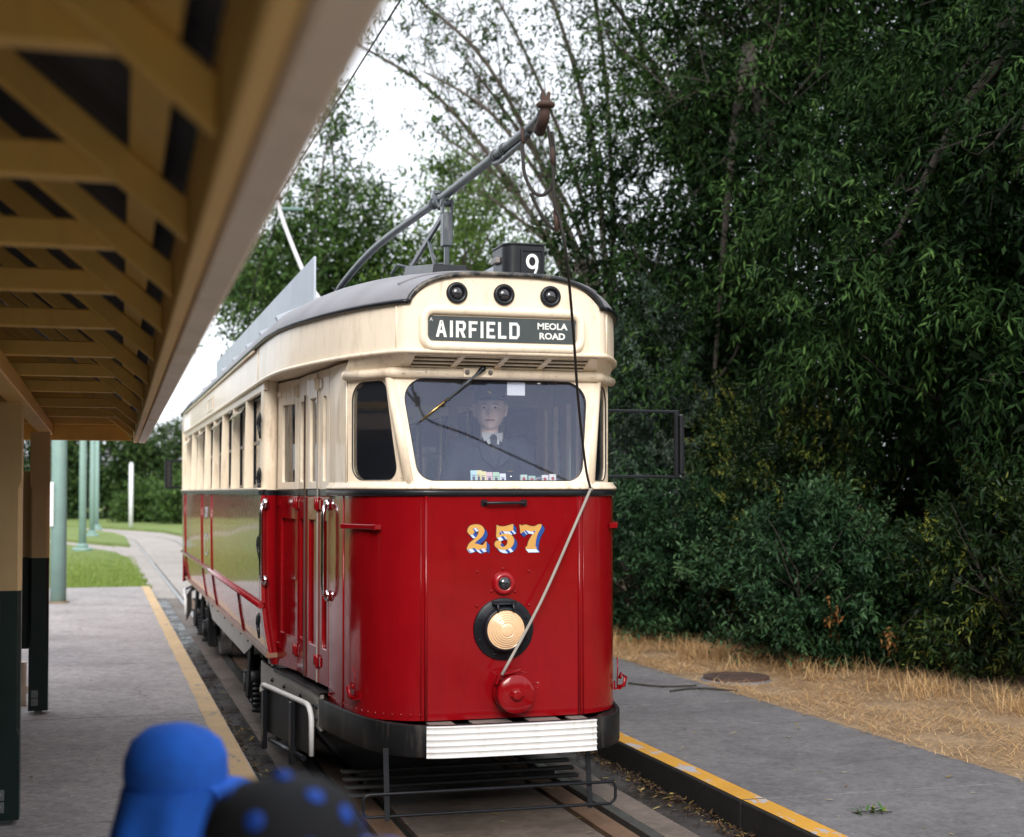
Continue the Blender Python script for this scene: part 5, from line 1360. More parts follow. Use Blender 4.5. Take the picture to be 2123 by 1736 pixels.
for k in range(8):
    for s in (-1, 1):
        y = 3.3 + k * 1.02
        mb = MB(); mb.box(*sorted((s * 0.30, s * 1.0)), y, y + 0.42, 1.16, 1.24); mb.hexa([(min(s * 0.30, s * 1.0), y + 0.40, 1.2), (max(s * 0.30, s * 1.0), y + 0.40, 1.2), (max(s * 0.30, s * 1.0), y + 0.47, 1.2), (min(s * 0.30, s * 1.0), y + 0.47, 1.2), (min(s * 0.30, s * 1.0), y + 0.48, 1.68), (max(s * 0.30, s * 1.0), y + 0.48, 1.68), (max(s * 0.30, s * 1.0), y + 0.54, 1.68), (min(s * 0.30, s * 1.0), y + 0.54, 1.68)])
        mb.box(*sorted((s * 0.45, s * 0.9)), y + 0.12, y + 0.32, 0.771, 1.16)
        mb.build('seat', 'seat', tram, 0.015, 2)
mb = MB(); mb.box(-0.46, 0.46, 0.065, 0.24, 1.895, 1.915); mb.build('dash_shelf', 'wood_in', tram, 0.004, 1)
mb = MB(); mb.box(-0.20, 0.14, 0.20, 0.45, 0.77, 1.70); mb.tube([(-0.03, 0.32, 1.70), (-0.03, 0.32, 1.74)], 0.10, 18); mb.build('controller', 'black', tram, 0.03, 3)
mb = MB(); mb.tube([(0.24, 0.15, 2.50), (0.26, 0.15, 2.50)], 0.004, 6); mb.box(0.066, 0.172, 0.165, 0.167, 2.430, 2.505); mb.build('notice_sheet', 'white', tram)
# ================================================================ POLES, WIRES, SMALL THINGS
M['teal'] = paint('weathered_teal_paint', (0.21, 0.33, 0.30), 0.5, 0.10, (0.36, 0.36, 0.32), 0.4)
M['pole_white'] = paint('white_marker', (0.68, 0.70, 0.72), 0.6, 0.1)
M['wire'] = plain('overhead_wire', (0.03, 0.03, 0.03), 0.5, 0.6)
mb = MB()
pole_specs = [(-0.555, 23.45, 0.122, 'nearest and thickest teal steel pole, standing on the concrete platform end'),
              (-0.395, 45.6, 0.112, 'second teal steel pole, on the lawn with a stepped round base'),
              (-0.165, 60.3, 0.105, 'third teal steel pole along the track, in the far lawn'),
              (0.02, 71.3, 0.10, 'farthest teal steel pole before the dark trees')]
for i, (x, y, r, lab) in enumerate(pole_specs):
    z0 = PZ if i == 0 else LZ
    o = empty('tram_pole', (x, y, z0), label=lab, cat='pole', group='teal overhead line poles along the track')
    mb = MB(); mb.tube([(0, 0, 0), (0, 0, 2.4), (0, 0, 7.4)], [r, r * 0.95, r * 0.80], 20); mb.build('shaft', 'teal', o)
    mb = MB()
    if i == 0: mb.tube([(0, 0, 0), (0, 0, 0.022)], r * 1.35, 20)
    else: mb.tube([(0, 0, -0.02), (0, 0, 0.10)], r * 2.6, 20); mb.tube([(0, 0, 0.10), (0, 0, 0.22)], r * 1.5, 20)
    mb.build('base_collar', 'soil' if i == 0 else 'teal', o)
    mb = MB(); az_ = 6.18
    mb.tube([(0, 0, az_), (3.75 - 0.2 * i, 0, az_ + 0.12)], 0.035, 8); mb.tube([(0, 0, az_ + 0.8), (2.4, 0, az_ + 0.10)], 0.012, 6); arm = mb.build('bracket_arm', 'teal', o)
    mb = MB()
    mb.tube([(3.1, 0, az_ + 0.09), (3.05, 0, az_ - 0.20), (2.6, 0, az_ - 0.26)], 0.02, 6); mb.tube([(2.3, 0, az_ + .06), (2.62, 0, az_ - .6)], 0.012, 6)
    mb.build('pull_off', 'pole_metal', arm)
    mb = MB(); mb.ball((0, 0, 7.42), r * 0.9); mb.build('finial', 'teal', o)
# notice plate on the nearest pole
nt_ = empty('notice_plate', (-0.72, 23.35, 1.35), label='small white notice plate fixed to the nearest teal pole', cat='sign')
mb = MB(); mb.box(-0.07, 0.09, -0.04, -0.03, 0, 0.68); mb.build('plate', 'pole_white', nt_, 0.003, 1)
mb = MB()
for k in range(7): mb.box(-0.02, 0.02, -0.0425, -0.0405, 0.14 + k * 0.06, 0.18 + k * 0.06)
mb.build('black_lettering', 'rubber', nt_)
mb = MB(); mb.tube([(0.1, 0.05, 0.15), (0.0, -0.02, 0.15)], 0.012, 6); mb.tube([(0.1, 0.05, 0.55), (0.0, -0.02, 0.55)], 0.012, 6); mb.build('clip', 'galv', nt_)
mk_ = empty('marker_post', (1.69, 76.2, LZ), label='white marker post standing alone on the far lawn', cat='post')
mb = MB(); mb.tube([(0, 0, -0.05), (0, 0, 3.2)], 0.11, 12); mb.build('shaft', 'pole_white', mk_)
mb = MB(); mb.tube([(0, 0, 3.2), (0, 0, 3.28)], 0.09, 12); mb.build('cap', 'pole_white', mk_)
# contact wire
mb = MB(); mb.tube([(2.07, -6, 5.45), (2.07, 8, 5.40), (2.07, 23.4, 5.47), (2.07, 45.6, 5.47), (2.07, 60, 5.47)], 0.008, 5)
tag(mb.build('contact_wire', 'wire'), 'thin dark overhead contact wire running above the track', 'wire')
# raised pole of the tram's other end
mb = MB(); mb.tube(catmull([(-0.11, 5.6, 3.55), (-0.11, 6.4, 3.80), (-0.11, 7.43, 4.21), (-0.11, 8.9, 4.92), (-0.11, 9.75, 5.40)], 4), [0.03] * 5 + [0.025] * 12, 10)
M['pole_pale'] = paint('pale_grey_pole', (0.50, 0.48, 0.48), 0.45, 0.1)
rp2 = mb.build('raised_trolley_pole', 'pole_pale', tram)
mb = MB(); mb.lathe([(0.02, -0.03), (0.05, 0), (0.05, 0.03), (0.02, 0.05)], (-0.11, 9.75, 5.42), (1, 0, 0), 12); mb.build('trolley_wheel', 'rust', rp2)
mb = MB(); mb.tube(catmull([(-0.11, 9.7, 5.36), (-0.15, 9.9, 5.0), (-0.3, 10.4, 4.5), (-0.3, 11.8, 3.6), (-0.28, 13.9, 2.2)], 4), 0.007, 5); mb.build('rear_rope', 'rope', tram)

# manhole cover in its concrete collar
mh = empty('manhole_cover', (5.62, 12.17, 0.140), label='round rusty iron manhole cover set in the dry straw', cat='manhole')
mb = MB(); mb.lathe([(0.0, 0.055), (0.05, 0.062), (0.055, 0.058), (0.10, 0.058), (0.105, 0.064), (0.15, 0.064), (0.155, 0.058), (0.20, 0.058), (0.205, 0.064), (0.25, 0.064), (0.27, 0.060), (0.30, 0.062), (0.30, 0.0)], (0, 0, 0), (0, 0, 1), 40); mb.build('lid', 'rust', mh)
mb = MB(); mb.lathe([(0.302, 0.04), (0.315, 0.035), (0.34, 0.01), (0.36, -0.03)], (0, 0, 0), (0, 0, 1), 24); mb.build('collar', 'conc_right', mh)

# straw, sticks, leaf litter
M['straw'] = foliage_mat('dry_straw', [(0.20, 0.105, 0.04), (0.40, 0.235, 0.10), (0.58, 0.37, 0.175), (0.74, 0.56, 0.34)], 0.7, 0.15, 0.15)
def straw_edge(y): return 5.36 - 0.0235 * (y - 5)
def hedge_edge(y): return 6.95 - (y - 9.4) * 0.22 if y < 15.5 else 5.6
sp_, sl = [], []
while len(sp_) < 46000:
    y = random.uniform(4.5, 26); x0 = straw_edge(y) - 0.05; x1 = min(8.0, hedge_edge(y) + 0.5)
    u = random.random(); x = x0 + (x1 - x0) * u
    if (x - 5.62) ** 2 + (y - 12.17) ** 2 < 0.40 ** 2: continue
    if u < 0.06 and random.random() < 0.6: continue
    k_ = math.sin(x * 5.1 + y * 2.3) + math.sin(y * 4.7 - x * 3.1)
    if k_ < -1.25 and random.random() < 0.85: continue
    sp_.append((x, y, bank_z(x, y) + random.uniform(-0.005, 0.03) + 0.05 * max(0, u - 0.55)))
sb_ = blades('straw_litter', sp_, 0.11, 0.0022, 'straw', 2.4, flat_=True, label='dry straw and dead grass strip beside the footpath', cat='straw')
tf = []
for _ in range(120):
    y = random.uniform(6, 18); x = hedge_edge(y) - random.uniform(-0.3, 0.25)
    for k in range(random.randint(12, 60)): tf.append((x + random.gauss(0, 0.11), y + random.gauss(0, 0.11), bank_z(x, y)))
blades('straw_tufts', tf, 0.16, 0.0020, 'straw', 2.0, label='standing tufts of dead grass at the foot of the hedge', cat='straw')

M['litter'] = foliage_mat('leaf_litter', [(0.012, 0.008, 0.006), (0.035, 0.02, 0.012), (0.09, 0.05, 0.025), (0.28, 0.20, 0.05), (0.40, 0.36, 0.22)], 0.7, 0.2)
def leaf_cards(name, pts, size, mat, asp=0.28, flat_tilt=0.35, tone=None, label=None, cat=None):
    n = len(pts); P = np.asarray(pts, float)
    a = rng.uniform(0, 2 * np.pi, n); d = np.stack([np.cos(a), np.sin(a), rng.normal(0, flat_tilt, n)], 1); d /= np.linalg.norm(d, axis=1)[:, None]
    u = np.stack([rng.normal(0, flat_tilt, n), rng.normal(0, flat_tilt, n), np.ones(n)], 1)
    r = np.cross(d, u); r /= np.linalg.norm(r, axis=1)[:, None]; u = np.cross(r, d)
    L_ = (size * rng.uniform(0.5, 1.3, n))[:, None]; w = L_ * asp * 0.5
    v = np.stack([P, P + d * L_ * .35 + r * w + u * w * .3, P + d * L_ * .7 + r * w * .8 + u * w * .2, P + d * L_, P + d * L_ * .7 - r * w * .8 + u * w * .2, P + d * L_ * .35 - r * w + u * w * .3], 1)
    me = bpy.data.meshes.new(name); me.vertices.add(n * 6); me.vertices.foreach_set('co', v.reshape(-1))
    me.loops.add(n * 6); me.loops.foreach_set('vertex_index', np.arange(n * 6, dtype=np.int32))
    me.polygons.add(n); me.polygons.foreach_set('loop_start', (np.arange(n) * 6).astype(np.int32))
    t = np.clip(rng.beta(1.2, 2.6, n) if tone is None else tone, 0, 1)
    me.attributes.new('leaf_tone', 'FLOAT', 'FACE').data.foreach_set('value', t.astype(np.float32))
    me.materials.append(M[mat]); me.update(); me.validate()
    o = bpy.data.objects.new(name, me); COL.objects.link(o)
    return tag(o, label, cat, kind='stuff')
lp = []
for _ in range(2600):
    y = 5 + abs(random.gauss(0, 6)); lp.append((3.44 - abs(random.gauss(0, 0.075)), y, 0.004 + random.uniform(0, 0.02)))
for _ in range(2600):
    y = 5 + abs(random.gauss(0, 8)); lp.append((0.945 + abs(random.gauss(0, 0.085)), y, 0.004 + random.uniform(0, 0.02)))
leaf_cards('gutter_leaves', lp, 0.045, 'litter', label='brown and yellow fallen leaves lying in the track gutters', cat='leaves')
lp = []
for _ in range(70): lp.append((random.uniform(3.6, 5.3), random.uniform(5.5, 15), PZ + 0.006))
for _ in range(70): lp.append((random.uniform(-0.5, 0.9), random.uniform(5.5, 24), PZ + 0.006))
for _ in range(60): lp.append((random.uniform(1.0, 3.4), random.uniform(5.5, 12), 0.008))
leaf_cards('scattered_leaves', lp, 0.06, 'litter', 0.22, 0.08, tone=rng.uniform(0.6, 1, len(lp)), label='single pale fallen leaves scattered over the concrete', cat='leaves')
M['bark'] = paint('bark', (0.035, 0.027, 0.021), 0.9, 0.35, (0.03, 0.022, 0.018), 0.6, scale=6, bmp=0.6)
M['bark_pale'] = paint('pale_bark', (0.11, 0.09, 0.075), 0.9, 0.3, (0.06, 0.045, 0.035), 0.6, scale=6, bmp=0.6)
for pts, lab in (([(4.55, 12.1, .185), (4.75, 11.85, .18), (5.05, 11.75, .19)], 'curved dry stick on the footpath, farther from the camera'),
                 ([(4.72, 11.55, .18), (5.0, 11.62, .185), (5.28, 11.42, .18)], 'straight broken stick lying on the footpath near the manhole'),):
    st_ = empty('fallen_stick', pts[0], label=lab, cat='stick', group='sticks on the footpath')
    o0 = Vector(pts[0]); mb = MB(); mb.tube([Vector(p) - o0 for p in catmull(pts, 4)], 0.008, 6); mb.tube([Vector(pts[1]) - o0, Vector(pts[1]) - o0 + Vector((0.03, -0.1, 0.01))], 0.004, 5); mb.build('twig', 'bark', st_)
# ================================================================ TREES AND SHRUBS
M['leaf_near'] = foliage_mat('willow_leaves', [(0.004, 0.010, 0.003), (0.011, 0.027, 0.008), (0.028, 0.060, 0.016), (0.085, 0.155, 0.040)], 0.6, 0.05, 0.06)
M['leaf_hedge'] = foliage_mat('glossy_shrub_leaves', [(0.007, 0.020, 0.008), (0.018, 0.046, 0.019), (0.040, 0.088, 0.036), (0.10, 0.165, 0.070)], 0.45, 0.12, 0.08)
M['leaf_yel'] = foliage_mat('yellow_tipped_leaves', [(0.005, 0.014, 0.004), (0.010, 0.026, 0.006), (0.024, 0.048, 0.010), (0.19, 0.20, 0.03)], 0.5, 0.2, 0.08)
M['leaf_grey'] = foliage_mat('grey_green_leaves', [(0.025, 0.042, 0.032), (0.055, 0.085, 0.062), (0.11, 0.15, 0.11)], 0.6, 0.2, 0.08)
M['leaf_mid'] = foliage_mat('mid_tree_leaves', [(0.014, 0.034, 0.010), (0.034, 0.074, 0.018), (0.065, 0.12, 0.028), (0.12, 0.185, 0.05)], 0.55, 0.15, 0.12)
M['leaf_lime'] = foliage_mat('light_green_leaves', [(0.045, 0.090, 0.018), (0.085, 0.155, 0.030), (0.13, 0.215, 0.05), (0.19, 0.27, 0.08)], 0.55, 0.15, 0.2)
M['leaf_far'] = foliage_mat('far_tree_leaves', [(0.010, 0.026, 0.010), (0.024, 0.052, 0.016), (0.05, 0.088, 0.024), (0.085, 0.135, 0.04)], 0.6, 0.12, 0.1)

def unit(v): return v / np.maximum(np.linalg.norm(v, axis=-1, keepdims=True), 1e-9)

def twig_mesh(name, P, D, mat, parent, K=10, leaf=0.09, asp=0.24, spread=0.9, tw=0.35, droop=0.3, tone_bias=None, hexa=True, jitter=0.35, kind=None):
    """P: twig roots, D: unit directions. Every twig bears K leaves along a drooping axis."""
    n = len(P); P = np.asarray(P, float); D = unit(np.asarray(D, float))
    L = (tw * rng.uniform(0.6, 1.3, n))
    t = (np.arange(K) + 0.6) / K
    tt = np.clip(t[None, :] + rng.normal(0, 0.03, (n, K)), 0, 1.05)
    ref = np.where(np.abs(D[:, 2:3]) > 0.9, np.array([[1., 0, 0]]), np.array([[0., 0, 1.]]))
    X = unit(np.cross(D, ref)); Y = np.cross(X, D)
    base = P[:, None, :] + D[:, None, :] * (tt * L[:, None])[..., None]
    base[..., 2] -= droop * L[:, None] * tt ** 2
    ax = np.repeat(D[:, None, :], K, 1).copy(); ax[..., 2] -= 2 * droop * tt; ax = unit(ax)
    ang = (np.arange(K) * 2.4)[None, :] + rng.uniform(0, 6.28, n)[:, None]
    rad = X[:, None, :] * np.cos(ang)[..., None] + Y[:, None, :] * np.sin(ang)[..., None]
    ld = unit(ax * (0.55 + 0.6 * tt[..., None] ** 2) + rad * spread + rng.normal(0, jitter, (n, K, 3)) + np.array([0, 0, -0.25 * droop]))
    ls = leaf * rng.uniform(0.6, 1.2, (n, K)) * (1.0 - 0.25 * tt)
    nrm = unit(np.cross(ld, np.cross(np.array([0, 0, 1.]) + rng.normal(0, 0.45, (n, K, 3)), ld)))
    rt = np.cross(ld, nrm)
    w = (ls * asp * 0.5)[..., None]; l = ls[..., None]
    b = base
    if hexa:
        v = np.stack([b, b + ld * l * .3 + rt * w + nrm * w * .35, b + ld * l * .68 + rt * w * .75 + nrm * w * .2 , b + ld * l - nrm * l * .10, b + ld * l * .68 - rt * w * .75 + nrm * w * .2, b + ld * l * .3 - rt * w + nrm * w * .35], 2); m = 6
    else:
        v = np.stack([b, b + ld * l * .45 + rt * w + nrm * w * .3, b + ld * l, b + ld * l * .45 - rt * w + nrm * w * .3], 2); m = 4
    N = n * K
    me = bpy.data.meshes.new(name); me.vertices.add(N * m); me.vertices.foreach_set('co', v.reshape(-1).astype(np.float32))
    me.loops.add(N * m); me.loops.foreach_set('vertex_index', np.arange(N * m, dtype=np.int32))
    me.polygons.add(N); me.polygons.foreach_set('loop_start', (np.arange(N) * m).astype(np.int32))
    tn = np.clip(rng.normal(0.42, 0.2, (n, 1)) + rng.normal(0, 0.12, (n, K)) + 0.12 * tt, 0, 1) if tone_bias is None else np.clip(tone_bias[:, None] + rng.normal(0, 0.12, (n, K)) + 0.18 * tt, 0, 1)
    me.attributes.new('leaf_tone', 'FLOAT', 'FACE').data.foreach_set('value', tn.reshape(-1).astype(np.float32))
    me.materials.append(M[mat]); me.update(); me.validate()
    o = bpy.data.objects.new(name, me); COL.objects.link(o)
    if parent: o.parent = parent
    if kind: o['kind'] = kind
    return o

def clump_pts(blobs, n, inner=0.55, up=0.2):
    """random twig roots in the outer shells of ellipsoids (cx,cy,cz,rx,ry,rz)"""
    B = np.array(blobs, float); vol = (B[:, 3] * B[:, 4] + B[:, 4] * B[:, 5] + B[:, 3] * B[:, 5]); pr = vol / vol.sum()
    idx = rng.choice(len(B), n, p=pr); d = unit(rng.normal(0, 1, (n, 3)))
    r = inner + (1 - inner) * rng.uniform(0, 1, n) ** 0.6
    lump = 1 + 0.16 * np.sin(d[:, 0] * 5 + idx) * np.sin(d[:, 1] * 6 + idx * 2) + 0.10 * np.sin(d[:, 2] * 9 + idx)
    P = B[idx, :3] + d * (r * lump)[:, None] * B[idx, 3:]
    D = unit(d * 1.0 + np.array([0, 0, up]) + rng.normal(0, 0.45, (n, 3)))
    return P, D

def spray_pts(blobs, n, per=14, inner=0.72, up=-0.1, length=0.7, jit=0.07, dj=0.38):
    """twig roots gathered along outward, arching sprays, so gaps stay open between them"""
    ns = max(4, n // per)
    S0, D0 = clump_pts(blobs, ns, inner, up)
    u = rng.uniform(-0.75, 0.35, (ns, per)); L = length * rng.uniform(0.5, 1.3, (ns, 1))
    P = S0[:, None, :] + D0[:, None, :] * (u * L)[..., None] + rng.normal(0, jit, (ns, per, 3))
    P[..., 2] -= 0.25 * L * np.clip(u + 0.3, 0, 1) ** 2
    D = unit(D0[:, None, :] + rng.normal(0, dj, (ns, per, 3)))
    tone = np.repeat(np.clip(rng.normal(0.36, 0.17, ns), 0.05, 0.75), per)
    return P.reshape(-1, 3), D.reshape(-1, 3), tone

def grow(mb, p0, d0, length, r0, depth, tips, bend=0.25, kids=3, up=0.1, seg=5):
    """recursive limbs; collects the tips"""
    pts = [Vector(p0)]; d = Vector(d0).normalized(); rs = [r0]
    for i in range(seg):
        d = (d + Vector((random.gauss(0, bend), random.gauss(0, bend), random.gauss(0, bend) + up)) * 0.35).normalized()
        pts.append(pts[-1] + d * length / seg); rs.append(max(0.004, r0 * (1 - 0.62 * (i + 1) / seg)))
    mb.tube(pts, rs, 7 if r0 > 0.05 else 5, caps=False)
    if depth == 0:
        tips.append((pts[-1], d)); tips.append((pts[-2], d)); return
    for k in range(kids):
        j = random.randint(2, seg); q = pts[j]
        nd = (d + Vector((random.gauss(0, 0.75), random.gauss(0, 0.75), random.gauss(0, 0.5) + 0.1))).normalized()
        grow(mb, q, nd, length * random.uniform(0.5, 0.72), rs[j] * 0.72, depth - 1, tips, bend, kids, up, seg)
    tips.append((pts[-1], d))

# ---- near shrubs in the hedge row
def shrub(name, label, loc, blobs, n, mat, leaf, asp, K=12, tw=0.28, droop=0.1, up=0.35, group='shrubs in the hedge row', inner=0.5):
    o = empty(name, loc, label=label, cat='shrub', group=group)
    mb = MB(); tips = []
    for k in range(6):
        a = random.uniform(0, 6.28); grow(mb, (random.uniform(-.1, .1), random.uniform(-.1, .1), -0.05), (math.cos(a) * 0.7, math.sin(a) * 0.7, 1.2), 1.1, 0.026, 1, tips, 0.3, 3, 0.1, 4)
    mb.build('stems', 'bark', o)
    P, D, tone = spray_pts(blobs, n, 9, 0.7, up, 0.4, 0.05, 0.4)
    P[:, 2] = np.maximum(P[:, 2], 0.06)
    twig_mesh('foliage', P, D, mat, o, K, leaf, asp, 0.95, tw, droop, tone_bias=tone)
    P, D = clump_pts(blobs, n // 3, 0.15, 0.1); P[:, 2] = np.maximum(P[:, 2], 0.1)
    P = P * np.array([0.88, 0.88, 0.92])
    twig_mesh('inner_foliage', P, D, mat, o, 7, leaf * 1.3, 0.36, 0.95, tw, droop, tone_bias=np.full(len(P), 0.0), hexa=False)  # darkest leaf tone, shade inside the shrub put into the colour
    return o
HB = [
 ('glossy_shrub', 'dense rounded glossy shrub right beside the tram behind the footpath', (6.35, 16.0, 0.18), [(0, 0, 0.9, 0.85, 1.5, 0.95), (0.3, -0.7, 0.7, 0.8, 1.0, 0.8), (-0.1, 1.2, 1.0, 0.8, 1.2, 0.95), (0.7, -0.1, 1.2, 0.9, 1.2, 0.7)], 3300, 'leaf_hedge', 0.085, 0.34),
 ('glossy_shrub', 'low glossy shrub bulging forward with pale young leaf tips, behind the manhole', (6.75, 12.9, 0.2), [(0, 0, 0.75, 0.8, 0.9, 0.85), (0.5, 0.6, 0.9, 0.8, 0.9, 0.75), (0.4, -0.5, 0.6, 0.7, 0.8, 0.6)], 2400, 'leaf_hedge', 0.085, 0.34),
 ('yellow_tipped_shrub', 'tall dark shrub with yellowish flower tips between the glossy shrubs and the trees', (7.5, 14.9, 0.22), [(0, 0, 1.6, 0.9, 1.4, 1.2), (0.2, 0.9, 2.1, 0.8, 1.1, 0.9), (-0.2, -0.8, 1.5, 0.8, 1.0, 1.1)], 2600, 'leaf_yel', 0.075, 0.26),
 ('yellow_tipped_shrub', 'dark shrub with yellowish sprays at the right edge of the picture', (7.9, 10.7, 0.25), [(0, 0, 0.95, 0.95, 1.3, 0.95), (0.1, -1.2, 0.9, 0.9, 1.1, 0.9), (0.5, 0.6, 1.3, 0.9, 1.1, 0.8), (-0.25, 0.9, 0.6, 0.7, 0.8, 0.6)], 3200, 'leaf_yel', 0.085, 0.24),
 ('grey_leaved_shrub', 'tall grey-green shrub rising just right of the tram roof', (6.9, 17.6, 0.2), [(0, 0, 2.6, 0.75, 1.1, 1.5), (0.1, -0.7, 2.0, 0.7, 0.8, 1.1), (0.1, 0.7, 3.1, 0.7, 0.9, 1.0)], 2200, 'leaf_grey', 0.08, 0.26),
 ('glossy_shrub', 'glossy shrub at the far end of the hedge, mostly hidden behind the tram', (5.9, 21.0, 0.18), [(0, 0, 0.9, 1.0, 1.9, 1.0), (0.5, 1.5, 1.3, 1.0, 1.6, 1.0)], 1200, 'leaf_hedge', 0.11, 0.34),
]
M['spray'] = foliage_mat('yellow_flower_sprays', [(0.10, 0.12, 0.02), (0.20, 0.21, 0.035), (0.30, 0.29, 0.06)], 0.6, 0.15, 0.2)
for nm, lab, loc, bl_, n, mt, lf_, asp in HB:
    o_ = shrub(nm, lab, loc, bl_, n, mt, lf_, asp)
    if nm == 'yellow_tipped_shrub':
        P, D, tn = spray_pts(bl_, 260, 4, 0.98, 0.5, 0.2, 0.05, 0.3)
        twig_mesh('flower_sprays', P, unit(D + np.array([0, 0, 0.8])), 'spray', o_, 14, 0.035, 0.4, 0.9, 0.14, 0.0)
M['leaf_dead'] = foliage_mat('dead_leaves', [(0.10, 0.04, 0.015), (0.22, 0.09, 0.03), (0.36, 0.18, 0.06)], 0.7, 0.15)
for c_, lab in (((6.55, 12.05, 0.75), 'cluster of dead orange-brown leaves hanging low on the hedge beside the manhole'), ((6.85, 11.55, 0.55), 'smaller cluster of dead brown leaves low on the hedge, nearer the camera')):
    P = np.array(c_) * 0 + rng.normal(0, 0.07, (9, 3)) * np.array([0.8, 1.2, 1.5]); D = unit(np.stack([rng.normal(-0.4, 0.4, 9), rng.normal(0, 0.4, 9), np.full(9, -1.0)], 1))
    dl = empty('dead_leaf_cluster', c_, label=lab, cat='leaves')
    twig_mesh('leaves', P, D, 'leaf_dead', dl, 4, 0.085, 0.34, 0.5, 0.10, 0.2)
    mb = MB(); mb.tube([(0.35, 0.1, 0.25), (0.1, 0, 0.12), (0, 0, -0.15)], [0.008, 0.006, 0.003], 5); mb.build('twig', 'bark', dl)

# ---- big hanging trees of the right-hand wood
def big_tree(name, label, loc, trunk, blobs, n, mat, leaf, asp, K=12, tw=0.55, droop=0.55, hexa=True, limbs=7, group='trees of the right-hand wood', r0=0.22, spread=0.8, inner=0.5, bark='bark', tone0=0.22, tone1=0.4):
    o = empty(name, loc, label=label, cat='tree', group=group)
    mb = MB(); tips = []
    tr = catmull([Vector(p) for p in trunk], 5); m = len(tr)
    mb.tube(tr, [r0 * (1 - 0.6 * i / (m - 1)) for i in range(m)], 10)
    B = blobs
    for k in range(limbs):
        b = B[k % len(B)]; s0 = Vector(tr[random.randint(m // 3, m - 1)]); e = Vector(b[:3]) + Vector((random.gauss(0, .3) * b[3], random.gauss(0, .3) * b[4], random.gauss(0, .3) * b[5]))
        mid = s0.lerp(e, 0.5) + Vector((0, 0, 0.12 * (e - s0).length))
        pts = catmull([s0, mid, e], 4); mb.tube(pts, [r0 * 0.42 * (1 - 0.75 * i / (len(pts) - 1)) for i in range(len(pts))], 6, caps=False)
        for q in range(4):
            j = random.randint(3, len(pts) - 1); grow(mb, pts[j], (random.gauss(0, 1), random.gauss(0, 1), random.gauss(0.1, 0.6)), 0.9 * max(b[3], 0.8), r0 * 0.10, 1, tips, 0.3, 3, 0.0, 4)
    mb.build('trunk', bark, o)
    if hexa:
        P, D, tone = spray_pts(blobs, n, 15, 0.7, -0.15, 0.8, 0.09, 0.36)
        twig_mesh('crown', P, D, mat, o, K, leaf, asp, spread, tw, droop, tone_bias=tone)
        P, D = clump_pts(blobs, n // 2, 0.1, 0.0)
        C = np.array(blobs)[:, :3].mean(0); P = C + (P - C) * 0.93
        twig_mesh('inner_crown', P, D, mat, o, 8, leaf * 1.25, 0.32, 0.95, tw, droop, tone_bias=np.full(len(P), 0.0), hexa=False)  # inner leaves coloured darkest to paint the shade within the crown
    else:
        P, D = clump_pts(blobs, n, 0.25, -0.05); tone = rng.uniform(tone0, tone1, n)
        twig_mesh('crown', P, D, mat, o, K, leaf, asp, spread, tw, droop, tone_bias=tone, hexa=False)
    return o

big_tree('willow_like_tree', 'big dark tree whose drooping narrow leaves hang over the hedge at right', (9.6, 12.6, 0.25), [(0, 0, -0.1), (0.1, 0, 1.6), (-0.2, 0.2, 3.6), (0.1, 0.3, 6.0), (0.2, 0.2, 7.6)],
  [(-1.5, -0.9, 2.9, 1.0, 1.4, 1.0), (-0.8, -2.2, 2.6, 1.1, 1.3, 1.2), (-1.9, 0.5, 3.7, 1.0, 1.5, 1.0), (-0.9, -1.1, 4.3, 1.3, 1.7, 1.1), (-1.2, 1.7, 4.9, 1.4, 1.6, 1.1), (0.2, -2.8, 4.4, 1.3, 1.5, 1.3), (0, -0.6, 5.8, 1.6, 1.9, 1.1), (0.4, 1.5, 6.4, 1.7, 1.9, 1.1), (-0.6, -3.4, 1.7, 1.0, 1.1, 1.0), (0.3, -1.6, 1.4, 1.0, 1.6, 1.1), (0.8, -3.6, 6.2, 1.5, 1.7, 1.0)],
  6000, 'leaf_near', 0.145, 0.19, 13, 0.5, 0.6)
big_tree('willow_like_tree', 'leafy dark tree behind the shrubs above the tram roof corner', (9.2, 19.2, 0.25), [(0, 0, -0.1), (-0.1, 0, 2.4), (0.2, -0.2, 5.0), (0.0, 0.2, 8.2)],
  [(-1.6, -0.8, 4.0, 1.3, 1.8, 1.1), (-1.9, 0.9, 4.9, 1.2, 1.7, 1.0), (-0.8, -1.8, 5.3, 1.5, 1.7, 1.1), (-1.0, 0.9, 6.5, 1.5, 1.9, 1.1), (0.3, -0.7, 7.0, 1.6, 1.9, 1.1), (-1.7, -2.3, 3.0, 1.1, 1.3, 1.0), (-0.3, -0.4, 2.7, 1.3, 2.0, 1.4), (-1.0, 2.6, 3.4, 1.2, 1.6, 1.4), (0.8, 1.9, 8.2, 1.5, 1.7, 0.9)],
  4600, 'leaf_near', 0.15, 0.21, 12, 0.55, 0.5)
big_tree('dark_backdrop_tree', 'very dark tree filling the back of the wood at right', (13.8, 15.0, 0.4), [(0, 0, -0.1), (0.1, 0, 3.0), (-0.2, 0.2, 6.0), (0.0, 0.2, 10.2)],
  [(-1.2, -1, 3, 2.0, 3.0, 2.6), (-1.2, 2.5, 4.5, 2.0, 3.0, 2.6), (-0.9, -3.6, 4.0, 2.0, 2.6, 2.6), (-0.5, -1.5, 7.0, 2.2, 3.0, 2.0), (-0.3, 2.0, 8.2, 2.2, 3.0, 1.8), (0, -4.4, 8.2, 2.2, 2.6, 1.7), (0, -1.2, 10.0, 2.4, 2.6, 1.5)],
  4400, 'leaf_near', 0.21, 0.30, 10, 0.8, 0.4, hexa=False, tone0=0.05, tone1=0.28)
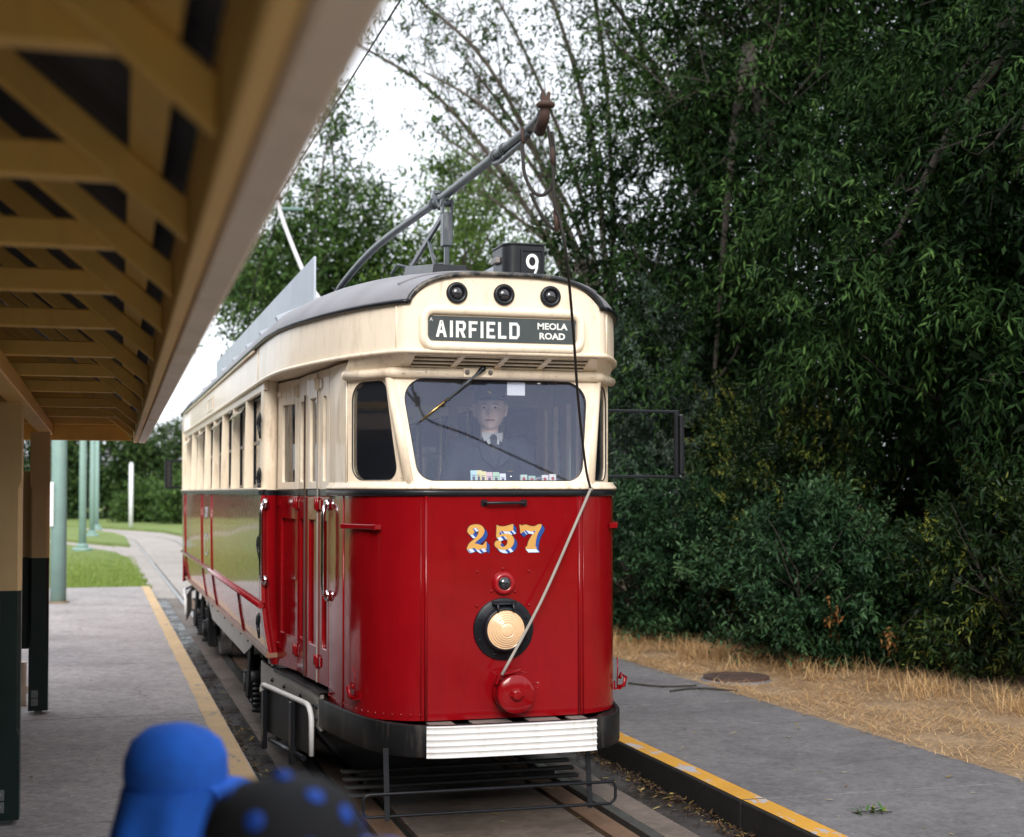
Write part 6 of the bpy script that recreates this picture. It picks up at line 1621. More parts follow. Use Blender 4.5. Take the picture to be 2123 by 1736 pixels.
big_tree('dark_backdrop_tree', 'very dark tree far back, between the leaning trees and the right edge', (14.5, 23.0, 0.4), [(0, 0, -0.1), (-0.3, 0, 3.0), (0.2, 0.2, 7.0), (0.0, 0.2, 12.2)],
  [(-1.6, -1, 3, 2.2, 3.0, 2.8), (-1.8, 2.5, 4.5, 2.0, 3.0, 2.6), (-1.0, -3.6, 5.5, 2.0, 2.6, 2.6), (-1.0, -1.5, 8.0, 2.2, 3.0, 2.0), (-0.3, 2.0, 10.2, 2.2, 3.0, 1.8), (0.6, -4.4, 10.6, 2.0, 2.4, 1.6)],
  5200, 'leaf_near', 0.23, 0.32, 10, 0.8, 0.4, hexa=False, tone0=0.05, tone1=0.3)
big_tree('dark_backdrop_tree', 'low dark tree mass at the far right, behind the yellowish sprays', (11.8, 8.6, 0.4), [(0, 0, -0.1), (0.1, 0, 2.0), (0.2, 0.2, 4.5), (0.0, 0.2, 7.2)],
  [(-0.8, -0.6, 1.8, 1.5, 2.2, 1.8), (-0.5, 1.6, 3.2, 1.5, 2.2, 1.8), (-0.4, -0.8, 5.0, 1.6, 2.0, 1.6), (0, 1.2, 6.6, 1.8, 2.2, 1.4)],
  2400, 'leaf_near', 0.17, 0.28, 10, 0.6, 0.4, hexa=False, tone0=0.05, tone1=0.3)

big_tree('dark_backdrop_tree', 'dark undergrowth tree low between the willow-like trees and the right edge', (10.6, 13.4, 0.35), [(0, 0, -0.1), (0.1, 0, 1.0), (0.0, 0.2, 2.5), (0.0, 0.2, 3.6)],
  [(-0.6, -1.6, 1.1, 1.2, 2.0, 1.2), (0.3, 4.6, 1.3, 1.4, 2.2, 1.6), (1.2, 6.4, 2.2, 1.6, 2.2, 2.0), (-0.6, 1.2, 1.2, 1.2, 2.0, 1.3), (-0.2, -0.4, 2.6, 1.3, 2.2, 1.3), (-0.4, 3.2, 2.0, 1.2, 1.8, 1.6), (0.2, -3.4, 1.6, 1.2, 1.8, 1.5)],
  4200, 'leaf_near', 0.16, 0.28, 10, 0.5, 0.4, hexa=False, tone0=0.05, tone1=0.28, r0=0.12)

big_tree('dark_backdrop_tree', 'unseen dark tree added beyond the right border to shade the wood', (12.6, 6.2, 0.4), [(0, 0, -0.1), (0.1, 0, 3.0), (0.2, 0.2, 6.5), (0.0, 0.2, 9.6)],  # unseen tree, added out of view to darken the wood
  [(-0.8, 0.6, 6.6, 2.2, 2.6, 2.0), (-0.5, -2.0, 5.2, 2.2, 2.6, 2.2), (0.4, 3.0, 8.6, 2.6, 2.6, 1.8), (0, 0.2, 10, 2.8, 3.0, 1.6), (0.2, -1.6, 2.4, 1.8, 2.4, 2.0)],
  3000, 'leaf_near', 0.22, 0.30, 10, 0.7, 0.4, hexa=False, tone0=0.05, tone1=0.3)
big_tree('dark_backdrop_tree', 'dark tree standing deepest in the wood, closing the gaps', (17.5, 18.5, 0.4), [(0, 0, -0.1), (0.1, 0, 3.0), (0.2, 0.2, 7.5), (0.0, 0.2, 11.6)],
  [(-1, -2, 2.6, 2.2, 3.6, 2.8), (-1, 3, 3.2, 2.2, 3.6, 3.0), (-0.5, -4, 6.6, 2.6, 3.4, 2.6), (0, 1.4, 7.6, 2.6, 3.6, 2.4), (0.3, -2.4, 11, 2.8, 3.2, 1.9), (0.3, 4.6, 10.6, 2.6, 3.0, 1.9), (-0.6, -7, 3.4, 2.2, 3.0, 3.2)],
  4600, 'leaf_near', 0.26, 0.34, 9, 0.8, 0.4, hexa=False, tone0=0.02, tone1=0.22)

big_tree('dark_backdrop_tree', 'dark thicket tree low in the wood behind the glossy shrubs', (13.2, 19.6, 0.4), [(0, 0, -0.1), (0.1, 0, 1.2), (0.0, 0.2, 3.0), (0.0, 0.2, 4.6)],
  [(-0.8, -1.2, 1.3, 1.6, 2.0, 1.5), (-0.6, 1.8, 1.5, 1.6, 2.2, 1.7), (0.6, -2.6, 2.2, 1.6, 2.0, 2.0), (-0.2, 0.2, 3.6, 1.8, 2.4, 1.5)],
  3400, 'leaf_near', 0.20, 0.34, 9, 0.6, 0.4, hexa=False, tone0=0.02, tone1=0.25, r0=0.12)

# ---- tall leaning trees with open crowns against the sky
def leaning_tree(name, label, loc, limbs, mat, leaf, n_per, bark='bark_pale', K=7, tw=0.55, group='leaning trees with open crowns', dr=0.1):
    o = empty(name, loc, label=label, cat='tree', group=group)
    mb = MB(); tips = []
    for pts, r in limbs:
        c = catmull([Vector(p) for p in pts], 5); m = len(c)
        mb.tube(c, [r * (1 - 0.72 * i / (m - 1)) for i in range(m)], 8, caps=False)
        for i in range(m // 3, m):
            for _ in range(3):
                d = (Vector(c[min(i + 1, m - 1)]) - Vector(c[max(0, i - 1)])).normalized()
                nd = (d * 0.8 + Vector((random.gauss(-0.1, 0.6), random.gauss(0, 0.6), random.gauss(0.35, 0.45)))).normalized()
                grow(mb, c[i], nd, random.uniform(0.7, 1.7), max(0.008, r * 0.22 * (1 - 0.5 * i / m)), 1, tips, 0.22, 3, 0.15, 5)
    mb.build('trunk', bark, o)
    T = np.array([tuple(p) for p, d in tips]); Dd = np.array([tuple(d) for p, d in tips])
    sel = rng.choice(len(T), max(20, int(len(T) * 0.45)), replace=False)
    k = sel[rng.integers(0, len(sel), n_per)]
    P = T[k] + rng.normal(0, 0.24, (n_per, 3)); D = unit(Dd[k] + rng.normal(0, 0.7, (n_per, 3)))
    twig_mesh('crown', P, D, mat, o, K, leaf, 0.34, 0.9, tw, dr, tone_bias=rng.uniform(0.1, 0.55, n_per), hexa=False)
    return o
def fan(root, crotch, tips, r, sag=0.0):
    """limbs fanning out of one crotch; coordinates in the world, returned relative to the root"""
    R0 = Vector(root); C0 = Vector(crotch) - R0; out = [([(0, 0, -0.3), tuple(C0 * 0.5 + Vector((0.15, 0, 0))), tuple(C0)], r * 1.7)]
    for i, t in enumerate(tips):
        T_ = Vector(t) - R0; s0 = C0 * random.uniform(0.72, 1.0)
        m1 = s0.lerp(T_, 0.35) + Vector((0.35, 0, 0.25 * (T_ - s0).length * 0.35)); m2 = s0.lerp(T_, 0.7) + Vector((0.2, random.gauss(0, .25), 0.10 * (T_ - s0).length))
        out.append(([tuple(s0), tuple(m1), tuple(m2), tuple(T_)], r * random.uniform(0.75, 1.05)))
    return out
random.seed(21); rng = np.random.default_rng(21)
leaning_tree('leaning_tree', 'tall leaning tree whose thin grey limbs fan left across the sky', (11.0, 29.6, 0.3),
  fan((11.0, 29.6, 0.3), (10.3, 28.6, 5.6), [(5.0, 29.7, 11.3), (6.3, 29.3, 12.2), (6.5, 29.2, 10.6), (6.9, 29.0, 9.2), (7.6, 28.6, 8.0), (7.6, 29.0, 12.8), (8.6, 28.8, 13.2), (9.4, 28.5, 13.6), (7.5, 29.4, 10.9)], 0.085),
  'leaf_mid', 0.18, 1150, tw=0.40, dr=0.25)
leaning_tree('leaning_tree', 'second leaning tree with dark limbs and dense leaves above the number box', (13.2, 25.4, 0.3),
  fan((13.2, 25.4, 0.3), (11.8, 25.0, 5.0), [(8.2, 25.8, 12.2), (9.2, 25.4, 10.4), (9.8, 25.2, 12.2), (10.6, 24.8, 12.4), (11.6, 24.4, 12.6), (12.6, 24.0, 12.4), (10.0, 25.6, 8.8), (11.0, 24.6, 9.4)], 0.10),
  'leaf_mid', 0.18, 3600, 'bark', tw=0.5, dr=0.25)
leaning_tree('leaning_tree', 'leaning tree at upper right whose pale bare branch hangs into the dark wood', (14.8, 19.0, 0.3),
  fan((14.8, 19.0, 0.3), (13.6, 19.0, 4.6), [(9.0, 20.4, 9.2), (10.0, 19.8, 10.0), (11.2, 19.2, 10.4), (12.4, 18.6, 10.6), (13.6, 17.6, 10.4), (14.4, 16.6, 9.8), (10.6, 19.4, 8.0), (12.6, 18.0, 8.4), (13.8, 16.0, 8.0)], 0.10),
  'leaf_near', 0.19, 6500, 'bark')
mb = MB(); mb.tube(catmull([(0, 0, 0), (0.1, -0.1, -0.5), (0.3, -0.1, -0.9), (0.75, -0.3, -1.1), (1.2, -0.4, -1.5)], 4), 0.018, 6, caps=False); mb.tube(catmull([(0.3, -0.1, -0.9), (0.28, -0.1, -1.25), (0.32, -0.1, -1.45)], 3), 0.011, 5, caps=False)
pb = empty('bare_branch', (9.15, 13.2, 7.35), label='pale bare dead branch hanging against the dark wood at upper right', cat='branch'); mb.build('dead_wood', 'bark_pale', pb)

# ---- middle-distance trees behind the tram roof
def round_tree(name, label, loc, h, blobs, n, mat, leaf, group, K=8, cat='tree', tw=0.8, wisps=0):
    o = empty(name, loc, label=label, cat=cat, group=group)
    mb = MB(); tips = []
    grow(mb, (0, 0, -0.1), (0.05, 0, 1), h * 0.62, 0.02 * h + 0.05, 2, tips, 0.15, 4, 0.25, 6)
    for k in range(wisps):
        b = blobs[random.randrange(len(blobs))]; grow(mb, (b[0] + random.gauss(0, b[3] * .4), b[1], b[2] + b[5] * 0.3), (random.gauss(0, 0.3), 0, 1), b[5] * 1.5, 0.05, 1, tips, 0.2, 3, 0.2, 5)
    mb.build('trunk', 'bark_pale', o)
    P, D = clump_pts(blobs, n, 0.4, 0.15)
    if wisps:
        T = np.array([tuple(p) for p, d in tips]); k = rng.integers(0, len(T), n // 5); P = np.concatenate([P, T[k] + rng.normal(0, 0.3, (len(k), 3))]); D = np.concatenate([D, unit(rng.normal(0, 1, (len(k), 3)) + np.array([0, 0, 0.6]))])
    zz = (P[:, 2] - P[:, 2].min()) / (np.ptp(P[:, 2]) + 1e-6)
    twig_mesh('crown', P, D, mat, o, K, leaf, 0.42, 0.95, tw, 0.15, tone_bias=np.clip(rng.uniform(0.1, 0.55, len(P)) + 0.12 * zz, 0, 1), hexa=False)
    return o
G2 = 'trees behind the tram roof'
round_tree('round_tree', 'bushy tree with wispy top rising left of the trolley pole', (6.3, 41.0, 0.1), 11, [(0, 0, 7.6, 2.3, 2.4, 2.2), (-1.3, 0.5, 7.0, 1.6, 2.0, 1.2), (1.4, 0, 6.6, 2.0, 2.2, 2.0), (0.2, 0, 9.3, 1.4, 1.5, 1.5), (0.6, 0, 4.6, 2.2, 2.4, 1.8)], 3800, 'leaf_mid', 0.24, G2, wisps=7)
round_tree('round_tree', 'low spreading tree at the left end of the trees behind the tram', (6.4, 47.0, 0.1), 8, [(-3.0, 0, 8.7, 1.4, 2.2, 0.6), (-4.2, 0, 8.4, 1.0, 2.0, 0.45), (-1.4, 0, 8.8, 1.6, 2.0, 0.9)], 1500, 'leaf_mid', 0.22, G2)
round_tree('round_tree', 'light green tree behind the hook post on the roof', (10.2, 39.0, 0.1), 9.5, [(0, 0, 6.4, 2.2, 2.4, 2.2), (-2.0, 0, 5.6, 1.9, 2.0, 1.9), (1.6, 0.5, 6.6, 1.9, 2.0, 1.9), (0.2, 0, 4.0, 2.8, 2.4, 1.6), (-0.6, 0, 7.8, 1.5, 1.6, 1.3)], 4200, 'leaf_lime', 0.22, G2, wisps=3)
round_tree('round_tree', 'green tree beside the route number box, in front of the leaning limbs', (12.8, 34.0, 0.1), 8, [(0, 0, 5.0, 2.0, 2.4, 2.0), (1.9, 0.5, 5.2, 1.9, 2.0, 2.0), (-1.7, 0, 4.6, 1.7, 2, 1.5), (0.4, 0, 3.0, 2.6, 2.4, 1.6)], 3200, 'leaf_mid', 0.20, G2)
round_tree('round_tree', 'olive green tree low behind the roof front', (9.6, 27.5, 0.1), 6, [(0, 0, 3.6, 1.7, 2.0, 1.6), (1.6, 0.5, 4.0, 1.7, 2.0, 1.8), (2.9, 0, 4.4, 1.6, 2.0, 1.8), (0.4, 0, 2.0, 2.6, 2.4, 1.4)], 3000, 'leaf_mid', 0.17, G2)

# ---- unseen trees added behind the viewer to darken reflections in the tram paint
for x, y, h, lab in ((-14, -26, 8.5, 'unseen tree added behind the viewer on the platform side'), (-4, -30, 9.0, 'unseen tree added behind the viewer in line with the shelter'), (7, -29, 9.5, 'unseen tree added behind the viewer in line with the track'), (17, -25, 9.0, 'unseen tree added behind the viewer on the footpath side'), (28, -20, 9.0, 'unseen tree added behind the viewer far out on the footpath side')):
    round_tree('unseen_rear_tree', lab, (x, y, -0.1), h, [(0, 0, h * 0.60, 4.2, 3.0, h * 0.36), (-3.4, 0, h * 0.42, 3.4, 2.6, h * 0.38), (3.4, 0, h * 0.42, 3.4, 2.6, h * 0.38), (0, 0, h * 0.2, 5.4, 2.4, h * 0.24)], 1500, 'leaf_far', 0.7, 'unseen trees added behind the viewer', K=6, tw=1.2)

# ---- far trees closing the view along the track
G3 = 'dark trees at the far end of the lawn'
fars = [(-9.5, 101, 8.2, 'leftmost far dark tree, seen between the teal poles'), (-4.0, 104, 8.8, 'far dark tree behind the thickest teal pole'), (0.6, 100, 6.6, 'far dark tree straight above the white marker post'), (5.4, 103, 6.4, 'far dark tree next to the tram tail'), (10.5, 100, 6.0, 'far tree hidden behind the tail of the tram'), (16, 98, 6.0, 'far tree behind the tram body'), (-15, 100, 8.6, 'far tree behind the shelter posts'), (-21, 99, 9, 'far tree beyond the left side of the shelter')]
for x, y, h, lab in fars:
    bb = [(0, 0, h * 0.62, 3.2, 2.6, h * 0.36), (-2.2, 0, h * 0.40, 2.4, 2.4, h * 0.34), (2.2, 0, h * 0.42, 2.5, 2.4, h * 0.36), (0, -0.6, h * 0.20, 3.4, 2.0, h * 0.22), (0.8, 0, h * 0.84, 1.9, 1.8, h * 0.16)]
    round_tree('far_tree', lab, (x, y, 0.05), h, bb, 2400, 'leaf_far', 0.45, G3, K=6, tw=1.0)
for x, y, s_, lab in ((5.6, 83, 1.0, 'large rounded bush by the tram tail at the edge of the far lawn'), (2.9, 88, 0.72, 'smaller rounded bush right of the white marker post'), (8.6, 80, 1.0, 'rounded bush mostly hidden behind the tram tail')):
    round_tree('far_bush', lab, (x, y, 0.05), 3.2 * s_, [(0, 0, 1.7 * s_, 2.0 * s_, 1.8, 1.5 * s_), (1.3 * s_, 0, 1.3 * s_, 1.5 * s_, 1.6, 1.3 * s_), (-1.3 * s_, 0, 1.0 * s_, 1.3 * s_, 1.5, 1.0 * s_)], 1500, 'leaf_mid', 0.30, 'rounded bushes on the far lawn', K=6, cat='bush', tw=0.6)

# sprig of green leaves dropped on the footpath
sg = empty('leafy_sprig', (3.97, 6.89, PZ), label='small green leafy sprig dropped on the footpath', cat='sprig')
mb = MB(); mb.tube([(-0.11, 0.03, 0.012), (0, 0, 0.02), (0.10, -0.02, 0.012)], 0.003, 5); mb.build('twig', 'bark', sg)
P = np.array([(-0.09 + 0.018 * k, 0.02 - 0.004 * k, 0.014) for k in range(9)]); D = unit(np.stack([rng.normal(0, 1, 9), rng.normal(0, 1, 9), np.full(9, 0.25)], 1))
M['leaf_sprig'] = foliage_mat('sprig_leaves', [(0.03, 0.09, 0.02), (0.06, 0.16, 0.03), (0.30, 0.28, 0.04)], 0.4, 0.4)
twig_mesh('leaves', P, D, 'leaf_sprig', sg, 3, 0.055, 0.4, 0.8, 0.03, 0.1)
# ================================================================ PEOPLE
M['skin'] = paint('skin', (0.88, 0.64, 0.54), 0.5, 0.10, scale=14, bmp=0)
M['navy'] = paint('navy_cloth', (0.012, 0.014, 0.024), 0.8, 0.15, bmp=0.2)
M['dark_cloth'] = paint('charcoal_cloth', (0.02, 0.02, 0.022), 0.85, 0.15, bmp=0.2)
M['shirt'] = paint('pale_shirt', (0.55, 0.56, 0.58), 0.8, 0.05)
M['tie'] = plain('black_tie', (0.008, 0.008, 0.01), 0.6)
M['hat_blue'] = paint('bright_blue_cloth', (0.010, 0.125, 0.62), 0.8, 0.2, (0.005, 0.05, 0.30), 0.6, scale=9, bmp=0.3, streak=False)
M['hat_black'] = paint('black_cap_cloth', (0.008, 0.008, 0.010), 0.85, 0.2, bmp=0.2)
M['dot_blue'] = plain('blue_dot_print', (0.006, 0.07, 0.42), 0.7)
M['peak_grey'] = paint('grey_purple_peak', (0.085, 0.070, 0.115), 0.8, 0.1)
M['hair_grey'] = plain('grey_hair', (0.35, 0.33, 0.31), 0.8)
M['hair_brown'] = plain('brown_hair', (0.05, 0.03, 0.018), 0.7)
M['denim'] = paint('denim', (0.03, 0.05, 0.10), 0.85, 0.2)
M['eye'] = plain('eye', (0.03, 0.03, 0.035), 0.2)
M['lip'] = plain('lips', (0.30, 0.12, 0.10), 0.6)

def ell_rows(rings, n=20):
    """rings: (centre, rx, ry) horizontal ellipses"""
    return [[(c[0] + rx * math.cos(2 * math.pi * k / n), c[1] + ry * math.sin(2 * math.pi * k / n), c[2]) for k in range(n)] for c, rx, ry in rings]

def remesh(mb, name, mat, parent, voxel, smooth=4):
    me = bpy.data.meshes.new('tmp_body'); me.from_pydata(mb.v, [], mb.f)
    bm = bmesh.new(); bm.from_mesh(me); bmesh.ops.recalc_face_normals(bm, faces=bm.faces); bm.to_mesh(me); bm.free()
    ob = bpy.data.objects.new('tmp_body', me); COL.objects.link(ob)
    r = ob.modifiers.new('r', 'REMESH'); r.mode = 'VOXEL'; r.voxel_size = voxel
    s = ob.modifiers.new('s', 'SMOOTH'); s.iterations = smooth; s.factor = 0.5
    dg = bpy.context.evaluated_depsgraph_get(); m2 = bpy.data.meshes.new_from_object(ob.evaluated_get(dg)); m2.name = name
    bpy.data.objects.remove(ob); bpy.data.meshes.remove(me)
    m2.polygons.foreach_set('use_smooth', [True] * len(m2.polygons)); m2.materials.clear(); m2.materials.append(M[mat])
    o = bpy.data.objects.new(name, m2); COL.objects.link(o); o.parent = parent
    return o

def capped(mb, rows):
    mb.sheet(rows, True, closed=True); n = len(rows[0])
    mb.add(rows[0], [tuple(range(n))[::-1]]); mb.add(rows[-1], [tuple(range(n))])

def head_mesh(mb, c, sc, yaw, old=True):
    """face towards -y before the yaw"""
    nu, nv = 56, 44; rows = []
    cy, sy = math.cos(yaw), math.sin(yaw)
    def g(a, e, a0, e0, sa, se): return math.exp(-((a - a0) / sa) ** 2 - ((e - e0) / se) ** 2)
    for i in range(nv + 1):
        e = math.pi / 2 - math.pi * i / nv; row = []
        for k in range(nu):
            a = 2 * math.pi * k / nu - math.pi
            dx, dy, dz = math.cos(e) * math.sin(a), -math.cos(e) * math.cos(a), math.sin(e)
            low = max(0, -dz)
            x = dx * 0.080 * (1 - 0.20 * low ** 1.8); y = dy * 0.094 * (1 - 0.10 * low) - 0.012 * low; z = dz * 0.118
            out = 0
            if dy < 0.3:
                out += 0.024 * g(a, e, 0, -0.14, 0.13, 0.20) + 0.006 * g(a, e, 0, 0.10, 0.12, 0.18)      # nose
                out += 0.005 * (g(a, e, 0.33, 0.20, 0.26, 0.09) + g(a, e, -0.33, 0.20, 0.26, 0.09))       # brows
                out -= 0.009 * (g(a, e, 0.34, 0.06, 0.18, 0.10) + g(a, e, -0.34, 0.06, 0.18, 0.10))       # sockets
                out += 0.005 * (g(a, e, 0.34, 0.055, 0.11, 0.05) + g(a, e, -0.34, 0.055, 0.11, 0.05))     # lids
                out += 0.005 * (g(a, e, 0.55, -0.18, 0.25, 0.20) + g(a, e, -0.55, -0.18, 0.25, 0.20))     # cheeks
                out += 0.005 * g(a, e, 0, -0.48, 0.24, 0.05) + 0.005 * g(a, e, 0, -0.62, 0.22, 0.06) - 0.005 * g(a, e, 0, -0.55, 0.28, 0.03)
                out += 0.009 * g(a, e, 0, -0.92, 0.40, 0.16)
                out -= 0.004 * (g(a, e, 0.36, -0.38, 0.06, 0.18) + g(a, e, -0.36, -0.38, 0.06, 0.18)) if old else 0
            x += dx * out; y += dy * out; z += dz * out
            X, Y = x * cy - y * sy, x * sy + y * cy
            row.append((c[0] + X * sc, c[1] + Y * sc, c[2] + z * sc))
        rows.append(row)
    mb.sheet(rows, True, closed=True)
    for s in (-1, 1):
        def T(x, y, z): return (c[0] + (x * cy - y * sy) * sc, c[1] + (x * sy + y * cy) * sc, c[2] + z * sc)
        mb.tube([T(s * 0.074, 0.004, 0.03), T(s * 0.088, 0.012, 0.026), T(s * 0.090, 0.014, 0.0), T(s * 0.084, 0.006, -0.03), T(s * 0.074, 0.0, -0.034)], [0.008 * sc, 0.010 * sc, 0.009 * sc, 0.008 * sc, 0.006 * sc], 8)
        mb.ball(T(s * 0.080, 0.008, 0.0), 0.009 * sc, 0.012 * sc, 0.026 * sc, 8, 6)

def arm(mb, sh_, el_, wr, r=(0.048, 0.040, 0.028), grow_=0.0):
    a, b, c = Vector(sh_), Vector(el_), Vector(wr)
    pts = [a, a.lerp(b, 0.5), b, b.lerp(c, 0.4), c]
    mb.tube(pts, [r[0] + grow_, r[0] * 0.95 + grow_, r[1] + grow_, r[1] * 0.98 + grow_, r[2] + grow_], 12)
def hand(mb, wr, d, up, s, sc=1.0, curl=0.5):
    w = Vector(wr); d = Vector(d).normalized(); u = Vector(up); x = d.cross(u).normalized() * s; u = x.cross(d) * s
    mb.tube([w - d * 0.02 * sc, w + d * 0.03 * sc, w + d * 0.08 * sc], [0.026 * sc, 0.034 * sc, 0.036 * sc], 10, sx=1.05, sy=0.45)
    for k, (o, l) in enumerate(((-0.030, 0.062), (-0.010, 0.074), (0.010, 0.070), (0.029, 0.055))):
        b = w + d * 0.078 * sc + x * o * sc; m1 = b + (d - u * 0.4 * curl) * l * 0.42 * sc; m2 = m1 + (d * 0.6 - u * 1.0 * curl) * l * 0.36 * sc; m3 = m2 + (d * 0.2 - u * curl) * l * 0.3 * sc
        mb.tube([b, m1, m2, m3], [0.0100 * sc, 0.0095 * sc, 0.0085 * sc, 0.0070 * sc], 8)
    b = w + d * 0.025 * sc - x * 0.028 * sc; mb.tube([b, b + (d * 0.5 - x * 0.8) * 0.04 * sc, b + (d * 1.2 - x * 0.9 - u * 0.3 * curl) * 0.055 * sc], [0.013 * sc, 0.0115 * sc, 0.008 * sc], 8)

def person(label, loc, rz_, height, top, bottom, head_yaw=0.0, head_scale=1.0, arms=None, voxel=0.007, coat=False, seated=False, group=None, old=False, name='person'):
    """standing figure facing -y in its own frame; returns root and head centre"""
    k = height / 1.75
    o = empty(name, loc, rz_, label=label, cat='person', group=group)
    hz = 0.0
    if seated: hz = -0.45 * k
    Z = lambda z: z * k + hz
    hc = Vector((0, -0.02 * k, Z(1.625)))
    b = MB(); head_mesh(b, hc, k * head_scale, head_yaw, old)
    b.tube([(0, 0.01 * k, Z(1.36)), (0, 0.0, Z(1.45)), (0, -0.008 * k, Z(1.54))], [0.075 * k, 0.056 * k, 0.055 * k], 14)
    torso = [((0, 0, Z(0.86)), .155 * k, .105 * k), ((0, 0, Z(0.95)), .165 * k, .115 * k), ((0, -.005 * k, Z(1.06)), .148 * k, .108 * k), ((0, -.01 * k, Z(1.18)), .160 * k, .115 * k), ((0, -.008 * k, Z(1.30)), .178 * k, .115 * k), ((0, 0, Z(1.39)), .165 * k, .095 * k), ((0, 0.005 * k, Z(1.44)), .095 * k, .075 * k)]
    capped(b, ell_rows(torso))
    A = arms or {}
    limbs = []
    for s in (-1, 1):
        sh_ = (s * .185 * k, 0.005, Z(1.385))
        el_, wr = A.get(s, ((s * .235 * k, 0.03 * k, Z(1.09)), (s * .245 * k, -0.05 * k, Z(0.86))))
        arm(b, sh_, el_, wr, (0.047 * k, 0.038 * k, 0.026 * k)); limbs.append((s, sh_, el_, wr))
        d = Vector(wr) - Vector(el_); hand(b, wr, d, (0, -1, 0) if abs(d.normalized().y) < 0.7 else (0, 0, 1), s, k)
        if seated:
            b.tube([(s * .09 * k, 0, Z(0.90)), (s * .10 * k, -0.24 * k, Z(0.90)), (s * .10 * k, -0.44 * k, Z(0.90))], [0.085 * k, 0.075 * k, 0.055 * k], 12)
            b.tube([(s * .10 * k, -0.44 * k, Z(0.90)), (s * .10 * k, -0.43 * k, Z(0.66)), (s * .10 * k, -0.42 * k, Z(0.50))], [0.055 * k, 0.052 * k, 0.036 * k], 12)
            b.tube([(s * .10 * k, -0.39 * k, Z(0.48)), (s * .10 * k, -0.58 * k, Z(0.475))], [0.045 * k, 0.035 * k], 10)
        else:
            b.tube([(s * .088 * k, 0, Z(0.90)), (s * .095 * k, -0.008 * k, Z(0.70)), (s * .095 * k, -0.01 * k, Z(0.50)), (s * .097 * k, 0.008 * k, Z(0.34)), (s * .098 * k, 0.015 * k, Z(0.09))], [0.088 * k, 0.076 * k, 0.056 * k, 0.055 * k, 0.036 * k], 12)
            b.tube([(s * .10 * k, 0.05 * k, 0.040 * k), (s * .105 * k, -0.06 * k, 0.038 * k), (s * .11 * k, -0.15 * k, 0.028 * k)], [0.040 * k, 0.038 * k, 0.026 * k], 10)
    remesh(b, 'body', 'skin', o, voxel * k)
    # top garment
    t = MB(); g_ = (0.026 if coat else 0.016) * k
    hem = 0.80 if coat else 0.90
    rings = [((0, 0, Z(hem)), .172 * k + g_, .125 * k + g_)] + [(c, rx + g_, ry + g_) for c, rx, ry in torso[1:]]
    rings[-1] = (rings[-1][0], .085 * k, .082 * k)
    capped(t, ell_rows(rings))
    for s, sh_, el_, wr in limbs:
        w2 = Vector(el_).lerp(Vector(wr), 0.93)
        arm(t, sh_, el_, w2, (0.056 * k, 0.047 * k, 0.038 * k), g_ * 0.9); t.ball(sh_, 0.066 * k + g_ * .6); t.ball((s * 0.11 * k, 0.004, Z(1.405)), 0.075 * k, 0.075 * k, 0.05 * k)
    tp_ = remesh(t, 'jacket' if coat else 'top', top, o, 0.011 * k, 5)
    t = MB()
    for s in (-1, 1):
        if seated:
            t.tube([(s * .09 * k, 0.02, Z(0.90)), (s * .10 * k, -0.24 * k, Z(0.90)), (s * .10 * k, -0.45 * k, Z(0.895)), (s * .10 * k, -0.44 * k, Z(0.66)), (s * .10 * k, -0.42 * k, Z(0.52))], [0.10 * k, 0.09 * k, 0.075 * k, 0.065 * k, 0.06 * k], 12)
        else:
            t.tube([(s * .086 * k, 0, Z(0.93)), (s * .095 * k, -0.006 * k, Z(0.70)), (s * .096 * k, -0.008 * k, Z(0.50)), (s * .098 * k, 0.006 * k, Z(0.30)), (s * .10 * k, 0.008 * k, Z(0.10))], [0.104 * k, 0.094 * k, 0.076 * k, 0.072 * k, 0.062 * k], 12)
    capped(t, ell_rows([((0, 0, Z(0.84)), .165 * k, .118 * k), ((0, 0, Z(0.98)), .170 * k, .122 * k)]))
    remesh(t, 'trousers', bottom, o, 0.012 * k, 4)
    t = MB()
    for s in (-1, 1):
        if seated: t.tube([(s * .10 * k, -0.37 * k, Z(0.49)), (s * .10 * k, -0.5 * k, Z(0.485)), (s * .10 * k, -0.62 * k, Z(0.475))], [0.052 * k, 0.05 * k, 0.034 * k], 10)
        else: t.tube([(s * .10 * k, 0.075 * k, 0.048 * k), (s * .105 * k, -0.06 * k, 0.048 * k), (s * .112 * k, -0.17 * k, 0.036 * k)], [0.045 * k, 0.046 * k, 0.030 * k], 12)
    sh2 = t.build('shoes', 'tie', o)
    return o, hc, k

# ---- driver standing behind the windscreen, head turned towards the platform
DY = 0.70
drv, hc, k = person('elderly driver in navy uniform and peaked cap standing behind the windscreen', (TX + 0.105, TY + DY, 0.772), 0.0, 1.725, 'navy', 'navy', head_yaw=-0.28, head_scale=1.13,
    arms={-1: ((-0.27, -0.05, 1.10), (-0.12, -0.30, 1.00)), 1: ((0.28, -0.03, 1.10), (0.22, -0.30, 1.02))}, voxel=0.0052, coat=True, old=True)
yaw = -0.28; k = k * 1.13
def HT(x, y, z):
    cy, sy = math.cos(yaw), math.sin(yaw)
    return Vector((hc[0] + (x * cy - y * sy) * k, hc[1] + (x * sy + y * cy) * k, hc[2] + z * k))
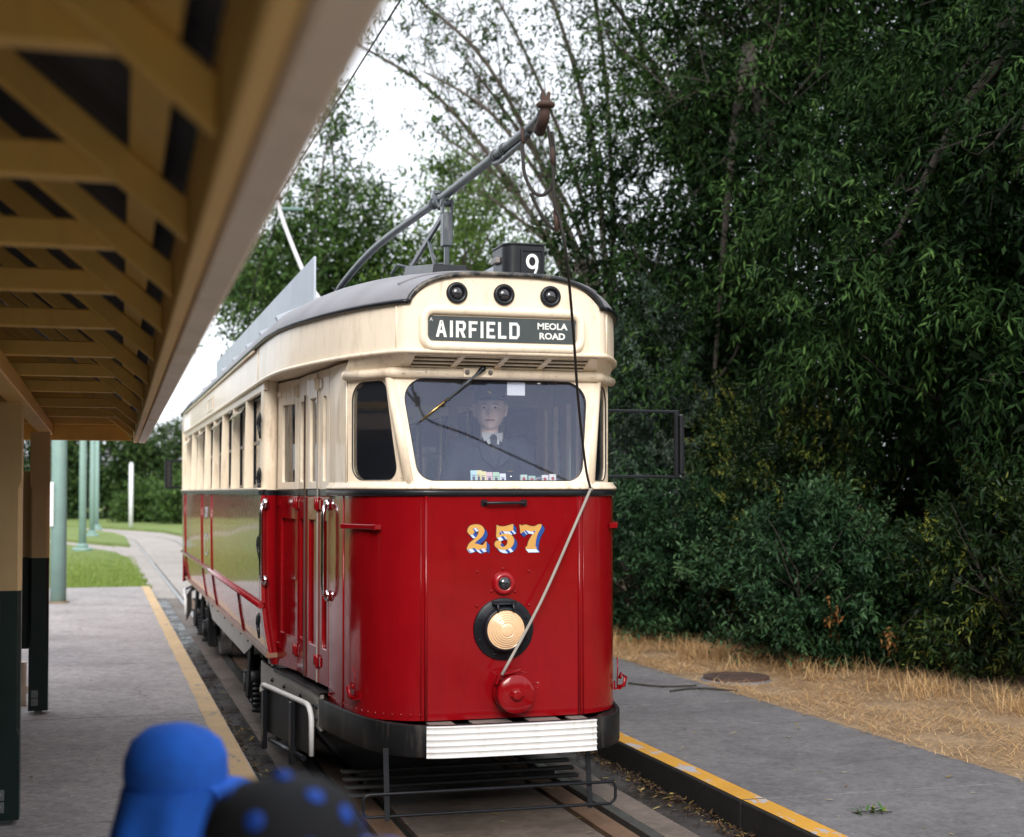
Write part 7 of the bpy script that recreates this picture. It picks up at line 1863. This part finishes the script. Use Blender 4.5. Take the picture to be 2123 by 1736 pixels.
# cap: crown, band, peak
mb = MB(); rows = []
for z, r, f in ((0.062, 0.097, 0), (0.092, 0.100, 0.004), (0.098, 0.112, 0.012), (0.116, 0.126, 0.02), (0.134, 0.120, 0.024), (0.145, 0.087, 0.02), (0.148, 0.03, 0.015)):
    rows.append([HT(r * 0.86 * math.cos(a), r * 1.02 * math.sin(a) + 0.006 - f * 0.3, z - f * math.sin(a) * 0.5 + 0.01) for a in [2 * math.pi * q / 28 for q in range(28)]])
mb.sheet(rows, True, closed=True); mb.add(rows[-1], [tuple(range(28))]); cap_ = mb.build('peaked_cap', 'navy', drv)
mb = MB(); rows = []
for t in np.linspace(-1.15, 1.15, 15):
    a = -math.pi / 2 + t; rows.append([HT(0.084 * math.cos(a), 0.096 * math.sin(a), 0.068), HT(0.092 * math.cos(a) * 1.02, 0.114 * math.sin(a) - 0.010 * math.cos(t), 0.060), HT(0.094 * math.cos(a), (0.118 + 0.014 * math.cos(t)) * math.sin(a), 0.050)])
mb.sheet(rows, True); mb.sheet([[p + Vector((0, 0, -0.004)) for p in r[::-1]] for r in rows], True); mb.build('cap_peak', 'tie', cap_)
mb = MB(); mb.ball(HT(0, -0.108, 0.094), 0.014, 0.006, 0.016, 10, 6); mb.build('cap_badge', 'brass', cap_)
for s in (-1, 1):
    mb = MB(); mb.ball(HT(s * 0.029, -0.0855, 0.008), 0.011, 0.006, 0.0055, 10, 7); mb.build('eye', 'eye', drv)
    mb = MB(); mb.tube([HT(s * 0.014, -0.094, 0.026), HT(s * 0.030, -0.094, 0.030), HT(s * 0.046, -0.083, 0.025)], 0.004, 6); mb.build('eyebrow', 'hair_grey', drv)
    mb = MB(); mb.ball(HT(s * 0.070, 0.03, 0.03), 0.014, 0.045, 0.035, 12, 8); mb.build('hair', 'hair_grey', drv)
mb = MB(); mb.tube([HT(-0.024, -0.0885, -0.0585), HT(0, -0.0985, -0.0575), HT(0.024, -0.0885, -0.0585)], 0.0030, 6); mb.build('mouth', 'lip', drv)
k = k / 1.13
mb = MB(); z0 = 1.46 * k
mb.prism([(-0.055, -0.075, z0 + 0.015), (0.055, -0.075, z0 + 0.015), (0.0, -0.128, z0 - 0.14)], (0, 0.02, 0.01)); sh3 = mb.build('shirt_front', 'shirt', drv)
for s in (-1, 1):
    mb = MB(); mb.prism([(s * 0.012, -0.092, z0 + 0.005), (s * 0.066, -0.062, z0 + 0.03), (s * 0.060, -0.070, z0 - 0.035)], (0, -0.008, 0)); mb.build('collar', 'shirt', drv)
    mb = MB(); mb.prism([(s * 0.068, -0.078, z0 + 0.00), (s * 0.095, -0.092, z0 - 0.06), (s * 0.085, -0.137, z0 - 0.13), (s * 0.004, -0.150, z0 - 0.20)], (0, -0.022, 0)); mb.build('lapel', 'navy', drv, 0.003, 1)
mb = MB(); mb.hexa([(-0.011, -0.146, z0 - 0.17), (0.011, -0.146, z0 - 0.17), (0.011, -0.138, z0 - 0.17), (-0.011, -0.138, z0 - 0.17), (-0.020, -0.104, z0 - 0.01), (0.020, -0.104, z0 - 0.01), (0.020, -0.092, z0 - 0.01), (-0.020, -0.092, z0 - 0.01)]); mb.ball((0, -0.101, z0 - 0.004), 0.021, 0.013, 0.018, 10, 7); mb.build('necktie', 'tie', drv)
for x, z in ((-0.085, 1.24), (0.005, 1.205), (0.092, 1.215)):
    mb = MB(); mb.ball((x, -0.160 if abs(x) > 0.05 else -0.167, z * k), 0.0075, 0.005, 0.0085, 10, 6); mb.build('button', 'chrome', drv)
mb = MB(); mb.box(0.066, 0.104, -0.163, -0.152, 1.245 * k, 1.252 * k); mb.build('medal_ribbon', 'brass', drv)

# ---- passengers glimpsed inside
p1, _, _ = person('seated passenger with brown hair seen dimly through the left quarter window', (TX - 0.66, TY + 3.50, 0.772), 0.0, 1.66, 'dark_cloth', 'denim', voxel=0.009, seated=True)
mb = MB(); hz_ = (1.655 * 1.66 / 1.75) - 0.45 * 1.66 / 1.75; mb.ball((0, 0.012, hz_), 0.088, 0.108, 0.10, 20, 14); mb.ball((0, 0.06, hz_ - 0.09), 0.08, 0.05, 0.10, 14, 10); mb.build('hair', 'hair_brown', p1)
p1.location.z = 0.772 + 0.0
p2, _, _ = person('seated passenger in a dark coat farther back inside the tram', (TX + 0.62, TY + 5.55, 0.772), 0.0, 1.70, 'navy', 'dark_cloth', voxel=0.010, seated=True)
mb = MB(); hz_ = (1.66 - 0.45) * 1.70 / 1.75; mb.ball((0, 0.012, hz_), 0.086, 0.106, 0.098, 20, 14); mb.build('hair', 'hair_grey', p2)

# ---- two children in hats on the platform, close to the camera
c1, hc1, k1 = person('child in a bright blue legionnaire sun hat on the platform, out of focus', (0.150, 2.95, PZ), R(112), 1.225, 'dark_cloth', 'denim', voxel=0.010)
def hat_rows(hc, k, spec, n=32):
    return [[(hc[0] + r * 0.90 * k * math.cos(2 * math.pi * q / n), hc[1] + (r * k) * math.sin(2 * math.pi * q / n) + 0.012 * k, hc[2] + (z + dz(2 * math.pi * q / n)) * k) for q in range(n)] for r, z, dz in spec]
zf = lambda a: 0.0
mb = MB(); rows = hat_rows(hc1, k1, [(0.138, -0.035, zf), (0.148, 0.02, zf), (0.146, 0.07, lambda a: 0.005 * math.sin(3 * a)), (0.128, 0.115, lambda a: 0.008 * math.sin(2 * a + 1)), (0.090, 0.146, lambda a: 0.006 * math.sin(2 * a + 1.3)), (0.045, 0.160, zf), (0.015, 0.163, zf)])
mb.sheet(rows, True, closed=True); mb.add(rows[-1], [tuple(range(32))]); h1 = mb.build('sun_hat', 'hat_blue', c1)
mb = MB(); rows = []
for t in np.linspace(-1.3, 1.3, 17):
    a = -math.pi / 2 + t; q = math.cos(t * 1.15)
    rows.append([(hc1[0] + 0.130 * k1 * math.cos(a), hc1[1] + 0.144 * k1 * math.sin(a) + 0.012 * k1, hc1[2] + 0.0 * k1), (hc1[0] + 0.140 * k1 * math.cos(a), hc1[1] + (0.165 + 0.045 * q) * k1 * math.sin(a), hc1[2] - 0.018 * k1), (hc1[0] + 0.144 * k1 * math.cos(a), hc1[1] + (0.175 + 0.09 * q) * k1 * math.sin(a), hc1[2] - 0.045 * k1)])
mb.shell(rows, lambda p, i, j: p + Vector((0, 0, -0.004))); mb.build('hat_peak', 'hat_blue', h1)
mb = MB(); rows = []
for t in np.linspace(-2.15, 2.15, 29):
    a = math.pi / 2 + t; w = 0.006 * math.sin(t * 6)
    rows.append([(hc1[0] + (0.106 * c_ + w * i_) * k1 * math.cos(a), hc1[1] + ((0.118 * c_ + w * i_) * math.sin(a) + 0.012 + i_ * 0.02) * k1, hc1[2] + z * k1) for i_, (c_, z) in enumerate(((1.28, -0.01), (1.24, -0.07), (1.24, -0.15), (1.50, -0.27)))])
mb.shell(rows, lambda p, i, j: p + Vector((0, 0, 0)) - (p - Vector((hc1[0], hc1[1], p.z))).normalized() * 0.004); mb.build('neck_flap', 'hat_blue', h1)

c2, hc2, k2 = person('child in a black cap with blue dots on the platform, nearest to the camera', (0.215, 1.78, PZ), R(112), 1.335, 'dark_cloth', 'denim', voxel=0.010)
spec = [(0.122, 0.020, zf), (0.132, 0.050, zf), (0.128, 0.09, zf), (0.110, 0.128, zf), (0.072, 0.152, zf), (0.015, 0.160, zf)]
mb = MB(); rows = hat_rows(hc2, k2, spec); mb.sheet(rows, True, closed=True); mb.add(rows[-1], [tuple(range(32))]); h2 = mb.build('cap', 'hat_black', c2)
mb = MB(); rows = []
for t in np.linspace(-1.05, 1.05, 15):
    a = -math.pi / 2 + t; q = math.cos(t * 1.4)
    rows.append([(hc2[0] + 0.110 * k2 * math.cos(a), hc2[1] + 0.122 * k2 * math.sin(a) + 0.012 * k2, hc2[2] + 0.036 * k2), (hc2[0] + 0.116 * k2 * math.cos(a), hc2[1] + (0.14 + 0.045 * q) * k2 * math.sin(a), hc2[2] + 0.034 * k2), (hc2[0] + 0.116 * k2 * math.cos(a), hc2[1] + (0.14 + 0.085 * q) * k2 * math.sin(a), hc2[2] + 0.020 * k2)])
mb.shell(rows, lambda p, i, j: p + Vector((0, 0, -0.004))); pk2 = mb.build('cap_peak', 'peak_grey', h2)
def dot(rr, ang, zz, par, r=0.012):
    rad = float(np.interp(zz, [s[1] for s in spec], [s[0] for s in spec]))
    sl = (float(np.interp(zz + 0.01, [s[1] for s in spec], [s[0] for s in spec])) - float(np.interp(zz - 0.01, [s[1] for s in spec], [s[0] for s in spec]))) / 0.02
    n = Vector((math.cos(ang), math.sin(ang), -sl)).normalized()
    p = Vector((hc2[0] + rad * 0.90 * k2 * math.cos(ang), hc2[1] + rad * k2 * math.sin(ang) + 0.012 * k2, hc2[2] + zz * k2)) + n * 0.0005
    mb = MB(); mb.lathe([(r, 0.0), (r * 0.9, 0.0016), (0, 0.0018)], p, n, 14); mb.build('dot', 'dot_blue', par)
for i, (ang, zz) in enumerate([(0.2, 0.07), (0.9, 0.11), (1.6, 0.065), (2.3, 0.115), (3.0, 0.07), (3.7, 0.11), (4.4, 0.075), (5.1, 0.112), (5.7, 0.06), (1.2, 0.14), (3.3, 0.142), (5.4, 0.143)]):
    dot(0, ang, zz, h2)
mb = MB(); mb.ball((hc2[0], hc2[1] + 0.012 * k2, hc2[2] + 0.161 * k2), 0.012, 0.012, 0.008, 12, 8); mb.build('cap_button', 'dot_blue', h2)
for t, q in ((-0.5, 0.6), (0.0, 0.75), (0.5, 0.6), (0.25, 0.3), (-0.3, 0.25)):
    a = -math.pi / 2 + t; y = (0.145 + 0.065 * q) * k2
    mb = MB(); mb.lathe([(0.011, 0), (0.01, 0.0014), (0, 0.0016)], (hc2[0] + 0.104 * k2 * math.cos(a), hc2[1] + y * math.sin(a), hc2[2] + (0.0352 - 0.006 * q) * k2), (0, -0.15, 1), 12); mb.build('dot', 'dot_blue', pk2)

# ---- tickets and boxes on the dash shelf
tick = [('pale blue', (0.42, 0.62, 0.66)), ('pale yellow', (0.70, 0.63, 0.30)), ('yellow', (0.72, 0.64, 0.33)), ('pink', (0.68, 0.48, 0.50)), ('pale green', (0.42, 0.60, 0.42)), ('white', (0.68, 0.70, 0.74))]
tx_ = [-0.143, -0.112, -0.088, -0.050, -0.012, 0.028]
for i, ((cn, cc), x) in enumerate(zip(tick, tx_)):
    M['ticket%d' % i] = plain('ticket_%s' % cn.replace(' ', '_'), cc, 0.7)
    lab = ['pale blue tram ticket, leftmost of the row behind the windscreen', 'pale yellow tram ticket half behind the yellow one', 'full yellow tram ticket, third of the windscreen row', 'pink tram ticket between the yellow and green ones', 'pale green tram ticket beside the pink one', 'white tram ticket at the right end of the row'][i]
    h = [0.085, 0.086, 0.080, 0.076, 0.076, 0.068][i]
    t_ = empty('tram_ticket', (TX + x, TY + 0.108 + 0.004 * (i % 2), 1.9152), 0, label=lab, cat='ticket', group='tickets behind the windscreen')
    mb = MB(); mb.hexa([(-0.018, 0, 0), (0.018, 0, 0), (0.018, 0.002, 0), (-0.018, 0.002, 0), (-0.018, 0.012, h), (0.018, 0.012, h), (0.018, 0.014, h), (-0.018, 0.014, h)]); mb.build('card', 'ticket%d' % i, t_)
    mb = MB()
    for (x0, x1, z0, z1) in ((-0.008, 0.008, 0.35, 0.6), (-0.012, 0.012, 0.66, 0.70), (-0.012, 0.012, 0.22, 0.25), (-0.012, 0.012, 0.12, 0.15)):
        mb.hexa([(x0, 0.012 * z0 - 0.0006, z0 * h), (x1, 0.012 * z0 - 0.0006, z0 * h), (x1, 0.012 * z0 + .0002, z0 * h), (x0, 0.012 * z0 + .0002, z0 * h), (x0, 0.012 * z1 - 0.0006, z1 * h), (x1, 0.012 * z1 - 0.0006, z1 * h), (x1, 0.012 * z1 + .0002, z1 * h), (x0, 0.012 * z1 + .0002, z1 * h)])
    mb.build('printing', 'peak_grey', t_)
bx = [('pale green', (0.48, 0.60, 0.52)), ('sea green', (0.36, 0.52, 0.46)), ('dark green', (0.10, 0.16, 0.15)), ('white', (0.72, 0.72, 0.70)), ('white', (0.74, 0.74, 0.72))]
bl_ = ['pale green ticket box, leftmost of the boxes behind the windscreen', 'sea green ticket box beside the ticket punch', 'dark green ticket box between the pale boxes', 'white ticket box with red stamp, second from the right', 'white ticket box with red stamp, rightmost and tallest']
M['stamp_red'] = plain('red_stamp', (0.40, 0.05, 0.05), 0.6)
for i, ((cn, cc), lab) in enumerate(zip(bx, bl_)):
    M['tbox%d' % i] = plain('ticket_box_%d' % i, cc, 0.7)
    h = (0.062, 0.056, 0.050, 0.060, 0.066)[i]
    t_ = empty('ticket_box', (TX + 0.150 + (0, 0.048, 0.082, 0.126, 0.172)[i], TY + 0.112, 1.9152), 0, label=lab, cat='box', group='ticket boxes behind the windscreen')
    w_ = 0.0155 if i == 2 else 0.020
    mb = MB(); mb.box(-w_, w_, 0, 0.018, 0, h); mb.build('carton', 'tbox%d' % i, t_, 0.001, 1)
    mb = MB(); mb.lathe([(0.010, 0), (0.009, 0.0006), (0, 0.0007)], (0, 0, h * 0.62), (0, -1, 0), 14); mb.build('stamp', 'stamp_red', t_)
pn = empty('ticket_punch', (TX + 0.20, TY + 0.09, 1.9152), 0, label='shiny metal ticket punch lying in front of the ticket boxes', cat='punch')
mb = MB(); mb.tube(catmull([(-0.05, 0, 0.028), (-0.01, 0, 0.026), (0.03, 0.004, 0.042), (0.055, 0.004, 0.040)], 4), 0.0045, 7); mb.build('upper_handle', 'chrome', pn)
mb = MB(); mb.tube(catmull([(-0.05, 0, 0.018), (-0.01, 0, 0.018), (0.03, 0.004, 0.006), (0.06, 0.004, 0.007)], 4), 0.0045, 7); mb.build('lower_handle', 'chrome', pn)
mb = MB(); mb.box(-0.06, -0.02, -0.006, 0.006, 0.012, 0.032); mb.build('jaw', 'chrome', pn, 0.003, 1)
